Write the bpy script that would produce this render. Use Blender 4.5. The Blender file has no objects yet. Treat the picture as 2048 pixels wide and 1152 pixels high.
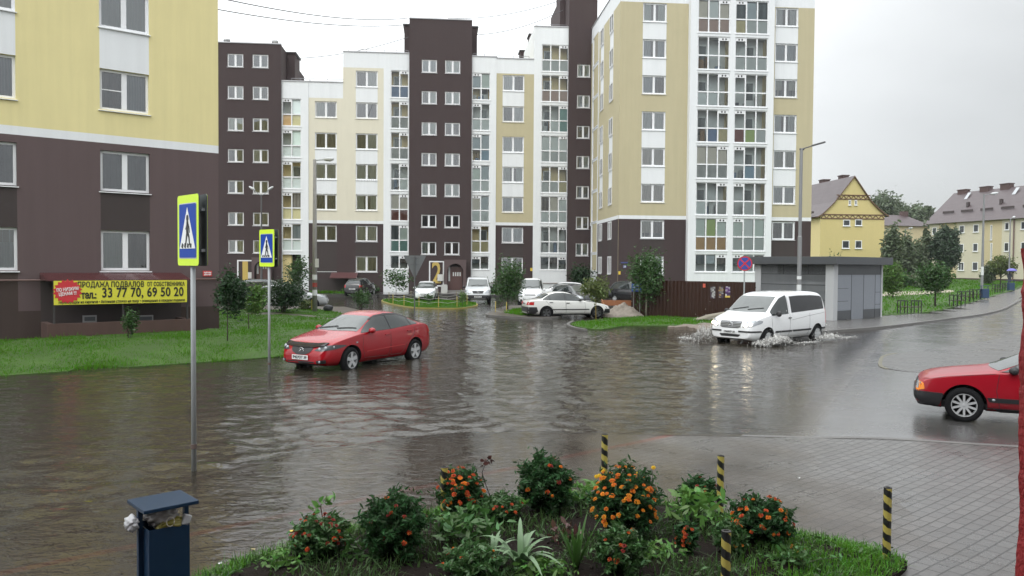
import bpy, bmesh, math, random
import numpy as np
from mathutils import Vector, Matrix, Quaternion
from mathutils.bvhtree import BVHTree

S = bpy.context.scene
COL = S.collection
rnd = random.Random(7)
nrng = np.random.default_rng(11)
R = math.radians

# ------------------------------------------------------------------ camera
FPX, CH = 1577.0, 2.75
PITCH, ROLL = R(-1.67), .007
_cp, _sp, _cr, _sr = math.cos(PITCH), math.sin(PITCH), math.cos(ROLL), math.sin(ROLL)
FWD = Vector((0, _cp, _sp)); _u0 = Vector((0, -_sp, _cp)); _r0 = Vector((1, 0, 0))
RT = _r0 * _cr + _u0 * _sr
UP = _u0 * _cr - _r0 * _sr
EYE = Vector((0, 0, CH))
cam = bpy.data.cameras.new('camera'); cam.sensor_width = 36; cam.lens = 36 * FPX / 2048
cam.clip_end = 2000; cam.clip_start = .05
camo = bpy.data.objects.new('camera', cam); COL.objects.link(camo)
camo.matrix_world = Matrix(((RT.x, UP.x, -FWD.x, 0), (RT.y, UP.y, -FWD.y, 0), (RT.z, UP.z, -FWD.z, CH), (0, 0, 0, 1)))
S.camera = camo

def ray(px, py):
    return FWD + RT * ((px - 1024) / FPX) + UP * ((576 - py) / FPX)
def G(px, py, z=0.):
    d = ray(px, py); t = (z - CH) / d.z
    return Vector((d.x * t, d.y * t, z))
def AT(px, py, Y):
    d = ray(px, py); t = Y / d.y
    return EYE + d * t
def rise(Y):                       # the ground climbs gently towards the far houses
    return max(0., Y - 45) * .0125
def GT(px, py, z=0.1):
    zz = z
    for _ in range(12):
        p = G(px, py, zz); zz = z + rise(p.y)
    return Vector((p.x, p.y, zz))

# ------------------------------------------------------------------ materials
def nodes(name):
    m = bpy.data.materials.new(name); m.use_nodes = True
    nt = m.node_tree; nt.nodes.clear()
    out = nt.nodes.new('ShaderNodeOutputMaterial')
    def N(t, **k):
        n = nt.nodes.new(t)
        for a, b in k.items():
            if a.startswith('i_'):
                key = a[2:]
                key = int(key) if key.isdigit() else key.replace('_', ' ')
                n.inputs[key].default_value = b
            else: setattr(n, a, b)
        return n
    return m, nt, out, N, nt.links.new
def rgba(c): return (c[0], c[1], c[2], 1)
def srgb(r, g, b):
    return tuple(((c / 255) / 12.92 if c / 255 < .04045 else ((c / 255 + .055) / 1.055) ** 2.4) for c in (r, g, b))
MATS = {}
def mat(name, col, rough=.6, metal=0., var=.0, vscale=3., bump=0., bscale=60., spec=.5, coat=0., island=0., coord='Object', streak=0., trans=0.):
    if name in MATS: return MATS[name]
    m, nt, out, N, L = nodes(name)
    p = N('ShaderNodeBsdfPrincipled')
    p.inputs['Roughness'].default_value = rough; p.inputs['Metallic'].default_value = metal
    p.inputs['Specular IOR Level'].default_value = spec
    p.inputs['Coat Weight'].default_value = coat; p.inputs['Coat Roughness'].default_value = .04
    p.inputs['Base Color'].default_value = rgba(col)
    L(p.outputs[0], out.inputs[0])
    tc = N('ShaderNodeTexCoord')
    src = None
    if var or streak or island:
        mx = N('ShaderNodeHueSaturation'); mx.inputs['Color'].default_value = rgba(col)
        src = N('ShaderNodeMath', operation='ADD', i_1=0.); src.inputs[0].default_value = 1.
        last = None
        def addv(sock, amt):
            nonlocal last
            a = N('ShaderNodeMath', operation='SUBTRACT', i_1=.5); L(sock, a.inputs[0])
            b = N('ShaderNodeMath', operation='MULTIPLY', i_1=amt * 2); L(a.outputs[0], b.inputs[0])
            c = N('ShaderNodeMath', operation='ADD', i_1=1. if last is None else 0.)
            L(b.outputs[0], c.inputs[0])
            if last is not None: L(last, c.inputs[1])
            last = c.outputs[0]
        if var:
            n = N('ShaderNodeTexNoise', i_Scale=vscale, i_Detail=6., i_Roughness=.65); L(tc.outputs[coord], n.inputs['Vector'])
            addv(n.outputs[0], var)
        if streak:
            mp = N('ShaderNodeMapping'); mp.inputs['Scale'].default_value = (2.2, 2.2, .12)
            L(tc.outputs[coord], mp.inputs['Vector'])
            n = N('ShaderNodeTexNoise', i_Scale=1.6, i_Detail=5., i_Roughness=.6); L(mp.outputs[0], n.inputs['Vector'])
            addv(n.outputs[0], streak)
        if island:
            g = N('ShaderNodeNewGeometry'); addv(g.outputs['Random Per Island'], island)
            h = N('ShaderNodeMath', operation='MULTIPLY_ADD', i_1=.05, i_2=.475); L(g.outputs['Random Per Island'], h.inputs[0]); L(h.outputs[0], mx.inputs['Hue'])
        L(last, mx.inputs['Value']); L(mx.outputs[0], p.inputs['Base Color'])
    if bump:
        n = N('ShaderNodeTexNoise', i_Scale=bscale, i_Detail=4.); L(tc.outputs[coord], n.inputs['Vector'])
        b = N('ShaderNodeBump', i_Strength=bump, i_Distance=.01); L(n.outputs[0], b.inputs['Height']); L(b.outputs[0], p.inputs['Normal'])
    if trans:
        t = N('ShaderNodeBsdfTranslucent'); t.inputs[0].default_value = rgba(tuple(min(1, c * 1.3) for c in col))
        ms = N('ShaderNodeMixShader', i_0=trans); L(p.outputs[0], ms.inputs[1]); L(t.outputs[0], ms.inputs[2]); L(ms.outputs[0], out.inputs[0])
    MATS[name] = m
    return m

def emit_mat(name, col, strength):
    if name in MATS: return MATS[name]
    m, nt, out, N, L = nodes(name)
    e = N('ShaderNodeEmission', i_Strength=strength); e.inputs[0].default_value = rgba(col)
    L(e.outputs[0], out.inputs[0]); MATS[name] = m
    return m

def glass_mat(name, tint=.95, ior=2.3, rough=.01, wob=.05):
    if name in MATS: return MATS[name]
    m, nt, out, N, L = nodes(name)
    t = N('ShaderNodeBsdfTransparent'); t.inputs[0].default_value = (tint * .95, tint, tint * .98, 1)
    g = N('ShaderNodeBsdfGlossy', i_Roughness=rough); g.inputs[0].default_value = (.95, .97, 1, 1)
    tc = N('ShaderNodeTexCoord')
    n = N('ShaderNodeTexNoise', i_Scale=1.3, i_Detail=1.); L(tc.outputs['Object'], n.inputs['Vector'])
    b = N('ShaderNodeBump', i_Strength=wob, i_Distance=.05); L(n.outputs[0], b.inputs['Height'])
    f = N('ShaderNodeFresnel', i_IOR=ior); L(b.outputs[0], f.inputs['Normal']); L(b.outputs[0], g.inputs['Normal'])
    ms = N('ShaderNodeMixShader'); L(f.outputs[0], ms.inputs[0]); L(t.outputs[0], ms.inputs[1]); L(g.outputs[0], ms.inputs[2])
    L(ms.outputs[0], out.inputs[0]); MATS[name] = m
    return m

def curtain_mat(name, a, b, scale=14., lace=0.):
    if name in MATS: return MATS[name]
    m, nt, out, N, L = nodes(name)
    p = N('ShaderNodeBsdfPrincipled', i_Roughness=.9)
    tc = N('ShaderNodeTexCoord'); oi = N('ShaderNodeObjectInfo')
    ad = N('ShaderNodeVectorMath', operation='ADD'); L(tc.outputs['Object'], ad.inputs[0]); L(oi.outputs['Random'], ad.inputs[1])
    w = N('ShaderNodeTexWave', i_Scale=scale / 6.28, i_Distortion=2.5, i_Detail=2.); w.inputs['Detail Scale'].default_value = .6
    L(ad.outputs[0], w.inputs['Vector'])
    n = N('ShaderNodeTexNoise', i_Scale=2.2, i_Detail=3.); L(ad.outputs[0], n.inputs['Vector'])
    mu = N('ShaderNodeMath', operation='MULTIPLY'); L(w.outputs[1], mu.inputs[0]); L(n.outputs[0], mu.inputs[1])
    mx = N('ShaderNodeMix', data_type='RGBA'); L(mu.outputs[0], mx.inputs[0])
    mx.inputs[6].default_value = rgba(a); mx.inputs[7].default_value = rgba(b)
    L(mx.outputs[2], p.inputs['Base Color']); L(p.outputs[0], out.inputs[0]); MATS[name] = m
    return m

# ------------------------------------------------------------------ objects
def tag(o, label=None, cat=None, group=None, kind=None):
    if label: o['label'] = label
    if cat: o['category'] = cat
    if group: o['group'] = group
    if kind: o['kind'] = kind
    return o
def empty(name, loc=(0, 0, 0), rz=0., parent=None):
    o = bpy.data.objects.new(name, None); COL.objects.link(o)
    o.empty_display_size = .2
    o.location = loc; o.rotation_euler = (0, 0, rz)
    if parent: o.parent = parent
    return o
def thing(name, label, cat, loc=(0, 0, 0), rz=0., group=None):
    return tag(empty(name, loc, rz), label, cat, group)
def obj(name, me, parent=None, loc=(0, 0, 0), rz=0.):
    o = bpy.data.objects.new(name, me); COL.objects.link(o)
    o.location = loc; o.rotation_euler = (0, 0, rz)
    if parent: o.parent = parent
    return o
def kids(o): return [c for c in COL.objects if c.parent == o]
def copy_tree(o, parent=None):
    c = o.copy(); COL.objects.link(c); c.parent = parent
    for ch in list(o.children): copy_tree(ch, c)
    return c

class MB:
    def __init__(s): s.v = []; s.f = []; s.m = []; s.M = None
    def add(s, vs, fs, mi=0):
        o = len(s.v)
        if s.M is not None: vs = [tuple(s.M @ Vector(v)) for v in vs]
        s.v += [tuple(v) for v in vs]; s.f += [tuple(i + o for i in f) for f in fs]; s.m += [mi] * len(fs)
        return s
    def box(s, x0, x1, y0, y1, z0, z1, mi=0):
        v = [(x, y, z) for z in (z0, z1) for y in (y0, y1) for x in (x0, x1)]
        return s.add(v, [(0, 2, 3, 1), (4, 5, 7, 6), (0, 1, 5, 4), (2, 6, 7, 3), (0, 4, 6, 2), (1, 3, 7, 5)], mi)
    def quad(s, a, b, c, d, mi=0): return s.add([a, b, c, d], [(0, 1, 2, 3)], mi)
    def tube(s, pts, r, n=8, mi=0, cap=True):
        pts = [Vector(p) for p in pts]; rs = r if isinstance(r, (list, tuple)) else [r] * len(pts)
        vs = []; fs = []
        for i, p in enumerate(pts):
            t = (pts[min(i + 1, len(pts) - 1)] - pts[max(i - 1, 0)]).normalized()
            a = Vector((0, 0, 1)) if abs(t.z) < .9 else Vector((1, 0, 0))
            u = t.cross(a).normalized(); w = t.cross(u)
            for k in range(n):
                q = 2 * math.pi * k / n
                vs.append(p + (u * math.cos(q) + w * math.sin(q)) * rs[i])
        for i in range(len(pts) - 1):
            for k in range(n):
                fs.append((i * n + k, i * n + (k + 1) % n, (i + 1) * n + (k + 1) % n, (i + 1) * n + k))
        if cap:
            fs.append(tuple(range(n))); fs.append(tuple((len(pts) - 1) * n + k for k in range(n))[::-1])
        return s.add(vs, fs, mi)
    def lathe(s, prof, n=24, mi=0, axis='z', c=(0, 0, 0), cap=True):
        vs = []; fs = []
        for r, h in prof:
            for k in range(n):
                q = 2 * math.pi * k / n; a, b = r * math.cos(q), r * math.sin(q)
                vs.append((c[0] + a, c[1] + b, c[2] + h) if axis == 'z' else (c[0] + a, c[1] + h, c[2] + b) if axis == 'y' else (c[0] + h, c[1] + a, c[2] + b))
        for i in range(len(prof) - 1):
            for k in range(n):
                fs.append((i * n + k, i * n + (k + 1) % n, (i + 1) * n + (k + 1) % n, (i + 1) * n + k))
        if cap and prof[0][0] > 1e-4: fs.append(tuple(range(n))[::-1])
        if cap and prof[-1][0] > 1e-4: fs.append(tuple((len(prof) - 1) * n + k for k in range(n)))
        return s.add(vs, fs, mi)
    def prism(s, poly, z0, z1, mi=0):
        n = len(poly)
        vs = [(p[0], p[1], z0) for p in poly] + [(p[0], p[1], z1) for p in poly]
        fs = [tuple(range(n))[::-1], tuple(range(n, 2 * n))] + [(i, (i + 1) % n, n + (i + 1) % n, n + i) for i in range(n)]
        return s.add(vs, fs, mi)
    def sphere(s, c, r, n=10, m=6, mi=0, sc=(1, 1, 1)):
        prof = [(max(1e-5, math.sin(math.pi * i / m)), -math.cos(math.pi * i / m)) for i in range(m + 1)]
        vs = []; fs = []
        for rr, h in prof:
            for k in range(n):
                q = 2 * math.pi * k / n
                vs.append((c[0] + r * rr * math.cos(q) * sc[0], c[1] + r * rr * math.sin(q) * sc[1], c[2] + r * h * sc[2]))
        for i in range(m):
            for k in range(n):
                fs.append((i * n + k, i * n + (k + 1) % n, (i + 1) * n + (k + 1) % n, (i + 1) * n + k))
        return s.add(vs, fs, mi)
    def mesh(s, name, mats, smooth=False, fixn=True):
        me = bpy.data.meshes.new(name); me.from_pydata(s.v, [], s.f)
        for m in (mats if isinstance(mats, (list, tuple)) else [mats]): me.materials.append(m)
        me.polygons.foreach_set('material_index', s.m)
        if fixn:
            b = bmesh.new(); b.from_mesh(me); bmesh.ops.recalc_face_normals(b, faces=b.faces); b.to_mesh(me); b.free()
        if smooth: me.polygons.foreach_set('use_smooth', [True] * len(me.polygons))
        me.update(); return me
    def build(s, name, mats, parent=None, loc=(0, 0, 0), rz=0., smooth=False, bevel=0., fixn=True):
        o = obj(name, s.mesh(name, mats, smooth, fixn), parent, loc, rz)
        if bevel:
            b = o.modifiers.new('edge', 'BEVEL'); b.width = bevel; b.segments = 2; b.limit_method = 'ANGLE'
        return o

def smooth_by_angle(me, ang=40):
    b = bmesh.new(); b.from_mesh(me)
    for e in b.edges:
        e.smooth = len(e.link_faces) == 2 and e.calc_face_angle(9) < R(ang)
    for f in b.faces: f.smooth = True
    b.to_mesh(me); b.free()

def poly_grid(poly, step):
    b = bmesh.new()
    b.faces.new([b.verts.new((p[0], p[1], 0)) for p in poly])
    bmesh.ops.triangulate(b, faces=b.faces[:], ngon_method='EAR_CLIP')
    us = [p[0] for p in poly]; vs = [p[1] for p in poly]
    for ax, lo, hi in ((0, min(us), max(us)), (1, min(vs), max(vs))):
        n = max(1, int((hi - lo) / step))
        for i in range(1, n):
            c = lo + (hi - lo) * i / n
            co = [0, 0, 0]; no = [0, 0, 0]; co[ax] = c; no[ax] = 1
            bmesh.ops.bisect_plane(b, geom=b.verts[:] + b.edges[:] + b.faces[:], plane_co=co, plane_no=no)
    bad = [f for f in b.faces if not pip(poly, np.array([f.calc_center_median().x]), np.array([f.calc_center_median().y]))[0]]
    if bad: bmesh.ops.delete(b, geom=bad, context='FACES')
    bmesh.ops.recalc_face_normals(b, faces=b.faces)
    for f in b.faces:
        if f.normal.z < 0: f.normal_flip()
    b.verts.index_update()
    V = [(v.co.x, v.co.y) for v in b.verts]; F = [tuple(v.index for v in f.verts) for f in b.faces]
    E = [(e.verts[0].index, e.verts[1].index) for e in b.edges if len(e.link_faces) == 1]
    b.free()
    return V, F, E

def smooth_poly(pts, n=4, closed=True):
    out = []; N = len(pts)
    for i in range(N if closed else N - 1):
        p0, p1, p2, p3 = (pts[(i + k) % N] if closed else pts[min(max(i + k, 0), N - 1)] for k in (-1, 0, 1, 2))
        for j in range(n):
            t = j / n
            out.append(tuple(.5 * (2 * b + (c - a) * t + (2 * a - 5 * b + 4 * c - d) * t * t + (3 * b - a - 3 * c + d) * t ** 3) for a, b, c, d in zip(p0, p1, p2, p3)))
    if not closed: out.append(tuple(pts[-1]))
    return out
def round_poly(pts, r, n=4):
    out = []; N = len(pts)
    for i in range(N):
        p = Vector(pts[i]).to_2d(); a = Vector(pts[i - 1]).to_2d() - p; b = Vector(pts[(i + 1) % N]).to_2d() - p
        ra = min(r, a.length * .45); rb = min(r, b.length * .45)
        A = p + a.normalized() * ra; B = p + b.normalized() * rb
        for k in range(n + 1):
            t = k / n
            q = A * (1 - t) ** 2 + p * 2 * t * (1 - t) + B * t * t
            out.append((q.x, q.y))
    return out

def sheet(name, poly, zf, m, step=1.5, skirt=.4, parent=None, kind='structure', smooth=False):
    """a piece of ground: top follows zf(x,y), edges go down by skirt"""
    V, F, E = poly_grid(poly, step)
    vs = [(x, y, zf(x, y)) for x, y in V]; fs = list(F); n = len(vs)
    idx = {}
    for a, b in E:
        for i in (a, b):
            if i not in idx: idx[i] = len(vs); vs.append((vs[i][0], vs[i][1], vs[i][2] - skirt))
        fs.append((a, b, idx[b], idx[a]))
    mb = MB(); mb.add(vs, fs)
    o = mb.build(name, m, parent)
    if kind: o['kind'] = kind
    return o

_txt = {}
def text_mesh(body, size, bold=0., ext=.004, shear=0., name='lettering', align='CENTER', space=1.):
    c = bpy.data.curves.new(name, 'FONT'); c.body = body; c.size = size; c.offset = bold; c.extrude = ext
    c.align_x = align; c.align_y = 'CENTER'; c.shear = shear; c.space_character = space; c.resolution_u = 3
    o = bpy.data.objects.new('tmp', c); COL.objects.link(o)
    dg = bpy.context.evaluated_depsgraph_get(); dg.update()
    me = bpy.data.meshes.new_from_object(o.evaluated_get(dg))
    bpy.data.objects.remove(o); bpy.data.curves.remove(c)
    me.name = name
    return me
def text(body, size, m, parent, M, width=None, **k):
    """M maps text plane (x right, y up, z out) into the parent's space"""
    me = text_mesh(body, size, **k)
    xs = [v.co.x for v in me.vertices]
    if width and xs:
        s = width / (max(xs) - min(xs)); me.transform(Matrix.Diagonal((s, 1, 1, 1)))
    me.transform(M); me.materials.clear(); me.materials.append(m)
    return obj(k.get('name', 'lettering'), me, parent)
def plane_M(origin, xdir, ydir):
    x = Vector(xdir).normalized(); y = Vector(ydir).normalized(); z = x.cross(y); o = Vector(origin)
    return Matrix(((x.x, y.x, z.x, o.x), (x.y, y.y, z.y, o.y), (x.z, y.z, z.z, o.z), (0, 0, 0, 1)))
# ------------------------------------------------------------------ facades
class Fac:
    """a vertical plane through a measured point; s runs left to right seen from outside"""
    def __init__(s, px, py, D, ang):
        p = AT(px, py, D); s.o = Vector((p.x, p.y, 0)); s.a = ang
        s.e = Vector((math.cos(ang), math.sin(ang), 0)); s.inn = Vector((-math.sin(ang), math.cos(ang), 0))
    def hit(s, px, py, d=0.):
        r = ray(px, py); o = s.o + s.inn * d
        t = (o - EYE).dot(s.inn) / r.dot(s.inn)
        P = EYE + r * t
        return (P - s.o).dot(s.e), P.z
    def s_(s, px, py, d=0.): return s.hit(px, py, d)[0]
    def z_(s, px, py, d=0.): return s.hit(px, py, d)[1]
    def P(s, u, d, z): return s.o + s.e * u + s.inn * d + Vector((0, 0, z))

white_pvc = mat('white_pvc', (.78, .79, .80), .35, var=.04, vscale=2)
glass = glass_mat('window_glass')
lglass = glass_mat('loggia_glass', .97, 1.5)
C_SHEER = curtain_mat('sheer_curtain', (.84, .87, .88), (.96, .97, .97), 22)
C_GREEN = curtain_mat('greenish_curtain', (.74, .82, .78), (.90, .94, .90), 24)
C_BEIGE = curtain_mat('beige_curtain', (.74, .66, .57), (.90, .84, .76), 22)
C_DARK = curtain_mat('dark_room', (.10, .115, .125), (.22, .24, .26), 4)  # dark_room and brown_room paint in the darkness of unlit rooms
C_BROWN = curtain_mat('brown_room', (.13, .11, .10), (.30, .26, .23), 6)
C_BLIND = curtain_mat('roller_blind', (.62, .62, .54), (.66, .66, .58), 3)
C_YEL = curtain_mat('yellow_blind', (.60, .52, .22), (.66, .58, .28), 3)
C_BLUE = curtain_mat('blue_curtain', (.50, .56, .62), (.72, .76, .80), 22)
CUR = [C_SHEER] * 7 + [C_GREEN] * 3 + [C_BEIGE] * 2 + [C_DARK] * 2 + [C_BROWN] * 2 + [C_BLUE] * 2

_wm = {}
def window(parent, fac, s0, s1, z0, z1, d=0., cur=None, root=None, bar=None, mul=.5, dep=.10, lamp=False, half=None, open_pane=False):
    w, h = round(s1 - s0, 2), round(z1 - z0, 2)
    k = (w, h, bar, mul)
    if k not in _wm:
        t = .105 if w > 1.65 else .088
        f = MB()
        f.box(0, t, 0, .07, 0, h); f.box(w - t, w, 0, .07, 0, h); f.box(t, w - t, 0, .07, 0, t); f.box(t, w - t, 0, .07, h - t, h)
        if mul: f.box(w * mul - .085, w * mul + .085, -.004, .066, t, h - t)
        if bar: f.box(t, w * mul - .085, .005, .05, h * bar - .018, h * bar + .018)
        g = MB(); g.quad((t, .035, t), (w - t, .035, t), (w - t, .035, h - t), (t, .035, h - t))
        c = MB()
        N = 24
        for i in range(N):
            x0, x1 = w * i / N, w * (i + 1) / N
            y0, y1 = .13 + .02 * math.sin(i * 2.3), .13 + .02 * math.sin((i + 1) * 2.3)
            c.quad((x0, y0, 0), (x1, y1, 0), (x1, y1, h), (x0, y0, h))
        sl = MB(); sl.add([(-.05, -dep - .06, -.035), (w + .05, -dep - .06, -.035), (w + .05, .0, -.012), (-.05, .0, -.012),
                           (-.05, -dep - .06, -.06), (w + .05, -dep - .06, -.06), (w + .05, 0, -.06), (-.05, 0, -.06)],
                          [(0, 1, 2, 3), (4, 7, 6, 5), (0, 4, 5, 1), (1, 5, 6, 2), (2, 6, 7, 3), (3, 7, 4, 0)])
        _wm[k] = (f.mesh('window', white_pvc), g.mesh('pane', glass), c, sl.mesh('sill', white_pvc), {})
    fm, gm, cb, sm, cache = _wm[k]
    p = fac.P(s0, d + dep, z0) - root
    o = obj('window', fm, parent, p, fac.a)
    obj('pane', gm, o)
    cur = cur or rnd.choice(CUR)
    mode = rnd.choice((0, 0, 0, 1, 2, 3)) if cur not in (C_DARK, C_BROWN) else 0
    ck = (cur.name, mode)
    if ck not in cache:
        nq = len(cb.f); cb.m = [1 if (mode == 1 and i > nq * .55) or (mode == 2 and i < nq * .45) or (mode == 3 and nq * .36 < i < nq * .66) else 0 for i in range(nq)]
        cache[ck] = cb.mesh('curtain_and_dark_room', [cur, C_BROWN]); cb.m = [0] * nq
    obj('curtain_and_dark_room', cache[ck], o)
    obj('sill', sm, o)
    if half:
        hm = MB(); hm.box(.08, w - .08, .12, .14, h * half[0], h * half[1]); hm.build('blind_and_dark_gap', half[2], o)  # blind; the dark ones paint in the unlit room below it
    if lamp:
        l = MB(); l.sphere((w * .66, .17, h * .68), .055, 10, 6); l.sphere((w * .78, .17, h * .66), .05, 10, 6)
        l.build('ceiling_lamp', emit_mat('warm_lamp', (1., .72, .32), 4.), o, smooth=True)
    return o

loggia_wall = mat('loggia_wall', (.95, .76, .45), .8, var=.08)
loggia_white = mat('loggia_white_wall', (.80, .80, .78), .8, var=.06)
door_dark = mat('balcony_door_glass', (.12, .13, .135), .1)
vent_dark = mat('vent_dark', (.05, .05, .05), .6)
P_CLR = None
def pmat(n, c, **k): return mat('loggia_' + n, c, .6, **k)
LOW = {
    'blue': mat('loggia_blue_cloth', (.22, .29, .46), .8, var=.2, vscale=4),
    'yellow': mat('loggia_yellow_board', (.66, .56, .32), .7, var=.15),
    'orange': mat('loggia_orange_board', (.62, .36, .16), .6, var=.1),
    'white': mat('loggia_white_board', (.78, .82, .83), .5, var=.05),
    'sky': mat('loggia_sky_cloth', (.32, .45, .58), .8, var=.1),
    'red': curtain_mat('loggia_red_pattern', (.20, .05, .045), (.50, .33, .26), 40),
    'pink': curtain_mat('loggia_pink_cloth', (.55, .36, .31), (.66, .52, .47), 20),
    'lace': curtain_mat('loggia_lace', (.62, .64, .64), (.84, .85, .85), 44),
    'teal': curtain_mat('loggia_teal_cloth', (.22, .40, .38), (.42, .58, .55), 20),
    'bars': curtain_mat('loggia_rail', (.35, .35, .35), (.80, .80, .78), 60),
    'lime': mat('loggia_lime_cloth', (.50, .62, .24), .8),
}
_lm = {}
def loggia(parent, fac, s0, s1, z0, z1, cols, d=0., root=None, low=None, vent=-1, short=False, wallm=None, up=None, full=None):
    """glazed balcony: frame grid, panes, the room behind with its door, and what fills the lower panes"""
    w, h = round(s1 - s0, 2), round(z1 - z0, 2)
    wallm = wallm or rnd.choice([loggia_wall, loggia_wall, loggia_wall, loggia_white])
    k = (w, h, cols, vent, short)
    if k not in _lm:
        f = MB(); t = .07
        mid = h * .43
        vh = .22
        f.box(0, t, 0, .07, 0, h); f.box(w - t, w, 0, .07, 0, h); f.box(t, w - t, 0, .07, 0, t); f.box(t, w - t, 0, .07, h - t, h)
        for i in range(1, cols): f.box(w * i / cols - .05, w * i / cols + .05, -.003, .067, t, h - t)
        if not short: f.box(t, w - t, -.006, .06, mid - .05, mid + .05)
        vc = vent % cols
        x0, x1 = w * vc / cols, w * (vc + 1) / cols
        f.box(x0 + .05, x1 - .05, -.002, .058, h - t - vh, h - t)
        cx = (x0 + x1) / 2
        for q in (-.12, .12): f.box(cx + q - .055, cx + q + .055, -.02, .0, h - t - vh + .06, h - t - .04, 1)
        f.box(-.06, w + .06, -.10, 0, -.07, -.005)
        g = MB(); g.quad((t, .035, t), (w - t, .035, t), (w - t, .035, h - t), (t, .035, h - t))
        r = MB(); D = .95
        r.quad((0, .075, 0), (0, D, 0), (0, D, h), (0, .075, h)); r.quad((w, .075, 0), (w, D, 0), (w, D, h), (w, .075, h))
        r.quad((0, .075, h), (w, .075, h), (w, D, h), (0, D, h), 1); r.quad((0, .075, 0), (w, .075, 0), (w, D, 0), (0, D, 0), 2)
        r.quad((0, D, 0), (w, D, 0), (w, D, h), (0, D, h))
        # balcony door and window in the back wall
        bx = w * (.12 if vent else .45)
        r.box(bx, bx + .75, D - .05, D - .01, .05, 2.1 if h > 2.2 else h - .1, 3); r.box(bx + .10, bx + .65, D - .07, D - .052, .7, 2.0 if h > 2.2 else h - .2, 4)
        _lm[k] = (f.mesh('loggia', [white_pvc, vent_dark]), g.mesh('pane', lglass), r, {})
    fm, gm, rb, cache = _lm[k]
    o = obj('loggia', fm, parent, fac.P(s0, d + .06, z0) - root, fac.a)
    obj('pane', gm, o)
    if wallm.name not in cache:
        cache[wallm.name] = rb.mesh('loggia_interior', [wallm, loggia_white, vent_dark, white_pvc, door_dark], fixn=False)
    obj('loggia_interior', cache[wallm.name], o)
    mid = h * .43
    if low is not None and not short:
        if isinstance(low, str): low = [low] * cols
        for i, c in enumerate(low):
            if c:
                a, b = w * i / cols + .05, w * (i + 1) / cols - .05
                m = MB(); m.box(a, b, .09, .12, .07, mid - .03); m.build('lower_panel', LOW[c], o)
    if up is not None:
        for i, c in enumerate(up):
            if c:
                a, b = w * i / cols + .04, w * (i + 1) / cols - .04
                m = MB(); m.box(a, b, .14, .16, mid + .03, h - .1)
                m.build('curtain_and_dark_room', c, o)
    if not short:
        # odds and ends stored on the balcony
        m = MB(); q = random.Random(int(s0 * 77 + z0 * 131))
        for i in range(q.randint(2, 5)):
            a = q.uniform(.1, w - .5); b = q.uniform(.15, .4); c = q.uniform(.3, 1.1); y = q.uniform(.2, .65)
            m.box(a, a + b, y, y + .2, .02, c, q.randint(0, 3))
        m.build('stored_goods', [mat('goods_wood', (.25, .15, .08), .7), mat('goods_white', (.6, .6, .6), .6), mat('goods_dark', (.07, .07, .09), .6), mat('goods_blue', (.2, .27, .4), .6)], o)
    return o

def wall(parent, fac, s0, s1, z0, z1, regions, opens, mats, root, d=0., depth=12., name='wall', ends=(0, 0), cap=None, reveal=None):
    """front grid with openings and reveals + the hull behind it, in facade coordinates"""
    ss = {s0, s1}; zs = {z0, z1}
    for a, b, c, e, _ in regions: ss |= {a, b}; zs |= {c, e}
    for a, b, c, e in opens: ss |= {a, b}; zs |= {c, e}
    ss = sorted(x for x in ss if s0 - 1e-6 <= x <= s1 + 1e-6); zs = sorted(x for x in zs if z0 - 1e-6 <= x <= z1 + 1e-6)
    def dedupe(l):
        o = [l[0]]
        for x in l[1:]:
            if x - o[-1] > 1e-4: o.append(x)
        return o
    ss, zs = dedupe(ss), dedupe(zs)
    mb = MB()
    for i in range(len(ss) - 1):
        for j in range(len(zs) - 1):
            cs, cz = (ss[i] + ss[i + 1]) / 2, (zs[j] + zs[j + 1]) / 2
            if any(a < cs < b and c < cz < e for a, b, c, e in opens): continue
            mi = 0
            for a, b, c, e, q in regions:
                if a < cs < b and c < cz < e: mi = q
            mb.quad((ss[i], 0, zs[j]), (ss[i + 1], 0, zs[j]), (ss[i + 1], 0, zs[j + 1]), (ss[i], 0, zs[j + 1]), mi)
    for a, b, c, e in opens:
        r = .3
        mi = 0
        for q in regions:
            if q[0] < (a + b) / 2 < q[1] and q[2] < c - .05 < q[3]: mi = q[4]
        if (b - a) > 1.25 and reveal is not None: mi = reveal
        mb.quad((a, 0, c), (a, r, c), (a, r, e), (a, 0, e), mi); mb.quad((b, 0, c), (b, 0, e), (b, r, e), (b, r, c), mi)
        mb.quad((a, 0, c), (b, 0, c), (b, r, c), (a, r, c), mi); mb.quad((a, 0, e), (a, r, e), (b, r, e), (b, 0, e), mi)
    mb.quad((s0, 0, z0), (s0, depth, z0), (s0, depth, z1), (s0, 0, z1), ends[0]); mb.quad((s1, 0, z0), (s1, 0, z1), (s1, depth, z1), (s1, depth, z0), ends[1])
    mb.quad((s0, depth, z0), (s1, depth, z0), (s1, depth, z1), (s0, depth, z1), ends[0])
    mb.quad((s0, 0, z1), (s1, 0, z1), (s1, depth, z1), (s0, depth, z1), ends[0])
    if cap is not None: mb.box(s0 - .02, s1 + .02, -.06, .35, z1 + .003, z1 + .09, cap)
    return mb.build(name, mats, parent, fac.P(0, d, 0) - root, fac.a, fixn=False)

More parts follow.
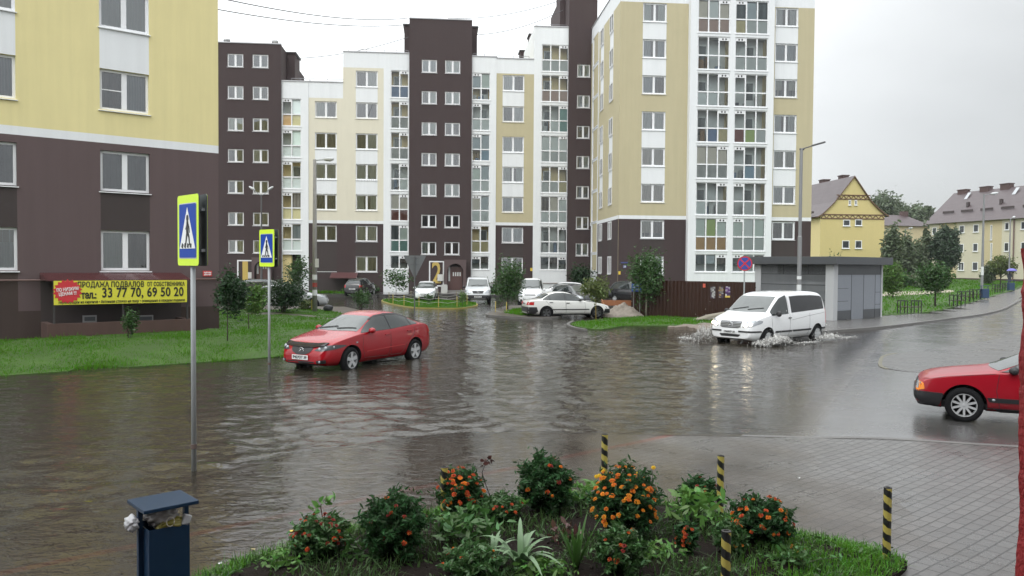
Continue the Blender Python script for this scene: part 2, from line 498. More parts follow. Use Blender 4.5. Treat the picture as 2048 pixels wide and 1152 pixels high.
def plaster(name, col, var=.06, streak=.06):
    return mat(name, col, .85, var=var, vscale=.7, bump=.25, bscale=45, streak=streak)
PL_WHITE = plaster('white_plaster', (.74, .76, .77), .05, .09)
PL_CREAM = plaster('cream_plaster', (.66, .625, .505), .05, .07)
PL_BEIGE = plaster('beige_plaster', (.47, .42, .27), .06, .09)
PL_YELLOW = plaster('yellow_plaster', (.72, .64, .325), .07, .10)
PL_BROWN = plaster('brown_plaster', (.048, .031, .031), .08, .12)
PL_BROWN2 = plaster('brown_purple_plaster', (.102, .071, .071), .08, .12)
PL_DARK = plaster('dark_panel_plaster', (.047, .036, .034), .08, .12)
PL_PLINTH = plaster('plinth_plaster', (.05, .033, .027), .12, .25)
TIN = mat('roof_tin', (.42, .42, .43), .4, metal=.6)
RAIL = mat('roof_rail_steel', (.25, .25, .26), .5, metal=.5)
WB = [PL_WHITE, PL_CREAM, PL_BROWN, PL_DARK, PL_BEIGE, PL_PLINTH, TIN, PL_BROWN2, PL_YELLOW]
iW, iC, iBr, iD, iBe, iP, iT, iB2, iY = range(9)

def lerp_rows(y0, y1, n): return [y0 + (y1 - y0) * i / (n - 1) for i in range(n)]

# ================================================================== long block at the back
FB = Fac(881, 320, 71.0, R(5.3))
back = thing('apartment_building', 'long white, cream and brown apartment block with stair towers across the flooded courtyard', 'apartment block', FB.o)
BR = FB.o
def zrow(px, ys): return [FB.z_(px, y) for y in ys]
tw_b = zrow(858, [509, 455, 393, 332, 271, 209, 146.6]); tw_h = 1.13
fl_b = zrow(735, [544, 483, 421, 360, 299, 237, 174]); fl_h = FB.z_(735, 142) - FB.z_(735, 174)
lg_b = zrow(961, [505, 444, 383.5, 322, 261, 200, 139]); lg_h = FB.z_(961, 452) - FB.z_(961, 505.5)
lg_short = (FB.z_(961, 539), FB.z_(961, 512))
bd0, bd1 = FB.z_(690, 447), FB.z_(690, 441)
panel_top = 6.2

def section(px0, px1, py, d, top, regions, opens, ends, cap=iT, depth=12.):
    s0, s1 = FB.s_(px0, py, d), FB.s_(px1, py, d)
    zt = FB.z_(*top, d)
    regs = [(s0, s1, -.6, zt, regions[0])] + [r for r in regions[1:]]
    wall(back, FB, s0, s1, -.6, zt, regs, opens, WB, BR, d, depth, ends=ends, cap=cap)
    return s0, s1, zt
def cols(px0, px1, py, d): return FB.s_(px0, py, d), FB.s_(px1, py, d)

# --- brown stair towers
def tower(px0, px1, top, wins, rows, d=-.3):
    ops = []
    for a, b in wins:
        s0, s1 = cols(a, b, 320, d)
        s1 = s0 + round(s1 - s0, 2)
        for i in rows: ops.append((s0, s1, tw_b[i], tw_b[i] + tw_h))
    s0, s1, zt = section(px0, px1, 320, d, top, [iBr], ops, (iBr, iBr))
    for o in ops: window(back, FB, *o, d=d, root=BR, cur=rnd.choice([C_DARK, C_BROWN, C_SHEER, C_BLUE, C_GREEN]), dep=.07)
    return s0, s1, zt
lt = tower(405, 562, (500, 87), [(455.5, 487), (505.5, 537)], range(7))
ct = tower(818, 943, (881, 39), [(843, 873), (889.5, 919.5)], range(7))
rt_ = tower(1136, 1192, (1160, -45), [(1153, 1178.5)], range(7))
# chimney shafts that stand beside the towers
def shaft(s, d, w, dp, z0, z1, capw=.12, m=PL_BROWN):
    c = MB(); c.box(s, s + w, d, d + dp, z0, z1); c.box(s - capw, s + w + capw, d - capw, d + dp + capw, z1 + .003, z1 + .12, 1)
    return c.build('chimney', [m, mat('chimney_cap', (.05, .045, .045), .6)], back, FB.P(0, 0, 0) - BR, FB.a)
shaft(lt[1] + .02, 2.2, .75, 2.4, 16, lt[2] - .1)
shaft(lt[1] + .02, 6.2, 1.1, 1.8, 16, lt[2] - 3.)
shaft(ct[1] - .02, 1.6, .55, 2.4, 18, ct[2] - .05)
shaft(ct[0] - .53, 1.6, .55, 2.4, 18, ct[2] - .05)
shaft(rt_[0] - .5, 2.0, .48, 2.4, 20, rt_[2] - .3)
for s in (lt[0] + 1.7, lt[1] - .8):
    c = MB(); c.lathe([(.22, lt[2]), (.22, lt[2] + .55), (.3, lt[2] + .56), (.3, lt[2] + .7)], 12, c=(s, 1.2, 0)); c.build('vent_pipe', mat('vent_grey', (.55, .56, .56), .6), back, FB.P(0, 0, 0) - BR, FB.a, smooth=False)
for s in (ct[0] + .5, ct[1] - .7):
    c = MB(); c.lathe([(.14, ct[2]), (.14, ct[2] + .22), (.24, ct[2] + .23), (.24, ct[2] + .36)], 12, c=(s, 1., 0)); c.build('vent_pipe', mat('vent_grey', (.55, .56, .56), .6), back, FB.P(0, 0, 0) - BR, FB.a)

# --- white loggia stacks
def stack(px0, px1, lpx0, lpx1, top, n, ncol, d, short=True, lows=(), vent=-1, ups=()):
    s0, s1 = cols(lpx0, lpx1, 320, d); s1 = s0 + round(s1 - s0, 2)
    ops = [(s0, s1, lg_b[i], lg_b[i] + round(lg_h, 2)) for i in range(n)]
    if short: ops.append((s0, s1, lg_short[0], lg_short[0] + round(lg_short[1] - lg_short[0], 2)))
    regs = [iW]
    if not short: ops2 = ops + [(s0, FB.s_(602, 540, d), .35, FB.z_(583, 509))]
    else: ops2 = ops
    r = section(px0, px1, 320, d, top, regs, ops2, (iW, iW))
    for i, o in enumerate(ops):
        if i < n:
            loggia(back, FB, *o, cols=ncol, d=d, root=BR, low=lows[i] if i < len(lows) else None, vent=vent, up=ups[i] if i < len(ups) else None)
        else:
            loggia(back, FB, *o, cols=ncol, d=d, root=BR, vent=vent, short=True, wallm=loggia_white, up=[C_DARK, C_BROWN, C_DARK][:ncol])
    return r
N_ = None
st1 = stack(562, 617, 564, 602.5, (590, 163), 5, 2, -.06, short=False, lows=['lace', ['yellow', 'yellow'], 'lace', 'lace', ['orange', 'yellow']], vent=0, ups=[[N_, C_DARK], [N_, C_BROWN], N_, [N_, C_GREEN], [N_, C_SHEER]])
st2 = stack(767, 818.5, 781, 817, (790, 106.5), 6, 2, -.06, lows=['teal', 'red', [N_, 'white'], 'bars', 'bars', 'blue'], vent=1, ups=[[C_DARK, C_GREEN], [C_BEIGE, C_BEIGE], N_, N_, N_, N_])
st3 = stack(943, 992, 943.6, 979.5, (965, 113.5), 6, 2, -.06, lows=[['yellow', 'yellow'], 'white', 'white', [N_, 'sky'], 'white', N_], vent=0, ups=[N_, [C_BEIGE, C_BLUE], [C_GREEN, C_BLUE], [C_BLUE, C_BLUE], N_, [C_BLUE, C_GREEN]])
st4 = stack(1067, 1137, 1082, 1135.5, (1100, 54), 7, 3, -.06, lows=[N_, 'white', ['lace', 'lace', 'yellow'], 'lace', [N_, 'white', 'teal'], ['pink', 'pink', 'pink'], 'lace'], vent=2, ups=[N_, [C_BROWN, C_BEIGE, C_SHEER], N_, [C_SHEER, C_SHEER, C_SHEER], [N_, N_, LOW['teal']], N_, N_])
# entry passage under the first stack: yellow side, dark mouth
e = MB(); a, b = cols(564, 602.5, 540, -.06); zt = FB.z_(583, 509)
e.box(a + .02, a + .75, .28, .34, .0, zt); e.box(a + .75, b - .02, .7, .76, .0, zt, 1); e.box(a + .75, a + .8, .34, .7, 0, zt)
e.build('entry_passage', [mat('passage_yellow', (.66, .55, .27), .8, var=.1), PL_DARK], back, FB.P(0, -.06, 0) - BR, FB.a)
r_ = MB()
for z in (.9, 1.4, 1.9): r_.tube([(a + .02, -.25, z - .3), (b - .02, -.25, z - .3)], .02, 6)
for q in (0, .33, .66, 1.): r_.tube([(a + .02 + (b - a - .04) * q, -.25, 0), (a + .02 + (b - a - .04) * q, -.25, 1.6)], .02, 6)
r_.build('railing', RAIL, back, FB.P(0, -.06, 0) - BR, FB.a)

# --- coloured flat sections
def flats(px0, px1, top, wins, mi, white_rows, ends, band=True, parapet=None):
    d = 0.
    s0, s1 = cols(px0, px1, 320, d)
    ops = []; regs = [mi]; curt = []
    zt = FB.z_(*top, d)
    regs.append((s0, s1, -.6, bd0, iBr)); regs.append((s0, s1, bd0, bd1, iW))
    if parapet: regs.append((s0, s1, FB.z_(*parapet, d), zt, iW))
    for (a, b, rows) in wins:
        u0, u1 = cols(a, b, 320, d); u1 = u0 + round(u1 - u0, 2)
        for i in rows:
            ops.append((u0, u1, fl_b[i], fl_b[i] + round(fl_h, 2))); curt.append(i)
        for i in white_rows:
            if i + 1 in rows: regs.append((u0, u1, fl_b[i] + fl_h, fl_b[i + 1], iW))
        regs.append((u0, u1, fl_b[0] + fl_h if 0 in rows else fl_b[0] - .2, fl_b[1], iD))
    section(px0, px1, 320, d, top, regs, ops, ends)
    return ops, zt, s0, s1
opsL, ztL, _, _ = flats(617, 686, (650, 164.5), [(630, 673.5, range(1, 6))], iC, (2, 3), (iW, iW), parapet=(650, 196))
opsR, ztR, sR0, sR1 = flats(686, 767, (740, 105), [(711.5, 755, range(0, 7))], iC, (2, 3, 5), (iC, iW), parapet=(740, 136))
opsY, ztY, sY0, sY1 = flats(992, 1067, (1030, 118), [(1004.5, 1047.5, range(0, 7))], iBe, (2, 3, 5), (iBe, iBe), parapet=(1030, 147.5))
cl = {0: [C_DARK, C_BROWN, C_SHEER, C_BROWN, C_SHEER], 1: [C_GREEN, C_SHEER, C_GREEN, C_SHEER, C_SHEER, C_BROWN, C_SHEER], 2: [C_BROWN, C_BLUE, C_BLUE, C_GREEN, C_SHEER, C_SHEER, C_SHEER]}
for gi, ops in enumerate((opsL, opsR, opsY)):
    for i, o in enumerate(ops):
        window(back, FB, *o, root=BR, cur=cl[gi][i % 7], dep=.10, lamp=(gi == 0 and i in (1, 3)) or (gi == 1 and i == 4))
a, b = cols(630, 673.5, 520, 0)
m = MB(); m.box(a, b, -.05, -.003, FB.z_(650, 544), FB.z_(650, 543)); m.build('wall_trim', PL_WHITE, back, FB.P(0, 0, 0) - BR, FB.a)
# basement canopy of the cream part
a, b = cols(663, 716, 550, 0); z0, z1 = FB.z_(690, 555), FB.z_(690, 545)
m = MB(); m.add([(a, -1.3, z0), (b, -1.3, z0), (b, 0, z1), (a, 0, z1), (a, -1.3, z0 - .06), (b, -1.3, z0 - .06), (b, 0, z1 - .06), (a, 0, z1 - .06)], [(0, 1, 2, 3), (4, 5, 6, 7), (0, 1, 5, 4), (1, 2, 6, 5), (3, 0, 4, 7)])
m.build('canopy', mat('canopy_metal_dark', (.10, .045, .045), .35), back, FB.P(0, 0, 0) - BR, FB.a)
m = MB(); m.box(a - 2, b + .4, -.012, -.002, -.3, z0 - .1); m.build('plinth', PL_DARK, back, FB.P(0, 0, 0) - BR, FB.a)
# roof rails
def rail(s0, s1, zt, d=.6):
    m = MB(); n = max(2, int((s1 - s0) / 1.9))
    for i in range(n + 1): m.tube([(s0 + (s1 - s0) * i / n, d, zt - .2), (s0 + (s1 - s0) * i / n, d, zt + .42)], .02, 5)
    m.tube([(s0, d, zt + .42), (s1, d, zt + .42)], .022, 5)
    m.build('roof_rail', RAIL, back, FB.P(0, 0, 0) - BR, FB.a)
rail(st1[0] + .8, st1[1], st1[2]); rail(st1[1] + .1, cols(686, 686, 164, 0)[0], ztL)
rail(sR0 + .4, sR1, ztR); rail(st2[0], st2[1] - .1, st2[2]); rail(st3[0] + .1, st3[1], st3[2]); rail(sY0 + .1, sY1 - .4, ztY); rail(st4[0] + .3, st4[1] - .1, st4[2])
# stepped side of the taller white part with its chimneys
shaft(st4[0] + .3, 6.5, 1.2, 1.6, st4[2] - 2.8, st4[2] + 1.15, .1, PL_BROWN)
shaft(st4[0] - .35, 9.0, 1.0, 1.4, st4[2] - 3.5, st4[2] + .2, .1, PL_BROWN)
# entrances with arch
def entrance(px0, px1, py0, py1, d=-.3, leaf=(.10, .05, .045)):
    s0, s1 = FB.s_(px0, 550, d), FB.s_(px1, 550, d); zt = FB.z_((px0 + px1) / 2, py0, d); zb = FB.z_((px0 + px1) / 2, py1, d)
    w = s1 - s0; ri = w * .36; cx = (s0 + s1) / 2; zc = zt - .35 - ri
    m = MB(); n = 14
    pts = [(cx - ri, zb)] + [(cx + ri * math.cos(math.pi * (1 - i / n)), zc + ri * math.sin(math.pi * (1 - i / n))) for i in range(n + 1)] + [(cx + ri, zb)]
    outer = [(s0, zb)] + [(s0 + w * min(1, max(0, (i / n))), zt) for i in range(n + 1)] + [(s1, zb)]
    outer[1] = (s0, zt); outer[-2] = (s1, zt)
    for i in range(len(pts) - 1):
        for y in (-.55,):
            m.quad((pts[i][0], y, pts[i][1]), (pts[i + 1][0], y, pts[i + 1][1]), (outer[i + 1][0], y, outer[i + 1][1]), (outer[i][0], y, outer[i][1]))
        m.quad((pts[i][0], -.55, pts[i][1]), (pts[i + 1][0], -.55, pts[i + 1][1]), (pts[i + 1][0], -.03, pts[i + 1][1]), (pts[i][0], -.03, pts[i][1]), 1)
    m.quad((s0, -.55, zb), (s0, -.003, zb), (s0, -.003, zt), (s0, -.55, zt)); m.quad((s1, -.55, zb), (s1, -.003, zb), (s1, -.003, zt), (s1, -.55, zt)); m.quad((s0, -.55, zt), (s1, -.55, zt), (s1, -.003, zt), (s0, -.003, zt))
    o = m.build('entrance_porch', [PL_BROWN2, PL_DARK], back, FB.P(0, d, 0) - BR, FB.a, fixn=False)
    q = MB(); q.box(cx - ri + .05, cx + ri - .05, -.03, -.012, zb, zc + ri * .6); q.build('door', mat('entrance_door', leaf, .4), o)
    q = MB()
    for i in range(4): q.box(cx - ri * .3 + i * .2, cx - ri * .3 + i * .2 + .11, -.04, -.031, zb + 1.25, zb + 1.6)
    q.box(cx - ri + .1, cx - ri + .25, -.05, -.031, zb + .8, zb + 2.1)
    q.build('notices', mat('notice_paper', (.66, .68, .68), .7), o)
    s = MB(); s.box(s0 - .3, s1 + .3, -1.6, -.555, -.1, zb * .5); s.box(s0 - .3, s1 + .3, -1.2, -.556, zb * .5 + .003, zb); s.build('steps', mat('step_concrete', (.20, .19, .185), .6, var=.1), o)
entrance(888.5, 932, 519.5, 580)
entrance(506, 545, 515, 566)
gold = mat('gold_paint', (.52, .38, .10), .5, var=.06)
def numeral(ch, px0, px1, py0, py1, d=-.3):
    s0, s1 = FB.s_(px0, 550, d), FB.s_(px1, 550, d); z0, z1 = FB.z_((px0 + px1) / 2, py1, d), FB.z_((px0 + px1) / 2, py0, d)
    m = MB(); t = .11
    m.box(s0, s0 + t, -.04, -.002, z0, z1); m.box(s1 - t, s1, -.04, -.002, z0, z1); m.box(s0 + t, s1 - t, -.04, -.002, z1 - t, z1); m.box(s0 + t, s1 - t, -.04, -.002, z0, z0 + t)
    o = m.build('number_panel', white_pvc, back, FB.P(0, d, 0) - BR, FB.a)
    h = z1 - z0
    text(ch, h * 1.18, gold, o, plane_M(((s0 + s1) / 2, -.02, (z0 + z1) / 2), (1, 0, 0), (0, 0, 1)), width=(s1 - s0) * (.62 if ch == '2' else .34), bold=.035, name='painted_numeral')
    return o
numeral('2', 858, 888, 522, 573)
numeral('1', 474.5, 506.5, 520, 572)
m = MB(); s0 = FB.s_(875, 550, -.3); z = FB.z_(880, 562, -.3); m.box(s0, s0 + .55, -.16, -.05, z, z + .6); s0 = FB.s_(497, 550, -.3); z = FB.z_(500, 557, -.3); m.box(s0, s0 + .55, -.2, -.05, z, z + .55)
m.build('meter_box', mat('meter_box_grey', (.62, .62, .60), .5, var=.1), back, FB.P(0, -.3, 0) - BR, FB.a)
for px, py in ((1062, 542), (1062, 542)):
    m = MB(); s0 = FB.s_(px - 1.5, py); z = FB.z_(px, py); m.box(s0, s0 + .2, -.06, -.002, z, z + .28); m.build('gas_box', mat('gas_yellow', (.72, .52, .06), .5), back, FB.P(0, 0, 0) - BR, FB.a); break
# downpipes and gas pipe low along the wall
m = MB(); a, b = FB.s_(945, 560), FB.s_(1130, 560); z = FB.z_(1000, 566)
m.tube([(a, -.14, z), (b, -.14, z)], .035, 6); m.build('gas_pipe', mat('pipe_brown', (.12, .07, .06), .5), back, FB.P(0, 0, 0) - BR, FB.a)

# ================================================================== corner building on the right
FR = Fac(1237, 437, 60.3, R(5.0))
corner = thing('corner_building', 'tall beige and white corner apartment block with twin columns of glazed loggias', 'apartment block', FR.o)
CR = FR.o
FSd = Fac(1237, 437, 60.3, R(5.0 - 90)); FSd.o = FR.o - FSd.inn * .015
rb = [FR.z_(1310, y) for y in lerp_rows(549, 43.5, 8)]; rh = 1.40
rl = [FR.z_(1425, y, -.5) for y in (501.4, 430, 357, 284.5, 212, 139, 65)]; rlh = 2.50
rls = (FR.z_(1425, 544, -.5), 1.38)
rb0, rb1 = FR.z_(1237, 437.6), FR.z_(1237, 430.3)
rtop = FR.z_(1240, -34); rpar = FR.z_(1240, 2.5)
def rcols(a, b, py=300, d=0.): 
    s0, s1 = FR.s_(a, py, d), FR.s_(b, py, d); return s0, s0 + round(s1 - s0, 2)
def rflat(px0, px1, wins, fac, s01=None, ends=(iBe, iBe), d=0., white=(2, 3, 5, 6), corner_log=None, depth=10.5, wincols=None):
    if s01: s0, s1 = s01
    else: s0, s1 = FR.s_(px0, 300, d), FR.s_(px1, 300, d)
    regs = [(s0, s1, -.6, rtop, iBe), (s0, s1, -.6, rb0, iBr), (s0, s1, rb0, rb1, iW), (s0, s1, rpar, rtop, iW)]
    ops = []; lops = []
    for a, b in wincols:
        for i in range(8): ops.append((a, b, rb[i], rb[i] + rh))
        for i in white: regs.append((a, b, rb[i] + rh, rb[i + 1], iW))
        regs.append((a, b, rb[0] + rh, rb[1], iD))
    if corner_log:
        a, b = corner_log
        regs.append((a - .2, b + .35, .2, rb[7] + 2.0, iW))
        for i in range(7): lops.append((a, b, rl[i], rl[i] + rlh))
        lops.append((a, b, rls[0], rls[0] + rls[1]))
    wall(corner, fac, s0, s1, -.6, rtop, regs, ops + lops, WB, CR, d, depth, ends=ends, cap=iT, reveal=iW)
    return ops, lops
sL0, sL1 = 0., FR.s_(1376, 437)
sX0, sX1 = FR.s_(1376, 437, -.5), FR.s_(1542.5, 480, -.5)
sZ0, sZ1 = FR.s_(1542.5, 480), FR.s_(1622.3, 437)
o1, _ = rflat(0, 0, None, FR, (0., sL1), wincols=[rcols(1283, 1330)])
o2, _ = rflat(0, 0, None, FR, (sZ0 - .3, sZ1), wincols=[rcols(1547, 1592)], white=(2, 3, 5, 6))
cc = [C_GREEN, C_GREEN, C_SHEER, C_BLUE, C_BEIGE, C_BLUE, C_BLUE, C_GREEN]
for i, o in enumerate(o1): window(corner, FR, *o, root=CR, cur=[C_GREEN, C_BLIND, C_BEIGE, C_BEIGE, C_SHEER, C_BLUE, C_BLUE, C_GREEN][i], half=(.0, .3, C_DARK) if i == 1 else None)
for i, o in enumerate(o2): window(corner, FR, *o, root=CR, cur=[C_DARK, C_BROWN, C_SHEER, C_BLIND, C_SHEER, C_BLIND, C_BLUE, C_SHEER][i], half=(.0, .42, C_DARK) if i == 5 else None)
# white projecting loggia bay
la, lb = rcols(1393, 1457, 300, -.5), rcols(1467.5, 1533, 300, -.5)
ops = [(a, b, z, z + rlh) for a, b in (la, lb) for z in rl] + [(a, b, rls[0], rls[0] + rls[1]) for a, b in (la, lb)]
zbay = FR.z_(1425, 571, -.5)
wall(corner, FR, sX0, sX1, zbay, rtop, [(sX0, sX1, 0, rtop, iW)], ops, WB, CR, -.5, 1.0, ends=(iW, iW), cap=iT)
m = MB(); m.box(sX0, sX1, -.5, 9, zbay - .25, zbay - .005, 0); m.box(sX0, sX1, .0, 10, -.6, zbay - .26, 1)
m.build('bay_underside', [mat('grey_soffit', (.33, .34, .35), .5), PL_DARK], corner, FR.P(0, 0, 0) - CR, FR.a)
lowsL = ['orange', ['white', N_, 'bars'], ['bars', 'bars', 'bars'], [N_, 'blue', 'yellow'], ['white', 'white', N_], [N_, N_, N_], 'pink']
lowsR = ['lace', [N_, 'lace', N_], [N_, 'sky', N_], ['red', 'lime', 'lace'], [N_, N_, N_], 'lace', ['yellow', 'lace', 'lace']]
upsL = [[C_GREEN, LOW['lime'], C_GREEN], N_, [C_BEIGE, C_BEIGE, C_BEIGE], N_, N_, N_, [C_BEIGE, C_SHEER, C_BEIGE]]
upsR = [[C_GREEN, C_SHEER, C_GREEN], N_, N_, N_, N_, N_, [C_DARK, C_BLUE, C_DARK]]
for i in range(7):
    loggia(corner, FR, *la, rl[i], rl[i] + rlh, cols=3, d=-.5, root=CR, low=lowsL[i], vent=2, up=upsL[i], wallm=loggia_wall if i else mat('loggia_green_wall', (.36, .50, .18), .8))
    loggia(corner, FR, *lb, rl[i], rl[i] + rlh, cols=3, d=-.5, root=CR, low=lowsR[i], vent=0, up=upsR[i], wallm=loggia_wall)
for ab in (la, lb): loggia(corner, FR, *ab, rls[0], rls[0] + rls[1], cols=3, d=-.5, root=CR, vent=2 if ab is la else 0, short=True, wallm=loggia_white, up=[C_DARK, C_BLUE, C_BROWN])
# side facade
sA = FSd.s_(1226.3, 300); sA0 = FSd.s_(1218.5, 300); sB0, sB1 = FSd.s_(1199.8, 300), FSd.s_(1208.6, 300)
sC0, sC1 = FSd.s_(1184.2, 300), FSd.s_(1195., 300)
sEnd = FSd.s_(1181.5, 300)
o3, l3 = rflat(0, 0, None, FSd, (sEnd, -.012), wincols=[(sA0 - .1, sA0 - .1 + 1.3), (sB0, sB0 + 1.3)], corner_log=(sC0, sC0 + round(sC1 - sC0, 2)), depth=.5, ends=(iBe, iBe))
for i, o in enumerate(o3): window(corner, FSd, *o, root=CR, dep=-.05, cur=rnd.choice([C_SHEER, C_BLUE, C_GREEN]))
for i, o in enumerate(l3): loggia(corner, FSd, *o, cols=3, d=0, root=CR, short=i == 7, low=['lace', N_, 'white', 'lace', N_, 'bars', 'lace'][i] if i < 7 else None, up=[C_SHEER] * 3)
# street name plates, gas box
m = MB(); s = FR.s_(1241.5, 525); z = FR.z_(1247, 526.5); m.box(s, s + .55, -.03, -.003, z, z + .09); s2 = FR.s_(1246, 534); z2 = FR.z_(1247, 536); m.box(s2, s2 + .26, -.03, -.003, z2, z2 + .2)
pl = m.build('address_plate', mat('plate_blue', (.05, .07, .22), .4), corner, FR.P(0, 0, 0) - CR, FR.a)
text('33', .19, mat('plate_white', (.8, .8, .8), .5), pl, plane_M((s2 + .13, -.034, z2 + .1), (1, 0, 0), (0, 0, 1)), name='house_number', bold=.004)
m = MB(); s = FR.s_(1235.5, 548); z = FR.z_(1238, 549); m.box(s + .05, s + .2, -.06, -.003, z, z + .25); m.build('gas_box', MATS['gas_yellow'], corner, FR.P(0, 0, 0) - CR, FR.a)

# ================================================================== near yellow building on the left
FL = Fac(437, 300, 29.6, R(38.6))
near = thing('yellow_building', 'near yellow apartment block with brown lower storeys and dark red basement canopy', 'apartment block', FL.o)
NR = FL.o
lbz = [FL.z_(200, y) for y in (541, 381, 217.5, 52)]; lbh = 1.39
lb_top = 21.
w0, w1 = FL.s_(201, 380), FL.s_(299.5, 380); w1 = w0 + round(w1 - w0, 2)
v1 = FL.s_(35, 470); v0 = v1 - (w1 - w0)
s_left = v0 - 4.5
bz1, bz0 = FL.z_(200, 268.4), FL.z_(200, 285)
plz = FL.z_(436, 612)
ops = []; regs = [(s_left, 0, -.6, lb_top, iY), (s_left, 0, -.6, bz0, iB2), (s_left, 0, bz0, bz1, iW), (s_left, 0, -.6, plz, iP)]
lbz += [lbz[3] + 2.78, lbz[3] + 5.56]
for a, b in ((v0, v1), (w0, w1)):
    for i, z in enumerate(lbz): ops.append((a, b, z, z + lbh))
    for i in (2, 3, 4): regs.append((a, b, lbz[i] + lbh, lbz[i + 1], iW))
    regs.append((a, b, lbz[0] + lbh, lbz[1], iD))
    if a == v0: regs.append((a, b, -.6, lbz[0] - .06, iP))
wall(near, FL, s_left, 0, -.6, lb_top, regs, ops, WB, NR, 0, 14, ends=(iY, iY), cap=iT)
cu = {0: (C_GREEN, C_GREEN), 1: (C_DARK, C_DARK), 2: (C_BLUE, C_BLUE), 3: (C_SHEER, C_SHEER), 4: (C_SHEER, C_SHEER), 5: (C_SHEER, C_SHEER)}
for ci, (a, b) in enumerate(((v0, v1), (w0, w1))):
    for i, z in enumerate(lbz):
        window(near, FL, a, b, z, z + lbh, root=NR, cur=cu[i][ci], bar=.5 if (ci == 1 and i == 2) else None, dep=.11, half=(.66, .96, C_BLIND) if (i == 0 and ci == 0) else None)
# corner edge strip, pipe
m = MB(); z = FL.z_(300, 559); m.tube([(s_left, -.09, z), (.25, -.09, z), (.32, -.09, z - .04), (.34, -.09, z - .9)], .03, 8); m.build('gas_pipe', MATS['pipe_brown'], near, FL.P(0, 0, 0) - NR, FL.a, smooth=True)
# little red notice
m = MB(); s = FL.s_(405.5, 547); z = FL.z_(413, 552.5); m.box(s, s + .33, -.025, -.003, z, z + .20)
nt_ = m.build('red_notice', mat('notice_red', (.52, .03, .03), .5), near, FL.P(0, 0, 0) - NR, FL.a)
text('ВЫРУЧИМ', .07, mat('plate_white', (.8, .8, .8), .5), nt_, plane_M((s + .165, -.03, z + .13), (1, 0, 0), (0, 0, 1)), width=.26, bold=.003)
text('ДЕНЬГАМИ', .06, mat('plate_white', (.8, .8, .8), .5), nt_, plane_M((s + .165, -.03, z + .06), (1, 0, 0), (0, 0, 1)), width=.26, bold=.003)
# basement canopy: corrugated dark red
CW = 1.25
ca, cb = FL.s_(79, 546), FL.s_(362, 545.6); cz1 = FL.z_(220, 546); 
cz0 = FL.z_(240, 560.2, -CW)
ca2, cb2 = FL.s_(97, 560.6, -CW), FL.s_(383, 559.6, -CW)
m = MB(); n = 120
for i in range(n):
    def P_(t, k):
        h = .018 if k else 0
        return (ca2 + (cb2 - ca2) * t, -CW, cz0 + h), (ca + (cb - ca) * t, -.01, cz1 + h)
    a0, b0 = P_(i / n, i % 2); a1, b1 = P_((i + 1) / n, (i + 1) % 2)
    m.quad(a0, a1, b1, b0)
    m.quad(tuple(Vector(a0) - Vector((0, 0, .03))), tuple(Vector(a1) - Vector((0, 0, .03))), tuple(Vector(b1) - Vector((0, 0, .03))), tuple(Vector(b0) - Vector((0, 0, .03))))
    m.quad(a0, a1, tuple(Vector(a1) - Vector((0, 0, .03))), tuple(Vector(a0) - Vector((0, 0, .03))))
m.quad((ca2, -CW, cz0), (ca, -.01, cz1), (ca, -.01, cz0), (ca2, -CW, cz0 - .03))
m.quad((cb2, -CW, cz0), (cb, -.01, cz1), (cb, -.01, cz0), (cb2, -CW, cz0 - .03))
can = m.build('canopy', mat('corrugated_red', (.07, .022, .023), .25, var=.1), near, FL.P(0, 0, 0) - NR, FL.a, fixn=False)
# stairwell parapet and posts
pz0 = -.5
pa, pb = FL.s_(94, 655, -CW), FL.s_(383.5, 640, -CW)
pz = FL.z_(240, 643, -CW)
m = MB(); m.box(pa, pb, -CW - .1, -CW + .1, pz0, pz); m.box(pa, pa + .18, -CW + .1, -.003, pz0, pz); m.box(pb - .18, pb, -CW + .1, -.003, pz0, pz)
m.build('stairwell_parapet', plaster('parapet_brown', (.075, .042, .034), .12, .2), near, FL.P(0, 0, 0) - NR, FL.a)
m = MB()
for s in (pa + .2, pb - .15, (pa + pb) / 2): m.box(s - .03, s + .03, -CW - .03, -CW + .03, pz, cz0 - .02)
m.build('canopy_post', mat('post_dark', (.04, .035, .035), .5), near, FL.P(0, 0, 0) - NR, FL.a)
m = MB()
for a, b in ((165, 193), (270, 306)):
    s0, s1 = FL.s_(a, 640), FL.s_(b, 640); z0, z1 = FL.z_(a, 645), FL.z_(a, 631)
    m.box(s0, s1, -.05, -.004, z0, z1, 0); m.box(s0 + .05, s1 - .05, -.06, -.051, z0 + .05, z1 - .05, 1)
m.box(pa, pb, -.003, -.001, -.3, cz0, 2)  # dark sheet painted in for the shaded opening behind the parapet
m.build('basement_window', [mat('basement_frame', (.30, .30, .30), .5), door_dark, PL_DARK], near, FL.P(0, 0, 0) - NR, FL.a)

# banner hung under the canopy edge
bs0, bs1 = FL.s_(107.7, 585, -CW - .12), FL.s_(374, 585, -CW - .12)
bzz0, bzz1 = FL.z_(240, 607.2, -CW - .12), FL.z_(240, 561.0, -CW - .12)
BO = FL.P(bs0, -CW - .12, bzz0)
ban = thing('banner', 'yellow sale banner with black Cyrillic lettering and phone numbers hung under the red canopy', 'banner', BO, FL.a)
bw, bh = bs1 - bs0, bzz1 - bzz0
m = MB(); m.box(0, bw, 0, .03, 0, bh); m.build('board', mat('banner_yellow', (.66, .62, .05), .5, var=.05), ban)
bk = mat('banner_black', (.012, .012, .012), .5)
def bt(t, cx, cz, h, w, **k): return text(t, h, bk, ban, plane_M((cx * bw, -.006, cz * bh), (1, 0, 0), (0, 0, 1)), width=w * bw, **k)
bt('ПРОДАЖА ПОДВАЛОВ', .41, .82, .25, .49, bold=.006, space=1.06)
bt('ОТ СОБСТВЕННИКА', .83, .82, .20, .30, bold=.004, space=1.06)
bt('тел.:', .245, .38, .33, .11, bold=.012)
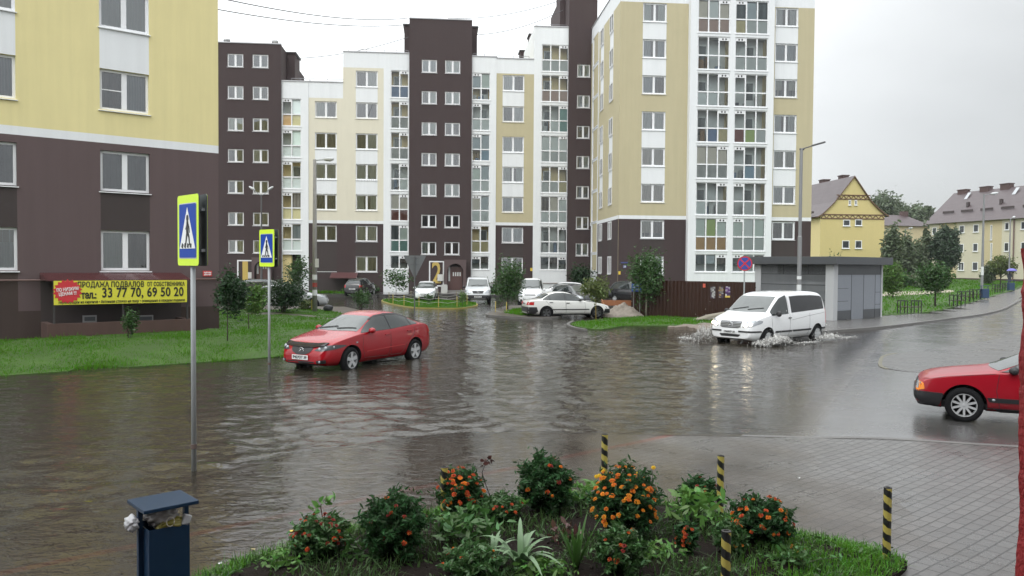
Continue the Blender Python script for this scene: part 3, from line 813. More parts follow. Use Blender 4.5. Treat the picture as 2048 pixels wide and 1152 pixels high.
bt('33 77 70, 69 50 20', .655, .46, .44, .63, bold=.009, space=1.05)
bt('перегородки из кирпича • бетонная стяжка на полу • освещение в каждом подвале', .505, .10, .13, .95, bold=.001, shear=.2)
pts = []
for i in range(36):
    q = 2 * math.pi * i / 36; r = .46 if i % 2 else .38
    pts.append((.095 * bw + r * math.cos(q) * .92, .56 * bh + r * math.sin(q) * .86))
m = MB(); m.M = Matrix.Rotation(R(90), 4, 'X'); m.prism(pts, .002, .012); m.build('red_burst', mat('burst_red', (.55, .03, .04), .5), ban)
wt_ = mat('banner_white', (.8, .8, .8), .5)
text('ПО НИЗКИМ', .15, wt_, ban, plane_M((.095 * bw, -.018, .64 * bh), (1, 0, .10), (-.10, 0, 1)), width=.62, bold=.003)
text('ЦЕНАМ !!!', .15, wt_, ban, plane_M((.095 * bw, -.018, .46 * bh), (1, 0, .10), (-.10, 0, 1)), width=.50, bold=.003)
# ------------------------------------------------------------------ ground, road, water
def sst(a, b, x):
    t = np.clip((x - a) / (b - a), 0, 1); return t * t * (3 - 2 * t)
def road_z(x, y):
    t = (x - 5.2) * .876 - (y - 13) * .48
    z = -.17 + .19 * sst(-4.8, 1.2, t)
    return z + np.maximum(0, y - 45) * .0125 * sst(8, 14, x)
def pip(poly, x, y):
    ins = np.zeros(np.shape(x), bool); n = len(poly)
    for i in range(n):
        x0, y0 = poly[i][:2]; x1, y1 = poly[(i + 1) % n][:2]
        if y0 == y1: continue
        c = ((y0 > y) != (y1 > y)) & (x < (x1 - x0) * (y - y0) / (y1 - y0) + x0)
        ins ^= c
    return ins
def dist_poly(poly, x, y):
    d = np.full(np.shape(x), 1e9); n = len(poly)
    for i in range(n):
        ax, ay = poly[i][:2]; bx, by = poly[(i + 1) % n][:2]
        L = (bx - ax) ** 2 + (by - ay) ** 2 + 1e-9
        t = np.clip(((x - ax) * (bx - ax) + (y - ay) * (by - ay)) / L, 0, 1)
        d = np.minimum(d, np.hypot(x - ax - t * (bx - ax), y - ay - t * (by - ay)))
    return d
def pave_z(x, y):
    w = .005 * np.sin(x * .9 + 1.3 * np.sin(y * .8)) + .004 * np.sin(x * 2.3 - y * 1.9) + .003 * np.sin(x * 4.1 + y * 3.3)
    return np.minimum(.065, np.where(x > 4.7, .036, .0085) * (x - 4.7)) + w

def wet_asphalt(name, col, r0, r1, scale=.8):
    m, nt, out, N, L = nodes(name)
    p = N('ShaderNodeBsdfPrincipled'); p.inputs['Specular IOR Level'].default_value = .6; p.inputs['Coat Weight'].default_value = .5; p.inputs['Coat Roughness'].default_value = .17; p.inputs['Coat IOR'].default_value = 1.4
    tc = N('ShaderNodeTexCoord')
    n = N('ShaderNodeTexNoise', i_Scale=scale, i_Detail=5., i_Roughness=.6); L(tc.outputs['Object'], n.inputs['Vector'])
    mr = N('ShaderNodeMapRange', i_1=.35, i_2=.65, i_3=r0, i_4=r1); L(n.outputs[0], mr.inputs[0]); L(mr.outputs[0], p.inputs['Roughness'])
    n2 = N('ShaderNodeTexNoise', i_Scale=220., i_Detail=2.); L(tc.outputs['Object'], n2.inputs['Vector'])
    n3 = N('ShaderNodeTexNoise', i_Scale=.35, i_Detail=6., i_Roughness=.7); L(tc.outputs['Object'], n3.inputs['Vector'])
    mx = N('ShaderNodeMix', data_type='RGBA'); mx.inputs[6].default_value = rgba(tuple(c * .65 for c in col)); mx.inputs[7].default_value = rgba(tuple(c * 1.5 for c in col))
    L(n3.outputs[0], mx.inputs[0]); L(mx.outputs[2], p.inputs['Base Color'])
    b = N('ShaderNodeBump', i_Strength=.25, i_Distance=.004); L(n2.outputs[0], b.inputs['Height'])
    n4 = N('ShaderNodeTexNoise', i_Scale=1.6, i_Detail=3.); L(tc.outputs['Object'], n4.inputs['Vector'])
    b2 = N('ShaderNodeBump', i_Strength=.25, i_Distance=.02); L(n4.outputs[0], b2.inputs['Height']); L(b.outputs[0], b2.inputs['Normal'])
    L(b2.outputs[0], p.inputs['Normal']); L(p.outputs[0], out.inputs[0]); MATS[name] = m
    return m
ASPH = wet_asphalt('wet_asphalt', (.060, .058, .057), .12, .34)

def paver_mat(name, c1, c2, mortar, ang, sx, sy, rough=(.2, .5)):
    m, nt, out, N, L = nodes(name)
    p = N('ShaderNodeBsdfPrincipled'); p.inputs['Specular IOR Level'].default_value = .5; p.inputs['Coat Weight'].default_value = .3; p.inputs['Coat Roughness'].default_value = .28; p.inputs['Coat IOR'].default_value = 1.33
    tc = N('ShaderNodeTexCoord'); mp = N('ShaderNodeMapping'); mp.inputs['Rotation'].default_value = (0, 0, -ang)
    L(tc.outputs['Object'], mp.inputs['Vector'])
    # slight unevenness of the courses
    nw = N('ShaderNodeTexNoise', i_Scale=1.1, i_Detail=2.); L(mp.outputs[0], nw.inputs['Vector'])
    vm = N('ShaderNodeVectorMath', operation='MULTIPLY_ADD'); L(nw.outputs['Color'], vm.inputs[0]); vm.inputs[1].default_value = (.035, .035, 0); L(mp.outputs[0], vm.inputs[2])
    br = N('ShaderNodeTexBrick', offset=.5); br.inputs['Scale'].default_value = 1.
    br.inputs['Brick Width'].default_value = sx; br.inputs['Row Height'].default_value = sy; br.inputs['Mortar Size'].default_value = .009
    br.inputs['Mortar Smooth'].default_value = .4; br.inputs['Bias'].default_value = 0.
    br.inputs['Color1'].default_value = rgba(c1); br.inputs['Color2'].default_value = rgba(c2); br.inputs['Mortar'].default_value = rgba(mortar)
    L(vm.outputs[0], br.inputs['Vector'])
    n = N('ShaderNodeTexNoise', i_Scale=.9, i_Detail=7., i_Roughness=.7); L(tc.outputs['Object'], n.inputs['Vector'])
    # red courses of pavers
    sep = N('ShaderNodeSeparateXYZ'); L(vm.outputs[0], sep.inputs[0])
    a = N('ShaderNodeMath', operation='SUBTRACT', i_1=RED_V); L(sep.outputs[1], a.inputs[0])
    ab = N('ShaderNodeMath', operation='ABSOLUTE'); L(a.outputs[0], ab.inputs[0])
    lt_ = N('ShaderNodeMath', operation='LESS_THAN', i_1=.065); L(ab.outputs[0], lt_.inputs[0])
    mr_ = N('ShaderNodeMix', data_type='RGBA'); L(lt_.outputs[0], mr_.inputs[0]); L(br.outputs[0], mr_.inputs[6]); mr_.inputs[7].default_value = (.16, .055, .045, 1)
    hs = N('ShaderNodeHueSaturation'); L(mr_.outputs[2], hs.inputs['Color'])
    mv = N('ShaderNodeMapRange', i_1=.3, i_2=.7, i_3=.72, i_4=1.28); L(n.outputs[0], mv.inputs[0]); L(mv.outputs[0], hs.inputs['Value'])
    L(hs.outputs[0], p.inputs['Base Color'])
    rr = N('ShaderNodeMapRange', i_1=.35, i_2=.65, i_3=rough[0], i_4=rough[1]); L(n.outputs[0], rr.inputs[0]); L(rr.outputs[0], p.inputs['Roughness'])
    b = N('ShaderNodeBump', i_Strength=.65, i_Distance=.013, invert=True); L(br.outputs['Fac'], b.inputs['Height'])
    ng = N('ShaderNodeTexNoise', i_Scale=90., i_Detail=3.); L(tc.outputs['Object'], ng.inputs['Vector'])
    b2 = N('ShaderNodeBump', i_Strength=.2, i_Distance=.004); L(ng.outputs[0], b2.inputs['Height']); L(b.outputs[0], b2.inputs['Normal'])
    L(b2.outputs[0], p.inputs['Normal']); L(p.outputs[0], out.inputs[0]); MATS[name] = m
    return m
PA = R(38.6)
q0, q1 = G(377, 1066, -.06), G(800, 981, -.04)
RED_V = float((-math.sin(PA) * (q0.x + q1.x) + math.cos(PA) * (q0.y + q1.y)) / 2)
PAVER = paver_mat('wet_pavers', (.072, .067, .064), (.098, .092, .088), (.020, .018, .016), PA, .21, .14)
RED_V = -900.
PAVER2 = paver_mat('island_pavers', (.075, .072, .069), (.09, .086, .083), (.035, .032, .03), R(10), .2, .1)
KERB = mat('kerb_concrete', (.115, .11, .105), .45, var=.2, vscale=2., bump=.3, bscale=40)
KERBY = mat('kerb_yellow_paint', (.30, .25, .06), .5, var=.3, vscale=2.)

# pavement in front
kerb_pts = [(-14, 1.5), (-7.2, 4.2), (-5.9, 6.4), (-5.23, 8.0), (-4.73, 9.34), (-3.91, 10.53), (-2.48, 12.0), (-.3, 12.95), (2.28, 12.84), (5.4, 12.49), (7.62, 11.72), (12, 10.2), (22, 6.8), (34, 2.5)]
kerb_s = smooth_poly(kerb_pts, 5, closed=False)
pave_poly = kerb_s + [(34, -2), (-14, -2)]
# road: one sheet to the horizon
xs = np.concatenate([np.linspace(-400, -60, 8)[:-1], np.linspace(-60, 60, 121), np.linspace(60, 400, 8)[1:]])
ys = np.concatenate([np.linspace(-150, 0, 5)[:-1], np.linspace(0, 140, 141), np.linspace(140, 500, 9)[1:]])
X, Y = np.meshgrid(xs, ys); Z = road_z(X, np.minimum(Y, 140)); Z = np.where(pip(pave_poly, X, Y) & (dist_poly(pave_poly, X, Y) > 1.1), -.4, Z)
def grid_mesh(name, X, Y, Z, m, smooth=True):
    ny, nx = X.shape
    me = bpy.data.meshes.new(name); me.vertices.add(nx * ny)
    me.vertices.foreach_set('co', np.stack([X, Y, Z], -1).astype(np.float32).ravel())
    i = np.arange(ny - 1)[:, None] * nx + np.arange(nx - 1)[None]
    q = np.stack([i, i + 1, i + 1 + nx, i + nx], -1).reshape(-1, 4)
    me.loops.add(q.size); me.loops.foreach_set('vertex_index', q.ravel().astype(np.int32))
    me.polygons.add(len(q)); me.polygons.foreach_set('loop_start', np.arange(0, q.size, 4, dtype=np.int32)); me.polygons.foreach_set('loop_total', np.full(len(q), 4, np.int32))
    me.update(calc_edges=True); me.validate()
    if smooth: me.polygons.foreach_set('use_smooth', [True] * len(me.polygons))
    me.materials.append(m); return me
ro = obj('road', grid_mesh('road', X, Y, Z, ASPH)); ro['kind'] = 'structure'

pv = sheet('pavement', pave_poly, lambda x, y: float(pave_z(x, y)), PAVER, 1.2, .3)
def ribbon(name, pts, w, zf, h, m, kind='structure', side=-1, parent=None):
    mb = MB(); n = len(pts); L_ = []
    for i, p in enumerate(pts):
        a = Vector(pts[max(0, i - 1)][:2]); b = Vector(pts[min(n - 1, i + 1)][:2]); t = (b - a).normalized(); nn = Vector((-t.y, t.x)) * side
        z = zf(p[0], p[1])
        q = Vector(p[:2]) + nn * w
        L_.append(((p[0], p[1], z - h), (p[0], p[1], z), (q.x, q.y, z), (q.x, q.y, z - h)))
    vs = [v for r in L_ for v in r]; fs = []
    for i in range(n - 1):
        for k in range(3): fs.append((i * 4 + k, i * 4 + k + 1, i * 4 + 5 + k, i * 4 + 4 + k))
    fs += [(0, 1, 2, 3), ((n - 1) * 4, (n - 1) * 4 + 1, (n - 1) * 4 + 2, (n - 1) * 4 + 3)]
    mb.add(vs, fs); o = mb.build(name, m, parent)
    if kind: o['kind'] = kind
    return o
ribbon('kerb', kerb_s, .13, lambda x, y: float(pave_z(x, y)) + .006, .35, KERB, side=1)

# grass
GRASS_SOIL = mat('lawn_soil', (.038, .085, .009), .85, var=.7, vscale=.9, bump=.5, bscale=30)
GRASS = mat('grass_blade', (.068, .185, .008), .6, island=.32, trans=.35, spec=.12)
GRASS_D = mat('grass_blade_far', (.060, .145, .020), .5, island=.28, trans=.3)
MUD = mat('wet_mud', (.085, .07, .058), .35, var=.35, vscale=1.5, bump=.6, bscale=14)
def fast_mesh(name, co, nper, mats, smooth=False):
    """co: (n, nper, 3) separate faces"""
    n, nper = co.shape[:2]; me = bpy.data.meshes.new(name); me.vertices.add(n * nper)
    me.vertices.foreach_set('co', co.astype(np.float32).ravel())
    me.loops.add(n * nper); me.loops.foreach_set('vertex_index', np.arange(n * nper, dtype=np.int32))
    me.polygons.add(n); me.polygons.foreach_set('loop_start', np.arange(0, n * nper, nper, dtype=np.int32)); me.polygons.foreach_set('loop_total', np.full(n, nper, np.int32))
    me.update(calc_edges=True)
    for m in (mats if isinstance(mats, (list, tuple)) else [mats]): me.materials.append(m)
    return me
def blades(poly, dens, h, w, zf, edge=0., lean=.5, clump=0., far=False):
    xs = [p[0] for p in poly]; ys = [p[1] for p in poly]
    A = (max(xs) - min(xs)) * (max(ys) - min(ys)); n = int(A * dens)
    x = nrng.uniform(min(xs), max(xs), n); y = nrng.uniform(min(ys), max(ys), n)
    k = pip(poly, x, y); x, y = x[k], y[k]; n = len(x)
    if clump:
        v = np.sin(x * 2.1 + np.sin(y * 1.7) * 2) * np.sin(y * 2.6 + np.sin(x * 1.3) * 2) + nrng.normal(0, .6, n)
        k = v > -clump; x, y = x[k], y[k]; n = len(x)
    z = np.array([zf(a, b) for a, b in zip(x, y)]) - .01
    hh = h * nrng.uniform(.45, 1.25, n) * (1 + .5 * np.sin(x * 1.9) * np.sin(y * 1.4 + 1)); a = nrng.uniform(0, 6.283, n); l = nrng.normal(0, lean, n) * hh; b = nrng.uniform(0, 6.283, n)
    dx, dy = np.cos(a) * w, np.sin(a) * w
    p = np.zeros((n, 4, 3))
    p[:, 0] = np.stack([x - dx, y - dy, z], 1); p[:, 1] = np.stack([x + dx, y + dy, z], 1)
    mx, my = x + np.cos(b) * l * .4, y + np.sin(b) * l * .4
    p[:, 2] = np.stack([x + np.cos(b) * l + dx * .15, y + np.sin(b) * l + dy * .15, z + hh], 1); p[:, 3] = np.stack([x + np.cos(b) * l * .5 - dx * .9, y + np.sin(b) * l * .5 - dy * .9, z + hh * .6], 1)
    return p
def gz(ze, slope_to=None):
    return lambda x, y: ze
def lawn(name, pix, z, dens, h, w, m=None, zf=None, clump=1.2, soil=None, skirt=.4, world=None):
    poly = world or [tuple(GT(px, py, z)[:2]) for px, py in pix]
    poly = smooth_poly(poly, 4)
    zf = zf or (lambda x, y: z)
    sheet(name, poly, zf, soil or GRASS_SOIL, 1.0, skirt)
    return poly, blades(poly, dens, h, w, zf, clump=clump)
gr = []
# left verge: climbs from the water's edge to the wall
lz = lambda x, y: float(np.clip(.03 + .09 * ((-(x + 12.28) * .60 + (y - 18.86) * .80)), .03, .36)) if True else 0
edge = [(-40, 752 + 0), ]
e0 = [tuple(G(px, py, .02)[:2]) for px, py in ((-700, 800), (-300, 772), (0, 752), (150, 740), (300, 730.5), (450, 721.5), (550, 714), (640, 702), (700, 690), (742, 668))]
wallpt = lambda s, d: tuple((FL.P(s, d, 0))[:2])
e1 = [tuple(G(720, 655, .1)[:2]), tuple(G(612, 659, .2)[:2]), tuple(G(521, 664, .25)[:2]), tuple(G(432, 663, .28)[:2]), wallpt(-3.4, -1.5), wallpt(-16, -1.5), wallpt(-30, -1.5)]
poly_v = e0 + e1
sheet('lawn', poly_v, lz, GRASS_SOIL, .8, .4)
gr.append(blades(poly_v, 480, .05, .007, lz, clump=.75)); gr.append(blades(poly_v, 40, .13, .008, lz, clump=.1))
fr_ = []
for (ax, ay), (bx, by) in zip(e0[2:], e0[3:]):
    L_ = math.hypot(bx - ax, by - ay); nx, ny = (by - ay) / L_, -(bx - ax) / L_
    fr_.append(blades([(ax - nx * .25, ay - ny * .25), (bx - nx * .25, by - ny * .25), (bx + nx * .22, by + ny * .22), (ax + nx * .22, ay + ny * .22)], 420, .10, .008, lambda x, y: .02, clump=.25))
gr += fr_
# ragged fringe over the water's edge
dz = .24
vp = [tuple(GT(px, py, dz)[:2]) for px, py in ((380, 660), (437, 664), (521, 665), (612, 660), (730, 655), (770, 630), (690, 612), (600, 611), (500, 612), (380, 612))]
sheet('footpath', vp, lambda x, y: .22, MUD, 2., .4)
for pix in (((425, 656), (560, 655.5), (660, 650), (690, 642), (655, 637.5), (600, 632), (540, 629), (425, 629)),
            ((425, 627), (547, 624.5), (612, 629), (660, 636), (690, 628), (655, 621.5), (612, 617), (540, 619.5), (425, 619))):
    p_, b_ = lawn('lawn', pix, .235, 220, .06, .011, skirt=.2); gr.append(b_)
# islands
def island(pix, z, kerbm, dens=120, name='lawn', h=.10, soil=None, kw=.14):
    poly = smooth_poly([tuple(G(px, py, z)[:2]) for px, py in pix], 5)
    sheet(name, poly, lambda x, y: z, soil or GRASS_SOIL, 1., .4)
    if kerbm: ribbon('kerb', poly + [poly[0]], kw, lambda x, y: z + .012, .4, kerbm, side=1 if sum((poly[i][0] * poly[(i + 1) % len(poly)][1] - poly[(i + 1) % len(poly)][0] * poly[i][1]) for i in range(len(poly))) < 0 else -1)
    if dens: gr.append(blades(poly, dens, h, .016, lambda x, y: z, clump=1.2))
    return poly
isl1 = island([(768, 603), (800, 610.5), (838, 615), (908, 616), (942, 613), (953, 608.5), (935, 602.5), (880, 600), (800, 597), (770, 599)], .06, KERBY, kw=.09)
isl2 = island([(980, 629.5), (1040, 633.5), (1110, 634), (1115, 622), (1085, 613), (1030, 611), (1000, 617), (983, 624)], .1, KERB, 0, name='planting_strip', soil=MUD)
gr.append(blades([tuple(G(px, py, .1)[:2]) for px, py in ((1008, 626), (1040, 631), (1100, 630), (1095, 619), (1030, 619))], 200, .16, .016, lambda x, y: .1, clump=1.))
isl3 = island([(1141, 648), (1165, 655), (1195, 658), (1222, 656.5), (1242, 652.5), (1282, 651), (1345, 650), (1400, 650), (1450, 645), (1440, 634), (1380, 633), (1310, 633), (1250, 634), (1205, 638), (1160, 643)], .05, None, 140, h=.09)
ribbon('kerb', smooth_poly([tuple(G(px, py, .06)[:2]) for px, py in ((1150, 642), (1139, 648), (1150, 654), (1175, 659))], 4, False), .14, lambda x, y: .075, .3, KERB)
mudp = smooth_poly([tuple(G(px, py, .12)[:2]) for px, py in ((1335, 652), (1380, 655), (1430, 664), (1450, 655), (1440, 644), (1390, 646))], 4)
sheet('mud_bank', mudp, lambda x, y: .10 + .05 * math.sin(x * 3.1) * math.sin(y * 2.7 + 1), mat('rubble_mud', (.16, .13, .105), .6, var=.5, vscale=5, bump=1., bscale=9), .25, .4)
# right-hand footway and park
kb = [(1505, 676), (1580, 669), (1649, 661.5), (1768, 652), (1892, 637), (1964.6, 627), (2008, 615.5), (2043, 596), (2075, 580), (2120, 566)]
gi_ = [(1520, 652), (1700, 641), (1764, 631.5), (1855, 624.5), (1917, 612), (1965, 597), (2019, 581), (2043, 571.5), (2060, 566), (2085, 561)]
kbw = [GT(px, py, .10) for px, py in kb]; giw = [GT(px, py, .10) for px, py in gi_]
kbs = smooth_poly([tuple(p[:2]) for p in kbw], 5, False); gis = smooth_poly([tuple(p[:2]) for p in giw], 5, False)
def rz_(off): return lambda x, y: off + rise(y)
foot = mat('footway_wet', (.12, .115, .11), .25, var=.15, vscale=1.2, bump=.3, bscale=60)
sheet('footway', kbs + gis[::-1] + [(11.5, 38.5)], rz_(.10), foot, 2., .4)
ribbon('kerb', kbs, .15, rz_(.115), .5, KERB, side=-1)
pk = gis[8:] + [(75, 140), (24, 140), (13, 60), (15, 44)]
sheet('park_lawn', pk, rz_(.12), GRASS_SOIL, 4., .4)
gr.append(blades(pk[:], 14, .14, .03, rz_(.12), clump=1.4))
pth = smooth_poly([tuple(GT(px, py, .14)[:2]) for px, py in ((1764, 592), (1800, 590.5), (1850, 588), (1905, 584), (1896, 580), (1830, 582.5), (1764, 584))], 4)
sheet('sandy_path', pth, rz_(.15), mat('sand_path', (.36, .31, .25), .7, var=.2), 2., .1)
# forecourt strip along the long block
fc = [tuple((FB.P(s, d, 0))[:2]) for s, d in ((-36, .2), (-36, -5.2), (-7, -5.4), (-3, -4.2), (3.4, -4.4), (5, -5.), (11.2, -5.), (13.8, -3.), (13.8, .2))]
sheet('forecourt', fc, lambda x, y: .22, MATS['wet_asphalt'], 3., .5)
gr.append(blades([tuple((FB.P(s, d, 0))[:2]) for s, d in ((-22, -.5), (-22, -3.2), (-6, -3.2), (-6, -.5))], 50, .22, .03, lambda x, y: .22, clump=.8))
gr.append(blades([tuple((FB.P(s, d, 0))[:2]) for s, d in ((3.6, -.5), (3.6, -3.2), (11.5, -3.2), (11.5, -.5))], 50, .25, .03, lambda x, y: .22, clump=.6))
# traffic island on the right
tip = smooth_poly([tuple(G(px, py, .04)[:2]) for px, py in ((1766, 718), (1782, 708), (1860, 697), (1960, 683), (2060, 667), (2300, 640), (2400, 720), (2300, 775), (1900, 748), (1778, 736))], 4)
sheet('traffic_island', tip, lambda x, y: .023, PAVER2, 1.5, .3)
ribbon('kerb', tip[:6], .10, lambda x, y: .026, .3, mat('kerb_dirty_yellow', (.13, .12, .085), .5, var=.4, vscale=1.5), side=1); ribbon('kerb', tip[-4:] + tip[:1], .10, lambda x, y: .026, .3, MATS['kerb_dirty_yellow'], side=1)
g_all = np.concatenate(gr)
go = obj('grass', fast_mesh('grass', g_all, 4, GRASS)); tag(go, 'short wet green grass on the lawns, verges and islands', 'grass', kind='stuff')

# ------------------------------------------------------------------ flood water
KX, KY = np.array([p[0] for p in kerb_s]), np.array([p[1] for p in kerb_s])
xs = np.concatenate([np.linspace(-90, -17, 12)[:-1], np.arange(-17, 17, .105), np.linspace(17, 70, 12)])
yy = [1.]; 
while yy[-1] < 78: yy.append(yy[-1] + max(.07, min(.6, .07 + (yy[-1] - 14) * .0075)))
X, Y = np.meshgrid(xs, np.array(yy))
inpave = pip(pave_poly, X, Y)
gzv = np.where(inpave, pave_z(X, Y), road_z(X, Y))
kd = np.full(X.shape, 1e9)
for i in range(len(kerb_s) - 1):
    ax, ay = kerb_s[i]; bx, by = kerb_s[i + 1]
    L_ = (bx - ax) ** 2 + (by - ay) ** 2 + 1e-9; t = np.clip(((X - ax) * (bx - ax) + (Y - ay) * (by - ay)) / L_, 0, 1)
    kd = np.minimum(kd, np.hypot(X - ax - t * (bx - ax), Y - ay - t * (by - ay)))
sgn = np.where(inpave, -1, 1)
depth = np.maximum(0, -gzv)
dsm = np.where(inpave, np.minimum(depth, .17), .17 * sst(-.6, .8, kd) * 0 + depth)
H_ = np.zeros(X.shape)
wr = np.random.default_rng(5)
for lam_lo, lam_hi, n, slope in ((.34, .62, 34, .017), (.62, 1.3, 18, .0125), (1.3, 2.8, 8, .006)):
    for _ in range(n):
        lam = wr.uniform(lam_lo, lam_hi); a = R(-100) + wr.normal(0, .75); k = 2 * math.pi / lam
        ph = k * (X * math.cos(a) + Y * math.sin(a)) + wr.uniform(0, 6.28)
        s = np.sin(ph)
        H_ += slope / k * (s + .25 * np.sin(2 * ph + .5))
gust = .55 + .75 * sst(-.6, .9, np.sin(X * .42 + .8 * np.sin(Y * .31)) * np.cos(Y * .27 - .5 * np.sin(X * .23)))
calm_left = .55 + .45 * sst(-9, -3, X)
amp = np.clip(depth / .14, 0, 1) ** 1.3 * gust * calm_left
amp = np.where(inpave, amp * .32, amp)
H_ *= amp * np.clip(1.15 - (Y - 10) / 90, .5, 1.1)
# crest that runs along the drowned kerb, and the wash behind the van
nz = np.sin(X * 2.3 + np.sin(Y * 1.9)) * .5 + np.sin(X * 5.1 - Y * 3.3) * .3
H_ += np.where(X < 5.2, 1, 0) * sst(5.2, 1.5, X) * .006 * (1 + .9 * nz) * np.exp(-((sgn * kd - .25) / .09) ** 2) * np.clip(depth / .08, 0.15, 1)
H_ += np.where(X < 5.2, 1, 0) * sst(5.2, 2.5, X) * .004 * (1 + .9 * nz) * np.exp(-((sgn * kd - .7) / .12) ** 2)
H_ += sst(3.6, .5, X) * .0045 * np.sin((-math.sin(PA) * X + math.cos(PA) * Y) / .16 * 6.283) * np.where(inpave, np.clip(depth / .03, 0, 1) * np.clip(1.3 - kd / 3.2, 0, 1), 0)
VX, VY = 9.0, 27.0; hx, hy = -.664, -.747
rx, ry = X - VX, Y - VY; al = rx * hx + ry * hy; ac = -rx * hy + ry * hx
H_ += .03 * np.exp(-((np.abs(ac) - (1.4 + .42 * np.maximum(0, -al))) / .35) ** 2) * np.where(al < 1.5, 1, 0) * np.exp(np.minimum(0, al) / 9) * np.clip(depth / .1, 0, 1)
for (cx, cy, w0) in ((3.1, 17.4, 1.), (3.9, 19.3, .8)):
    rr = np.hypot(X - cx, (Y - cy) * .8); H_ += .009 * w0 * np.sin(rr * 7.5) * np.exp(-rr / 1.9) * np.clip(depth / .1, 0, 1)
wm = None
def water_mat():
    m, nt, out, N, L = nodes('flood_water')
    at = N('ShaderNodeAttribute', attribute_name='depth')
    e = N('ShaderNodeMath', operation='MULTIPLY', i_1=-7.); L(at.outputs['Fac'], e.inputs[0])
    ex = N('ShaderNodeMath', operation='EXPONENT'); L(e.outputs[0], ex.inputs[0])
    fa = N('ShaderNodeMath', operation='SUBTRACT', i_0=1.); L(ex.outputs[0], fa.inputs[1])
    tr = N('ShaderNodeBsdfTransparent'); tr.inputs[0].default_value = (.86, .78, .68, 1)
    df = N('ShaderNodeBsdfDiffuse')
    tc = N('ShaderNodeTexCoord')
    n0 = N('ShaderNodeTexNoise', i_Scale=.35, i_Detail=5., i_Roughness=.65); L(tc.outputs['Object'], n0.inputs['Vector'])
    mc = N('ShaderNodeMix', data_type='RGBA'); mc.inputs[6].default_value = (.032, .028, .021, 1); mc.inputs[7].default_value = (.066, .057, .042, 1); L(n0.outputs[0], mc.inputs[0]); L(mc.outputs[2], df.inputs[0])
    m1 = N('ShaderNodeMixShader'); L(fa.outputs[0], m1.inputs[0]); L(tr.outputs[0], m1.inputs[1]); L(df.outputs[0], m1.inputs[2])
    fo = N('ShaderNodeAttribute', attribute_name='foam'); nf = N('ShaderNodeTexNoise', i_Scale=7., i_Detail=6., i_Roughness=.75); L(tc.outputs['Object'], nf.inputs['Vector'])
    fa2 = N('ShaderNodeMath', operation='ADD'); L(fo.outputs['Fac'], fa2.inputs[0]); L(nf.outputs[0], fa2.inputs[1]); fm_ = N('ShaderNodeMapRange', i_1=1.02, i_2=1.35, i_4=.42); L(fa2.outputs[0], fm_.inputs[0])
    fd = N('ShaderNodeBsdfDiffuse'); fd.inputs[0].default_value = (.42, .41, .39, 1); m1b = N('ShaderNodeMixShader'); L(fm_.outputs[0], m1b.inputs[0]); L(m1.outputs[0], m1b.inputs[1]); L(fd.outputs[0], m1b.inputs[2]); m1 = m1b
    # rain-pocked ripples
    mp = N('ShaderNodeMapping'); mp.inputs['Scale'].default_value = (.75, 1.6, 1.); mp.inputs['Rotation'].default_value = (0, 0, R(12)); L(tc.outputs['Object'], mp.inputs['Vector'])
    a = N('ShaderNodeTexNoise', i_Scale=4.2, i_Detail=3.5, i_Roughness=.55, i_Distortion=.6); L(mp.outputs[0], a.inputs['Vector'])
    b1 = N('ShaderNodeBump', i_Distance=.045, i_Strength=.55); L(a.outputs[0], b1.inputs['Height'])
    b_ = N('ShaderNodeTexNoise', i_Scale=13., i_Detail=2., i_Distortion=.8); L(mp.outputs[0], b_.inputs['Vector'])
    b2 = N('ShaderNodeBump', i_Distance=.008, i_Strength=.22); L(b_.outputs[0], b2.inputs['Height']); L(b1.outputs[0], b2.inputs['Normal'])
    dd = N('ShaderNodeMapRange', i_1=.0, i_2=.1, i_3=.10, i_4=.42); L(at.outputs['Fac'], dd.inputs[0]); L(dd.outputs[0], b1.inputs['Strength'])
    gl = N('ShaderNodeBsdfGlossy', i_Roughness=.035); gr_ = N('ShaderNodeMapRange', i_1=.004, i_2=.05, i_3=.30, i_4=.035); L(at.outputs['Fac'], gr_.inputs[0]); L(gr_.outputs[0], gl.inputs['Roughness']); gl.inputs[0].default_value = (.96, .96, .97, 1); L(b2.outputs[0], gl.inputs['Normal'])
    fr = N('ShaderNodeFresnel', i_IOR=1.33); L(b2.outputs[0], fr.inputs['Normal'])
    m2 = N('ShaderNodeMixShader'); L(fr.outputs[0], m2.inputs[0]); L(m1.outputs[0], m2.inputs[1]); L(gl.outputs[0], m2.inputs[2])
    th = N('ShaderNodeMapRange', i_1=.0, i_2=.026, interpolation_type='SMOOTHSTEP'); L(at.outputs['Fac'], th.inputs[0]); t0 = N('ShaderNodeBsdfTransparent'); m3 = N('ShaderNodeMixShader'); L(th.outputs[0], m3.inputs[0]); L(t0.outputs[0], m3.inputs[1]); L(m2.outputs[0], m3.inputs[2])
    L(m3.outputs[0], out.inputs[0]); return m
wme = grid_mesh('flood_water', X, Y, H_, water_mat())
at = wme.attributes.new('depth', 'FLOAT', 'POINT'); at.data.foreach_set('value', depth.astype(np.float32).ravel())
foam = .72 * np.exp(-((sgn * kd - .12 - .09 * np.sin(X * 3.1 + Y)) / .16) ** 2) * (.55 + .45 * np.sin(X * 4.7 - Y * 3.1)) * np.clip((5.5 - X) / 2, 0, 1) * np.clip((X + 5.5) / 1., 0, 1) * (.55 + .45 * np.sin(X * 1.3 + 1)) + .5 * np.exp(-((sgn * kd - .75) / .08) ** 2) * np.clip((3 - X) / 2, 0, 1) * np.clip((X + 5.) / 1., 0, 1) * (.5 + .5 * np.sin(X * 2.1 + Y))
at = wme.attributes.new('foam', 'FLOAT', 'POINT'); at.data.foreach_set('value', foam.astype(np.float32).ravel())
wo = obj('flood_water', wme); wo['kind'] = 'structure'
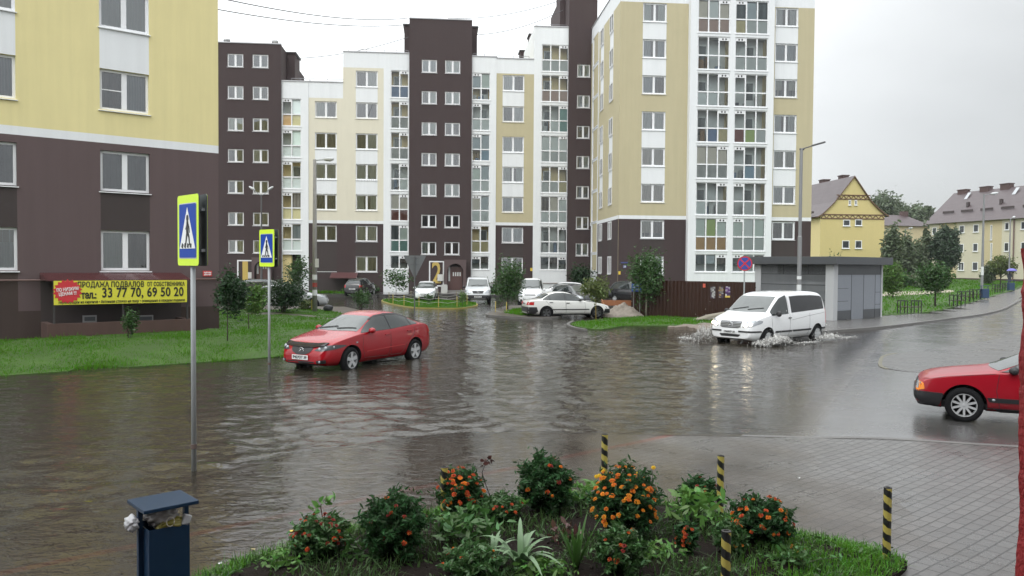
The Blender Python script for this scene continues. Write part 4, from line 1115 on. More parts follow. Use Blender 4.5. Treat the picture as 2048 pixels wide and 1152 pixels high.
# ------------------------------------------------------------------ structures on the right
ROOF_T, _nt, _o, N, L = nodes('roof_tiles')
p = N('ShaderNodeBsdfPrincipled', i_Roughness=.45)
tc = N('ShaderNodeTexCoord')
w = N('ShaderNodeTexWave', i_Scale=.55, bands_direction='Z', wave_profile='SAW'); L(tc.outputs['Object'], w.inputs['Vector'])
n = N('ShaderNodeTexNoise', i_Scale=.8, i_Detail=6.); L(tc.outputs['Object'], n.inputs['Vector'])
mx = N('ShaderNodeMix', data_type='RGBA'); mx.inputs[6].default_value = (.058, .042, .045, 1); mx.inputs[7].default_value = (.10, .077, .08, 1); L(n.outputs[0], mx.inputs[0])
L(mx.outputs[2], p.inputs['Base Color'])
b = N('ShaderNodeBump', i_Strength=.8, i_Distance=.06); L(w.outputs[1], b.inputs['Height']); L(b.outputs[0], p.inputs['Normal']); L(p.outputs[0], _o.inputs[0])
HY = plaster('house_yellow', (.60, .50, .225), .04, .04); HY_LIT = plaster('house_yellow_lit_side', (.70, .58, .29), .03, .03)  # side walls: same yellow with the brighter daylight put into the colour
HC = plaster('house_cream', (.58, .54, .42), .03, .04); HB = plaster('house_cream_dark', (.53, .45, .28), .03, .04)
BEAM = mat('painted_beam', (.13, .07, .035), .6); BRICK = mat('chimney_brick', (.085, .05, .046), .8, var=.2, vscale=8)
STAY = mat('snow_guard', (.05, .035, .035), .5)
winw = white_pvc
def small_window(parent, fac, px0, px1, py0, py1, root, d=0.):
    s0, s1 = fac.s_(px0, (py0 + py1) / 2, d), fac.s_(px1, (py0 + py1) / 2, d); z0, z1 = fac.z_((px0 + px1) / 2, py1, d), fac.z_((px0 + px1) / 2, py0, d)
    w, h = s1 - s0, z1 - z0; t = .09
    m = MB(); m.box(0, t, -.05, .03, 0, h); m.box(w - t, w, -.05, .03, 0, h); m.box(t, w - t, -.05, .03, 0, t); m.box(t, w - t, -.05, .03, h - t, h)
    if w > 1: m.box(w / 2 - .04, w / 2 + .04, -.045, .03, t, h - t)
    m.box(-.08, w + .08, -.14, -.05, -.06, -.003)
    o = m.build('window', winw, parent, fac.P(s0, d, z0) - root, fac.a)
    g = MB(); g.box(t, w - t, -.02, -.004, t, h - t); g.build('pane', mat('far_pane', (.045, .05, .055), .08), o)
# yellow gabled house
FH = Fac(1641, 460, 102, R(5.)); HR = FH.o
hs = thing('gabled_house', 'yellow gabled house with brown zigzag timber bands and plum tiled roof beyond the grey kiosk', 'house', HR)
prof = [FH.hit(*q) for q in ((1641, 431), (1652, 421), (1668, 405), (1708, 353.5), (1742, 404), (1756, 418), (1769, 429))]
base = -.3
m = MB(); pl_ = [(prof[0][0], base)] + prof + [(prof[-1][0], base)]; n = len(pl_)
m.add([(a, 0, z) for a, z in pl_], [tuple(range(n))], 0)
m.quad((pl_[0][0], 0, base), (pl_[0][0], 26, base), (pl_[0][0], 26, prof[0][1]), (pl_[0][0], 0, prof[0][1]), 1)
m.quad((pl_[-1][0], 0, base), (pl_[-1][0], 26, base), (pl_[-1][0], 26, prof[-1][1]), (pl_[-1][0], 0, prof[-1][1]), 1)
m.add([(a, 26, z) for a, z in pl_], [tuple(range(n))], 0)
m.build('wall', [HY, HY_LIT], hs, FH.P(0, 0, 0) - HR, FH.a, fixn=False)
m = MB(); up = .12
rp = [(prof[0][0] - .5, prof[0][1] - .25)] + prof + [(prof[-1][0] + .5, prof[-1][1] - .25)]
for i in range(len(rp) - 1):
    (a, z), (b_, y) = rp[i], rp[i + 1]
    m.quad((a, -.25, z + up), (b_, -.25, y + up), (b_, 26.3, y + up), (a, 26.3, z + up), 0)
    m.quad((a, -.25, z + up), (b_, -.25, y + up), (b_, -.25, y - .05), (a, -.25, z - .05), 1)
    m.quad((a, -.25, z - .05), (b_, -.25, y - .05), (b_, 26.3, y - .05), (a, 26.3, z - .05), 1)
m.build('roof', [ROOF_T, BEAM], hs, FH.P(0, 0, 0) - HR, FH.a, fixn=False)
def chim(parent, fac, px, py, d, w, dp, z0d, root):
    s, z = fac.hit(px, py, d); c = MB(); c.box(s - w / 2, s + w / 2, d - dp / 2, d + dp / 2, z - z0d, z); c.box(s - w / 2 - .08, s + w / 2 + .08, d - dp / 2 - .08, d + dp / 2 + .08, z + .003, z + .12)
    c.build('chimney', BRICK, parent, fac.P(0, 0, 0) - root, fac.a)
chim(hs, FH, 1687, 352.5, 5, .9, 1.2, 2.2, HR); chim(hs, FH, 1649, 361, 13, 1.0, 1.3, 2.4, HR)
def zigzag(px0, px1, py0, py1, n):
    s0, s1 = FH.s_(px0, py0), FH.s_(px1, py0); z0, z1 = FH.z_((px0 + px1) / 2, py1), FH.z_((px0 + px1) / 2, py0)
    m = MB(); m.box(s0, s1, -.07, -.004, z0, z0 + .13); m.box(s0, s1, -.07, -.004, z1 - .13, z1)
    for i in range(n):
        a = s0 + (s1 - s0) * i / n; c = s0 + (s1 - s0) * (i + 1) / n; mid = (a + c) / 2
        for u, v, p, q in ((a, z0 + .1, mid, z1 - .1), (mid, z1 - .1, c, z0 + .1)):
            m.add([(u - .06, -.06, v), (u + .06, -.06, v), (p + .06, -.06, q), (p - .06, -.06, q), (u - .06, -.006, v), (u + .06, -.006, v), (p + .06, -.006, q), (p - .06, -.006, q)], [(0, 1, 2, 3), (0, 3, 7, 4), (1, 5, 6, 2)])
    m.build('timber_band', BEAM, hs, FH.P(0, 0, 0) - HR, FH.a)
zigzag(1673, 1741, 389.5, 399.5, 7); zigzag(1641.5, 1768.5, 428.5, 438.5, 11)
for q in ((1686, 1700, 439.5, 452), (1710, 1724, 439, 451.5), (1684, 1698.5, 481, 497), (1710, 1723.5, 481, 497), (1697, 1702, 400, 410.5), (1709, 1714, 400, 410.5)): small_window(hs, FH, *q, HR)
m = MB(); m.box(prof[0][0] - .75, prof[0][0] - .4, 1, 24, prof[0][1] + .35, prof[0][1] + .6); m.build('snow_guard', STAY, hs, FH.P(0, 0, 0) - HR, FH.a)

# cream house
FC = Fac(1857, 500, 126, R(-75.5)); KR = FC.o
ch = thing('cream_house', 'long cream three storey house with grey-plum hipped roof across the park', 'house', KR)
ez = FC.z_(1857, 446.5); bz_ = FC.z_(1900, 560)
sE = 40.; dp = 11.
regs = [(0, sE, -.5, ez, 0)]
for a, b_ in ((1877, 1913.5), (1966, 2003)): regs.append((FC.s_(a, 500), FC.s_(b_, 500), -.5, ez, 1))
regs.append((0, sE, -.5, bz_ + .35, 2))
wall(ch, FC, 0, sE, -.5, ez, regs, [], [HC, HB, mat('house_plinth', (.07, .045, .04), .8)], KR, 0, dp, ends=(0, 0))
rs, rzz = FC.hit(1908, 386.5, dp / 2)
o_ = .55
A0, A1, A2, A3 = (-o_, -o_, ez - .15), (sE + o_, -o_, ez - .15), (sE + o_, dp + o_, ez - .15), (-o_, dp + o_, ez - .15)
r0_, r1_ = (rs, dp / 2, rzz), (sE - rs, dp / 2, rzz)
m = MB(); m.quad(A0, A1, r1_, r0_); m.add([A0, r0_, A3], [(0, 1, 2)]); m.quad(A3, r0_, r1_, A2); m.add([A1, A2, r1_], [(0, 1, 2)]); m.quad(A0, A3, A2, A1)
m.build('roof', ROOF_T, ch, FC.P(0, 0, 0) - KR, FC.a)
for px, py in ((1927.5, 379), (1972.5, 373), (2014, 367)): chim(ch, FC, px, py + 1.5, dp / 2, 1.6, .9, 1.5, KR)
for q in ((1865, 1873.5, 455, 469), (1919, 1929, 451, 466), (1947, 1957.5, 449, 464.5), (2010, 2018.5, 445, 460), (1917.5, 1927.5, 488, 504), (1946, 1956, 486.5, 503), (2008.5, 2018, 485, 503), (1917, 1928, 524.5, 541), (1945, 1956, 524, 541), (1981, 1984.5, 450, 480), (1981, 1984.5, 486, 520), (2042, 2052, 443, 459), (2042, 2052, 484, 502)): small_window(ch, FC, *q, KR)
m = MB(); s = FC.s_(2028, 500); m.tube([(s, -.12, -.3), (s, -.12, ez)], .09, 8); m.build('downpipe', mat('downpipe_brown', (.16, .10, .09), .5), ch, FC.P(0, 0, 0) - KR, FC.a)
m = MB()
for i in range(9):
    s = 1.5 + i * 3.6; d = 1.2; z = ez + (rzz - ez) * (d + o_) / (dp / 2 + o_); m = MB(); m.box(s, s + 2.2, d - .05, d + .05, z, z + .35); m.build('snow_guard', STAY, ch, FC.P(0, 0, 0) - KR, FC.a)
for i in range(5):
    s = 5 + i * 6.; d = 2.4; z = ez + (rzz - ez) * (d + o_) / (dp / 2 + o_); m = MB(); m.box(s, s + .35, d - .2, d + .2, z - .2, z + .6); m.build('roof_vent', STAY, ch, FC.P(0, 0, 0) - KR, FC.a)
m = MB()
for px, py in ((1932, 390), (2028, 378)):
    s, z = FC.hit(px, py, dp / 2 - 1.2); z = ez + (rzz - ez) * (dp / 2 - 1.2 + o_) / (dp / 2 + o_)
    m.add([(s, dp / 2 - 1.6, z - .3), (s + .6, dp / 2 - 1.6, z - .3), (s + .6, dp / 2 - .8, z + .75), (s, dp / 2 - .8, z + .75)], [(0, 1, 2, 3)])
m.build('skylight', mat('skylight_glass', (.4, .42, .44), .1), ch, FC.P(0, 0, 0) - KR, FC.a)
# plain far house between them
FF_ = Fac(1772, 470, 142, R(12)); 
fh = thing('far_house', 'distant plum roofed house half hidden by trees between the yellow and the cream house', 'house', FF_.o)
a, b_ = 0, FF_.s_(1858, 470); e_z = FF_.z_(1815, 452); r_z = FF_.z_(1815, 427)
m = MB(); m.box(a, b_, 0, 9, -.5, e_z); m.build('wall', HB, fh, (0, 0, 0), FF_.a)
m = MB(); m.quad((a - .5, -.5, e_z), (b_ + .5, -.5, e_z), (b_ - 1.5, 4.5, r_z), (a + 1.5, 4.5, r_z)); m.quad((a - .5, 9.5, e_z), (b_ + .5, 9.5, e_z), (b_ - 1.5, 4.5, r_z), (a + 1.5, 4.5, r_z)); m.add([(a - .5, -.5, e_z), (a - .5, 9.5, e_z), (a + 1.5, 4.5, r_z)], [(0, 1, 2)]); m.add([(b_ + .5, -.5, e_z), (b_ + .5, 9.5, e_z), (b_ - 1.5, 4.5, r_z)], [(0, 1, 2)])
m.build('roof', ROOF_T, fh, (0, 0, 0), FF_.a)
m = MB(); m.box(6.5, 7.6, 3.9, 4.9, r_z - .6, r_z + .7); m.build('chimney', BRICK, fh, (0, 0, 0), FF_.a)

# grey kiosk
FKr = Fac(1666, 600, 39.2, R(38.6)); FKl = Fac(1666, 600, 39.2, R(38.6 - 90)); FKl.o = FKr.o.copy(); QR = FKr.o
kk = thing('substation_kiosk', 'grey panelled flat roofed kiosk behind the white van on the wet footway', 'kiosk', QR)
KG = mat('kiosk_grey', (.30, .315, .33), .4, var=.10, streak=.12, metal=.1); KD = mat('kiosk_dark', (.062, .066, .072), .45, var=.08); KL = mat('kiosk_louvre', (.235, .255, .29), .35, metal=.2); KP = mat('kiosk_post', (.42, .43, .44), .4)
zt0, zt1 = FKr.z_(1666, 529), FKr.z_(1666, 513.)
zd = FKr.z_(1666, 549); zbd = FKr.z_(1690, 621)
LR = FKr.s_(1763, 580); LL = -FKl.s_(1511, 580)
sA_, sB_, sC_ = FKr.s_(1702.5, 580), FKr.s_(1727, 580), FKr.s_(1750, 580)
wall(kk, FKr, 0, LR, -.1, zt0, [(0, LR, -.1, zt0, 2), (0, LR, zd, zt0, 1), (0.03, sA_, -.1, zbd, 1), (sB_, LR, -.1, zbd, 1)], [], [KG, KD, KL], QR, 0, LL, ends=(0, 0))
wall(kk, FKl, -LL, -.012, -.1, zt0, [(-LL, 0, -.1, zt0, 0), (-LL, 0, zd, zt0, 1), (-LL, 0, -.1, .55, 1)], [], [KG, KD], QR, 0, .2, ends=(0, 0))
m = MB(); m.M = Matrix.Rotation(R(38.6), 4, 'Z'); m.box(-.35, LR + .5, -.35, LL + .35, zt0 + .004, zt1); m.box(-.03, .36, -.045, -.004, -.1, zt0 - .003, 1); m.box(-.045, -.004, -.045, .4, -.1, zt0 - .003, 1); m.box(-.05, -.004, LL - .35, LL + .03, -.1, zt0 - .003, 1); m.box(LR - .1, LR + .03, -.045, -.004, -.1, zt0 - .003, 1)
m.build('flat_roof', [KD, KP], kk, bevel=.01)
m = MB(); m.M = Matrix.Rotation(R(38.6), 4, 'Z')
for s in (sA_, sB_, sC_): m.box(s - .012, s + .012, -.012, -.003, 0, zd, 0)
for z in (zd, ): m.box(0.37, LR - .11, -.02, -.003, z - .015, z + .015, 0)
for i in range(48):
    z = .1 + i * (zd - .2) / 48
    if z > zbd or True: m.box(sA_ + .03, sB_ - .03, -.014, -.002, z, z + .02, 1)
    if z > zbd + .05: m.box(.4, sA_ - .03, -.010, -.002, z, z + .02, 1); m.box(sB_ + .03, sC_ - .02, -.010, -.002, z, z + .02, 1)
for z in (FKl.z_(1590, 548.5), FKl.z_(1590, 569), FKl.z_(1590, 598)): m.box(-.012, -.002, .42, LL - .37, z - .012, z + .012, 0)
m.box(-.014, -.002, LL * .62, LL * .62 + .03, zd, zt0, 0); m.box(-.014, -.002, LL * .3, LL * .3 + .03, zd, zt0, 0)
for q in (.33, .6): m.box(sC_ + .02, LR - .12, -.012, -.003, zd * q, zd * q + .02, 0); m.box(.37, sA_ - .3, -.012, -.003, zd * (q + .1), zd * (q + .1) + .02, 0)
m.build('panel_joints', [mat('joint_dark', (.05, .05, .055), .6), mat('louvre_slat', (.29, .31, .345), .35, metal=.2)], kk)

# brown corrugated fence
p0, p1 = G(1263, 630, .05), G(1511, 640, .05); ang = math.atan2(p1.y - p0.y, p1.x - p0.x)
FN = Fac(1263, 600, p0.y, ang); NRo = FN.o
fe = thing('corrugated_fence', 'dark brown corrugated metal fence with torn posters below the white loggia bay', 'fence', NRo)
sl = FN.s_(1511, 600); ft = FN.z_(1400, 562.5)
m = MB(); n = int(sl / .05); pr = []
for i in range(n + 1):
    k = i % 4; pr.append((sl * i / n, (0, 0, .03, .03)[k]))
m.add([(a, y, z) for z in (-.2, ft) for a, y in pr], [(i, i + 1, n + 2 + i, n + 1 + i) for i in range(n)])
m.box(0, sl, .035, .07, ft - .3, ft - .25); m.box(0, sl, .035, .07, .3, .35)
m.build('sheeting', mat('fence_brown', (.032, .012, .007), .38, var=.12, streak=.15, spec=.3), fe, (0, 0, 0), ang)
def poster(px0, px1, py0, py1, m_, seed, stripes):
    s0, s1 = FN.s_(px0, 580), FN.s_(px1, 580); z0, z1 = FN.z_(px0, py1), FN.z_(px0, py0)
    q = MB(); q.box(s0, s1, -.012, -.003, z0, z1, 0); r = random.Random(seed)
    for _ in range(stripes):
        a = r.uniform(s0, s1 - .08); z = r.uniform(z0, z1 - .08); q.box(a, min(s1, a + r.uniform(.04, .14)), -.016, -.0125, z, min(z1, z + r.uniform(.03, .12)), r.randint(1, 3))
    q.build('poster', m_, fe, (0, 0, 0), ang)
tp = mat('torn_paper', (.45, .45, .45), .8); dkp = mat('poster_dark', (.05, .03, .05), .6)
poster(1421, 1431, 573, 597, [dkp, tp, tp, mat('poster_grey', (.2, .2, .2), .7)], 1, 22)
poster(1437, 1447, 573, 596, [dkp, tp, mat('poster_grey', (.2, .2, .2), .7), mat('poster_ochre', (.3, .2, .1), .7)], 2, 18)
poster(1450.5, 1460.5, 573, 595, [mat('poster_purple', (.05, .02, .09), .6), mat('poster_red', (.35, .03, .06), .6), mat('poster_white', (.6, .6, .6), .6), mat('poster_purple2', (.16, .06, .25), .6)], 3, 14)
q = MB(); s0, s1 = FN.s_(1450.5, 580), FN.s_(1460.5, 580); q.box(s0, s1, -.02, -.0165, FN.z_(1455, 595), FN.z_(1455, 591.5)); q.build('poster_strip', mat('poster_yellow', (.6, .45, .08), .6), fe, (0, 0, 0), ang)
s0, s1 = FN.s_(1406, 570), FN.s_(1411, 570); q = MB(); q.box(s0, s1, -.02, -.003, FN.z_(1408, 575), FN.z_(1408, 567.5)); q.build('red_plate', mat('plate_redorange', (.58, .10, .06), .5), fe, (0, 0, 0), ang)
# blue board by the fence end
s0, s1 = FN.s_(1263.5, 575, -.25), FN.s_(1283, 575, -.25); z0, z1 = FN.z_(1270, 583, -.25), FN.z_(1270, 567.5, -.25)
bb = thing('notice_board', 'blue notice board with white writing at the fence end behind the sapling', 'sign', FN.P(s0, -.25, z0), ang)
q = MB(); q.box(0, s1 - s0, -.01, .01, 0, z1 - z0); q.build('board', mat('board_blue', (.025, .085, .36), .45, var=.1), bb)
q = MB(); q.tube([(.1, .03, -1.2), (.1, .03, z1 - z0)], .025, 6); q.tube([(s1 - s0 - .1, .03, -1.2), (s1 - s0 - .1, .03, z1 - z0)], .025, 6); q.build('post', RAIL, bb)
for i, (t, y) in enumerate((('ПАРКОВКА', .78), ('ПРОЕЗД', .52), ('ЗАПРЕЩЁН', .26))):
    text(t, .10, mat('plate_white', (.8, .8, .8), .5), bb, plane_M(((s1 - s0) / 2, -.014, y * (z1 - z0)), (1, 0, 0), (0, 0, 1)), width=(s1 - s0) * .7)

# sand heap with boards
c_ = G(1246, 633, .0); 
hx_ = np.linspace(-1, 1, 60); hX, hY = np.meshgrid(hx_ * 1.25, hx_ * 1.1)
r = np.hypot(hX / 1.15, hY / .95); ns = (np.sin(hX * 7 + 2 * np.sin(hY * 5)) * .5 + np.sin(hY * 9 - hX * 6 + 1) * .5 + np.sin(hX * 21 + hY * 13) * .3 + np.sin(hX * 17 - hY * 23) * .3)
r = r * (1 + .10 * np.sin(np.arctan2(hY, hX) * 3 + 1) + .06 * np.sin(np.arctan2(hY, hX) * 7))
hZ = .64 * np.maximum(0, 1 - r ** 1.15) * (1 + .10 * ns) + .05 * ns * np.maximum(0, 1 - r * .9) + .03 * nrng.normal(0, .5, r.shape) * (r < 1) - .25 * np.clip((r - .92) * 5, 0, 1)
so = obj('sand_heap', grid_mesh('sand_heap', hX, hY, hZ, mat('wet_sand', (.205, .178, .148), .8, var=.25, vscale=6, bump=.8, bscale=30)), None, (c_.x, c_.y, .06))
tag(so, 'heap of wet brown sand between the white saloon and the brown fence', 'sand heap')
bd = thing('sand_box', 'low orange-brown timber boards standing behind the sand heap', 'boards', (c_.x - .35, c_.y + .75, .0))
m = MB(); m.box(-.75, .9, 0, .05, .55, .85); m.box(-.75, -.70, -.6, 0, .1, .85); m.build('board', mat('board_wood', (.26, .10, .04), .6, var=.3, vscale=5), bd)
m = MB(); m.tube([(-.55, -.35, .35), (-.7, -.05, .86)], .03, 6); m.tube([(-.72, .02, 0), (-.72, .02, .9)], .03, 6); m.build('batten', mat('batten_wood', (.5, .28, .10), .6), bd)
st = obj('concrete_lump', None)
bpy.data.objects.remove(st)
m = MB(); q = G(1415, 638, .12); m.M = Matrix.Translation((q.x + .4, q.y - .1, .1)) @ Matrix.Rotation(R(8), 4, 'Z')
m.add([(-1.1, -.25, 0), (1.1, -.25, 0), (1.1, .3, 0), (-1.1, .3, 0), (-.5, -.15, .22), (1.1, -.15, .48), (1.1, .2, .5), (-.4, .2, .25)], [(0, 1, 2, 3), (4, 5, 6, 7), (0, 1, 5, 4), (1, 2, 6, 5), (2, 3, 7, 6), (3, 0, 4, 7)])
tag(m.build('earth_mound', mat('mound_earth', (.20, .18, .14), .8, var=.3, vscale=5, bump=.8, bscale=12), bevel=.08), 'sloping lump of bare earth on the verge at the foot of the brown fence', 'mound')

# ------------------------------------------------------------------ street lamps and signs
GALV = mat('galvanised', (.36, .38, .39), .5, metal=.15, var=.18, vscale=5.)
LAMPC = mat('lamp_concrete', (.30, .29, .275), .7, var=.2, vscale=4)
LHEAD = mat('lamp_head', (.55, .57, .58), .35)
LPDK = mat('lamp_pole_dark', (.09, .09, .092), .5)
GREYP = mat('lamp_pole_grey', (.235, .24, .245), .45, metal=.3, var=.08)
def lamp_head(parent, a, b, r=.10, m=LHEAD):
    """cobra head between a and b"""
    a, b = Vector(a), Vector(b); mb = MB(); n = 7; pts = []; rs = []
    for i in range(n):
        t = i / (n - 1); pts.append(a.lerp(b, t)); rs.append(r * (.35 + .65 * math.sin(math.pi * min(1, .15 + t * .75))))
    mb.tube(pts, rs, 10); o = mb.build('lamp_head', m, parent, smooth=True)
    l = MB(); l.sphere(tuple(a.lerp(b, .62) - Vector((0, 0, r * .55))), r * .62, 10, 6, sc=(1.2, 1, 1)); l.build('lens', mat('lamp_lens', (.6, .62, .62), .15), o, smooth=True)
# concrete pole with one arm
p = G(629.5, 623, .22); h = p.y / FPX * (623 - 319) + .22
lp = thing('street_lamp', 'grey concrete lamp post with a single arm and pasted notices by the lawn', 'street lamp', p)
m = MB(); hh = AT(628, 319, p.y).z - .22; m.tube([(0, 0, -.1), (0, 0, hh)], [.135, .085], 10); m.build('pole', LAMPC, lp, smooth=True)
m = MB(); m.tube([(0, 0, hh - .05), (.25, 0, hh - .03), (.55, -.02, hh + .0)], .03, 6); m.build('arm', GALV, lp)
lamp_head(lp, (.5, -.02, hh + .0), (1.0, -.05, hh + .02), .105)
m = MB(); m.tube([(0, 0, 1.30), (0, 0, 1.52)], [.128, .126], 12, cap=False); m.build('red_wrap', mat('wrap_red', (.34, .05, .04), .6), lp)
m = MB(); m.tube([(0, 0, .85), (0, 0, 1.15)], [.132, .131], 12, cap=False); m.tube([(0, 0, 1.68), (0, 0, 1.95)], [.126, .125], 12, cap=False); m.build('notices', mat('notice_paper', (.66, .68, .68), .7), lp)
m = MB(); z = AT(630, 527, p.y).z - .22; m.box(.06, .24, -.2, -.1, z - .2, z + .25); m.build('control_box', mat('meter_box_grey', (.62, .62, .60), .5), lp)
# double arm lamp
p = G(523, 577, 0); D = 61.; b_ = AT(523, 560, D); 
lp = thing('double_street_lamp', 'slim dark lamp post with two curved arms in front of the brown stair tower', 'street lamp', (b_.x, b_.y, .1))
hh = AT(523.5, 389, D).z - .1
m = MB(); m.tube([(0, 0, -.2), (0, 0, hh * .45), (0, 0, hh)], [.10, .08, .05], 8); m.build('pole', LPDK, lp)
for s in (-1, 1):
    m = MB(); m.tube([(0, 0, hh - .05), (s * .2, 0, hh + .02), (s * .42, 0, hh + .2), (s * .55, 0, hh + .4)], .025, 6); m.build('arm', GALV, lp)
    lamp_head(lp, (s * .5, 0, hh + .34), (s * .92, -.05, hh + .6), .10)
# tall lamp by the kiosk
D = 36.6; b_ = AT(1597.5, 600, D); zt = AT(1597.5, 301, D).z
lp = thing('street_lamp', 'tall grey lamp post with an angled arm in front of the grey kiosk', 'street lamp', (b_.x, b_.y, .08))
m = MB(); m.tube([(0, 0, -.2), (0, 0, zt * .50), (0, 0, zt * .505), (0, 0, zt)], [.10, .095, .078, .07], 10); m.build('pole', GREYP, lp, smooth=False)
m = MB(); m.tube([(-.08, 0, zt - .02), (.12, 0, zt - .02)], .05, 8); m.tube([(0, 0, zt - .02), (.45, -.1, zt + .12)], .03, 6); m.build('arm', LPDK, lp)
m = MB(); m.M = Matrix.Translation((.45, -.1, zt + .12)) @ Matrix.Rotation(R(-16), 4, 'Y'); m.box(0, .62, -.09, .09, -.03, .05); m.build('lamp_head', LPDK, lp, bevel=.02)
m = MB(); m.tube([(0, 0, 1.5), (0, 0, 1.85)], .104, 10, cap=False); m.tube([(0, 0, 2.1), (0, 0, 2.25)], .103, 10, cap=False); m.build('notices', MATS['notice_paper'], lp)
# lamps over the park
def park_lamp(px, pyb, pyt, armpx, armpy, lab, r=.10):
    p = GT(px, pyb, .14); zt = AT(px, pyt, p.y).z - p.z
    lp = thing('street_lamp', lab, 'street lamp', p)
    m = MB(); m.tube([(0, 0, -.2), (0, 0, zt)], [r, r * .6], 8); m.build('pole', GREYP, lp)
    a = AT(armpx, armpy, p.y) - p
    m = MB(); m.tube([(0, 0, zt - .05), tuple(Vector((0, 0, zt - .05)).lerp(Vector(a), .55))], .04, 6); m.build('arm', GREYP, lp)
    lamp_head(lp, tuple(Vector((0, 0, zt - .05)).lerp(Vector(a), .5)), tuple(a), .12)
    return lp, zt
l1, z_ = park_lamp(1963.5, 584, 389, 1996, 385.5, 'tall grey lamp post beside the blue bin on the park verge', .13)
m = MB(); m.tube([(0, 0, 1.6), (0, 0, 2.4)], .128, 8, cap=False); m.build('notices', MATS['notice_paper'], l1)
park_lamp(1808.5, 560, 458, 1825, 455.5, 'far lamp post with pale head among the park trees', .14)
park_lamp(2017.5, 573, 437, 2030, 433, 'slender far lamp post in front of the cream house near its downpipe', .10)

# pedestrian crossing signs
FLUO = mat('fluoro_yellow', (.62, .86, .03), .45); SBLUE = mat('sign_blue', (.008, .055, .34), .5, spec=.2); SWHITE = mat('sign_white', (.78, .80, .80), .45); SBLACK = mat('sign_black', (.012, .012, .014), .5); SBACK = mat('sign_back', (.045, .055, .055), .5); SEDGE = mat('sign_edge', (.5, .52, .53), .4, metal=.5)
def crossing_sign(px, pyb, zb, ztop, ang, lab, w=.66, h=.93, off=.05):
    p = G(px, pyb, zb)
    t = thing('crossing_sign', lab, 'road sign', p)
    zt = AT(px, ztop, p.y).z - zb
    m = MB(); m.tube([(0, 0, -.25), (0, 0, zt - .02)], .032, 12); m.build('pole', GALV, t, smooth=True)
    m = MB(); m.tube([(0, 0, .32), (0, 0, .38)], .042, 12); m.build('clamp', mat('rust_band', (.10, .07, .06), .7), t)
    def face(rz, y, name):
        M = Matrix.Rotation(rz, 4, 'Z')
        def mk(nm, pts, y0, y1, mm, par):
            mb = MB(); mb.M = M @ Matrix.Rotation(R(90), 4, 'X'); mb.prism(pts, y0, y1); return mb.build(nm, mm, par)
        z0 = zt - h
        R_ = lambda a, b_, c, d, r: round_poly([(a, c), (b_, c), (b_, d), (a, d)], r)
        bp = mk('sign_plate', R_(-w / 2, w / 2, z0, zt, .05), y, y + .012, SBACK, t)
        mk('yellow_border', R_(-w / 2 + .003, w / 2 - .003, z0 + .003, zt - .003, .05), y + .013, y + .016, FLUO, bp)
        bw2 = w * .395; b0, b1 = z0 + h * .115, zt - h * .13
        mk('white_rim', R_(-bw2 - .012, bw2 + .012, b0 - .012, b1 + .012, .03), y + .017, y + .019, SEDGE, bp)
        mk('blue_field', R_(-bw2, bw2, b0, b1, .025), y + .020, y + .022, SBLUE, bp)
        hb = b1 - b0
        T0, T1 = b0 + hb * .17, b1 - hb * .06
        mk('triangle', [(-bw2 * .93, T0), (bw2 * .93, T0), (0, T1)], y + .023, y + .025, SWHITE, bp)
        th = T1 - T0
        wk = MB(); wk.M = M @ Matrix.Rotation(R(90), 4, 'X')
        u = lambda x, z: (x * bw2, T0 + z * th)
        y2, y3 = y + .026, y + .028
        def seg(a, b_, wa, wb):
            A, B = Vector(u(*a)), Vector(u(*b_)); n = Vector((-(B - A).y, (B - A).x)).normalized()
            wk.prism([tuple(A + n * wa), tuple(B + n * wb), tuple(B - n * wb), tuple(A - n * wa)], y2, y3)
        seg((.05, .66), (.02, .40), .028, .035); seg((.02, .42), (-.17, .10), .026, .016); seg((.03, .42), (.22, .28), .024, .02); seg((.22, .29), (.30, .08), .02, .014)
        seg((.06, .62), (-.16, .46), .018, .013); seg((.07, .62), (.24, .50), .018, .013); seg((.24, .50), (.27, .38), .013, .011)
        c = u(.04, .735); wk.prism([(c[0] + .036 * math.cos(q * .5236), c[1] + .045 * math.sin(q * .5236)) for q in range(12)], y2, y3)
        for q in (-.62, -.28, .06, .4): seg((q, .02), (q * .93 + .06, .12), .026, .026)
        wk.build('walking_figure', SBLACK, bp)
        for z in (z0 + .2, zt - .2):
            mb = MB(); mb.M = M; mb.box(-w * .42, w * .42, -(y - .002), -.034, z - .018, z + .018); mb.build('bracket', GALV, bp)
    face(ang, off, 'a'); face(ang + R(172), off + .03, 'b')
    return t
crossing_sign(388, 945, -.03, 390, R(-45), 'nearest pedestrian crossing sign, fluorescent yellow, on a galvanised pole standing in the shallow water')
crossing_sign(538.5, 755, -.12, 459, R(-40), 'smaller pedestrian crossing sign standing in the water beside the red saloon')
# give-way sign seen from behind
p = G(829, 642, -.12); t = thing('give_way_sign', 'grey back of a triangular give way sign on a thin post behind the red saloon', 'road sign', p)
zz = lambda y: AT(829, y, p.y).z + .12
m = MB(); m.tube([(0, 0, -.2), (0, 0, zz(512))], .032, 10); m.build('pole', mat('pole_dull', (.13, .135, .14), .5, metal=.4), t)
m = MB(); m.M = Matrix.Rotation(R(4), 4, 'Z') @ Matrix.Rotation(R(90), 4, 'X'); a = .5; zt = zz(511); zb = zz(553)
m.prism(round_poly([(-.58, zt), (.58, zt), (0, zb - .12)][::-1], .07), -.06, -.048); m.build('plate', mat('sign_back_grey', (.14, .15, .155), .5, metal=.3), t)
for z in (zt - .12, zt - .45):
    m = MB(); m.box(-.22, .22, .02, .045, z - .02, z + .02); m.build('bracket', MATS['pole_dull'], t)
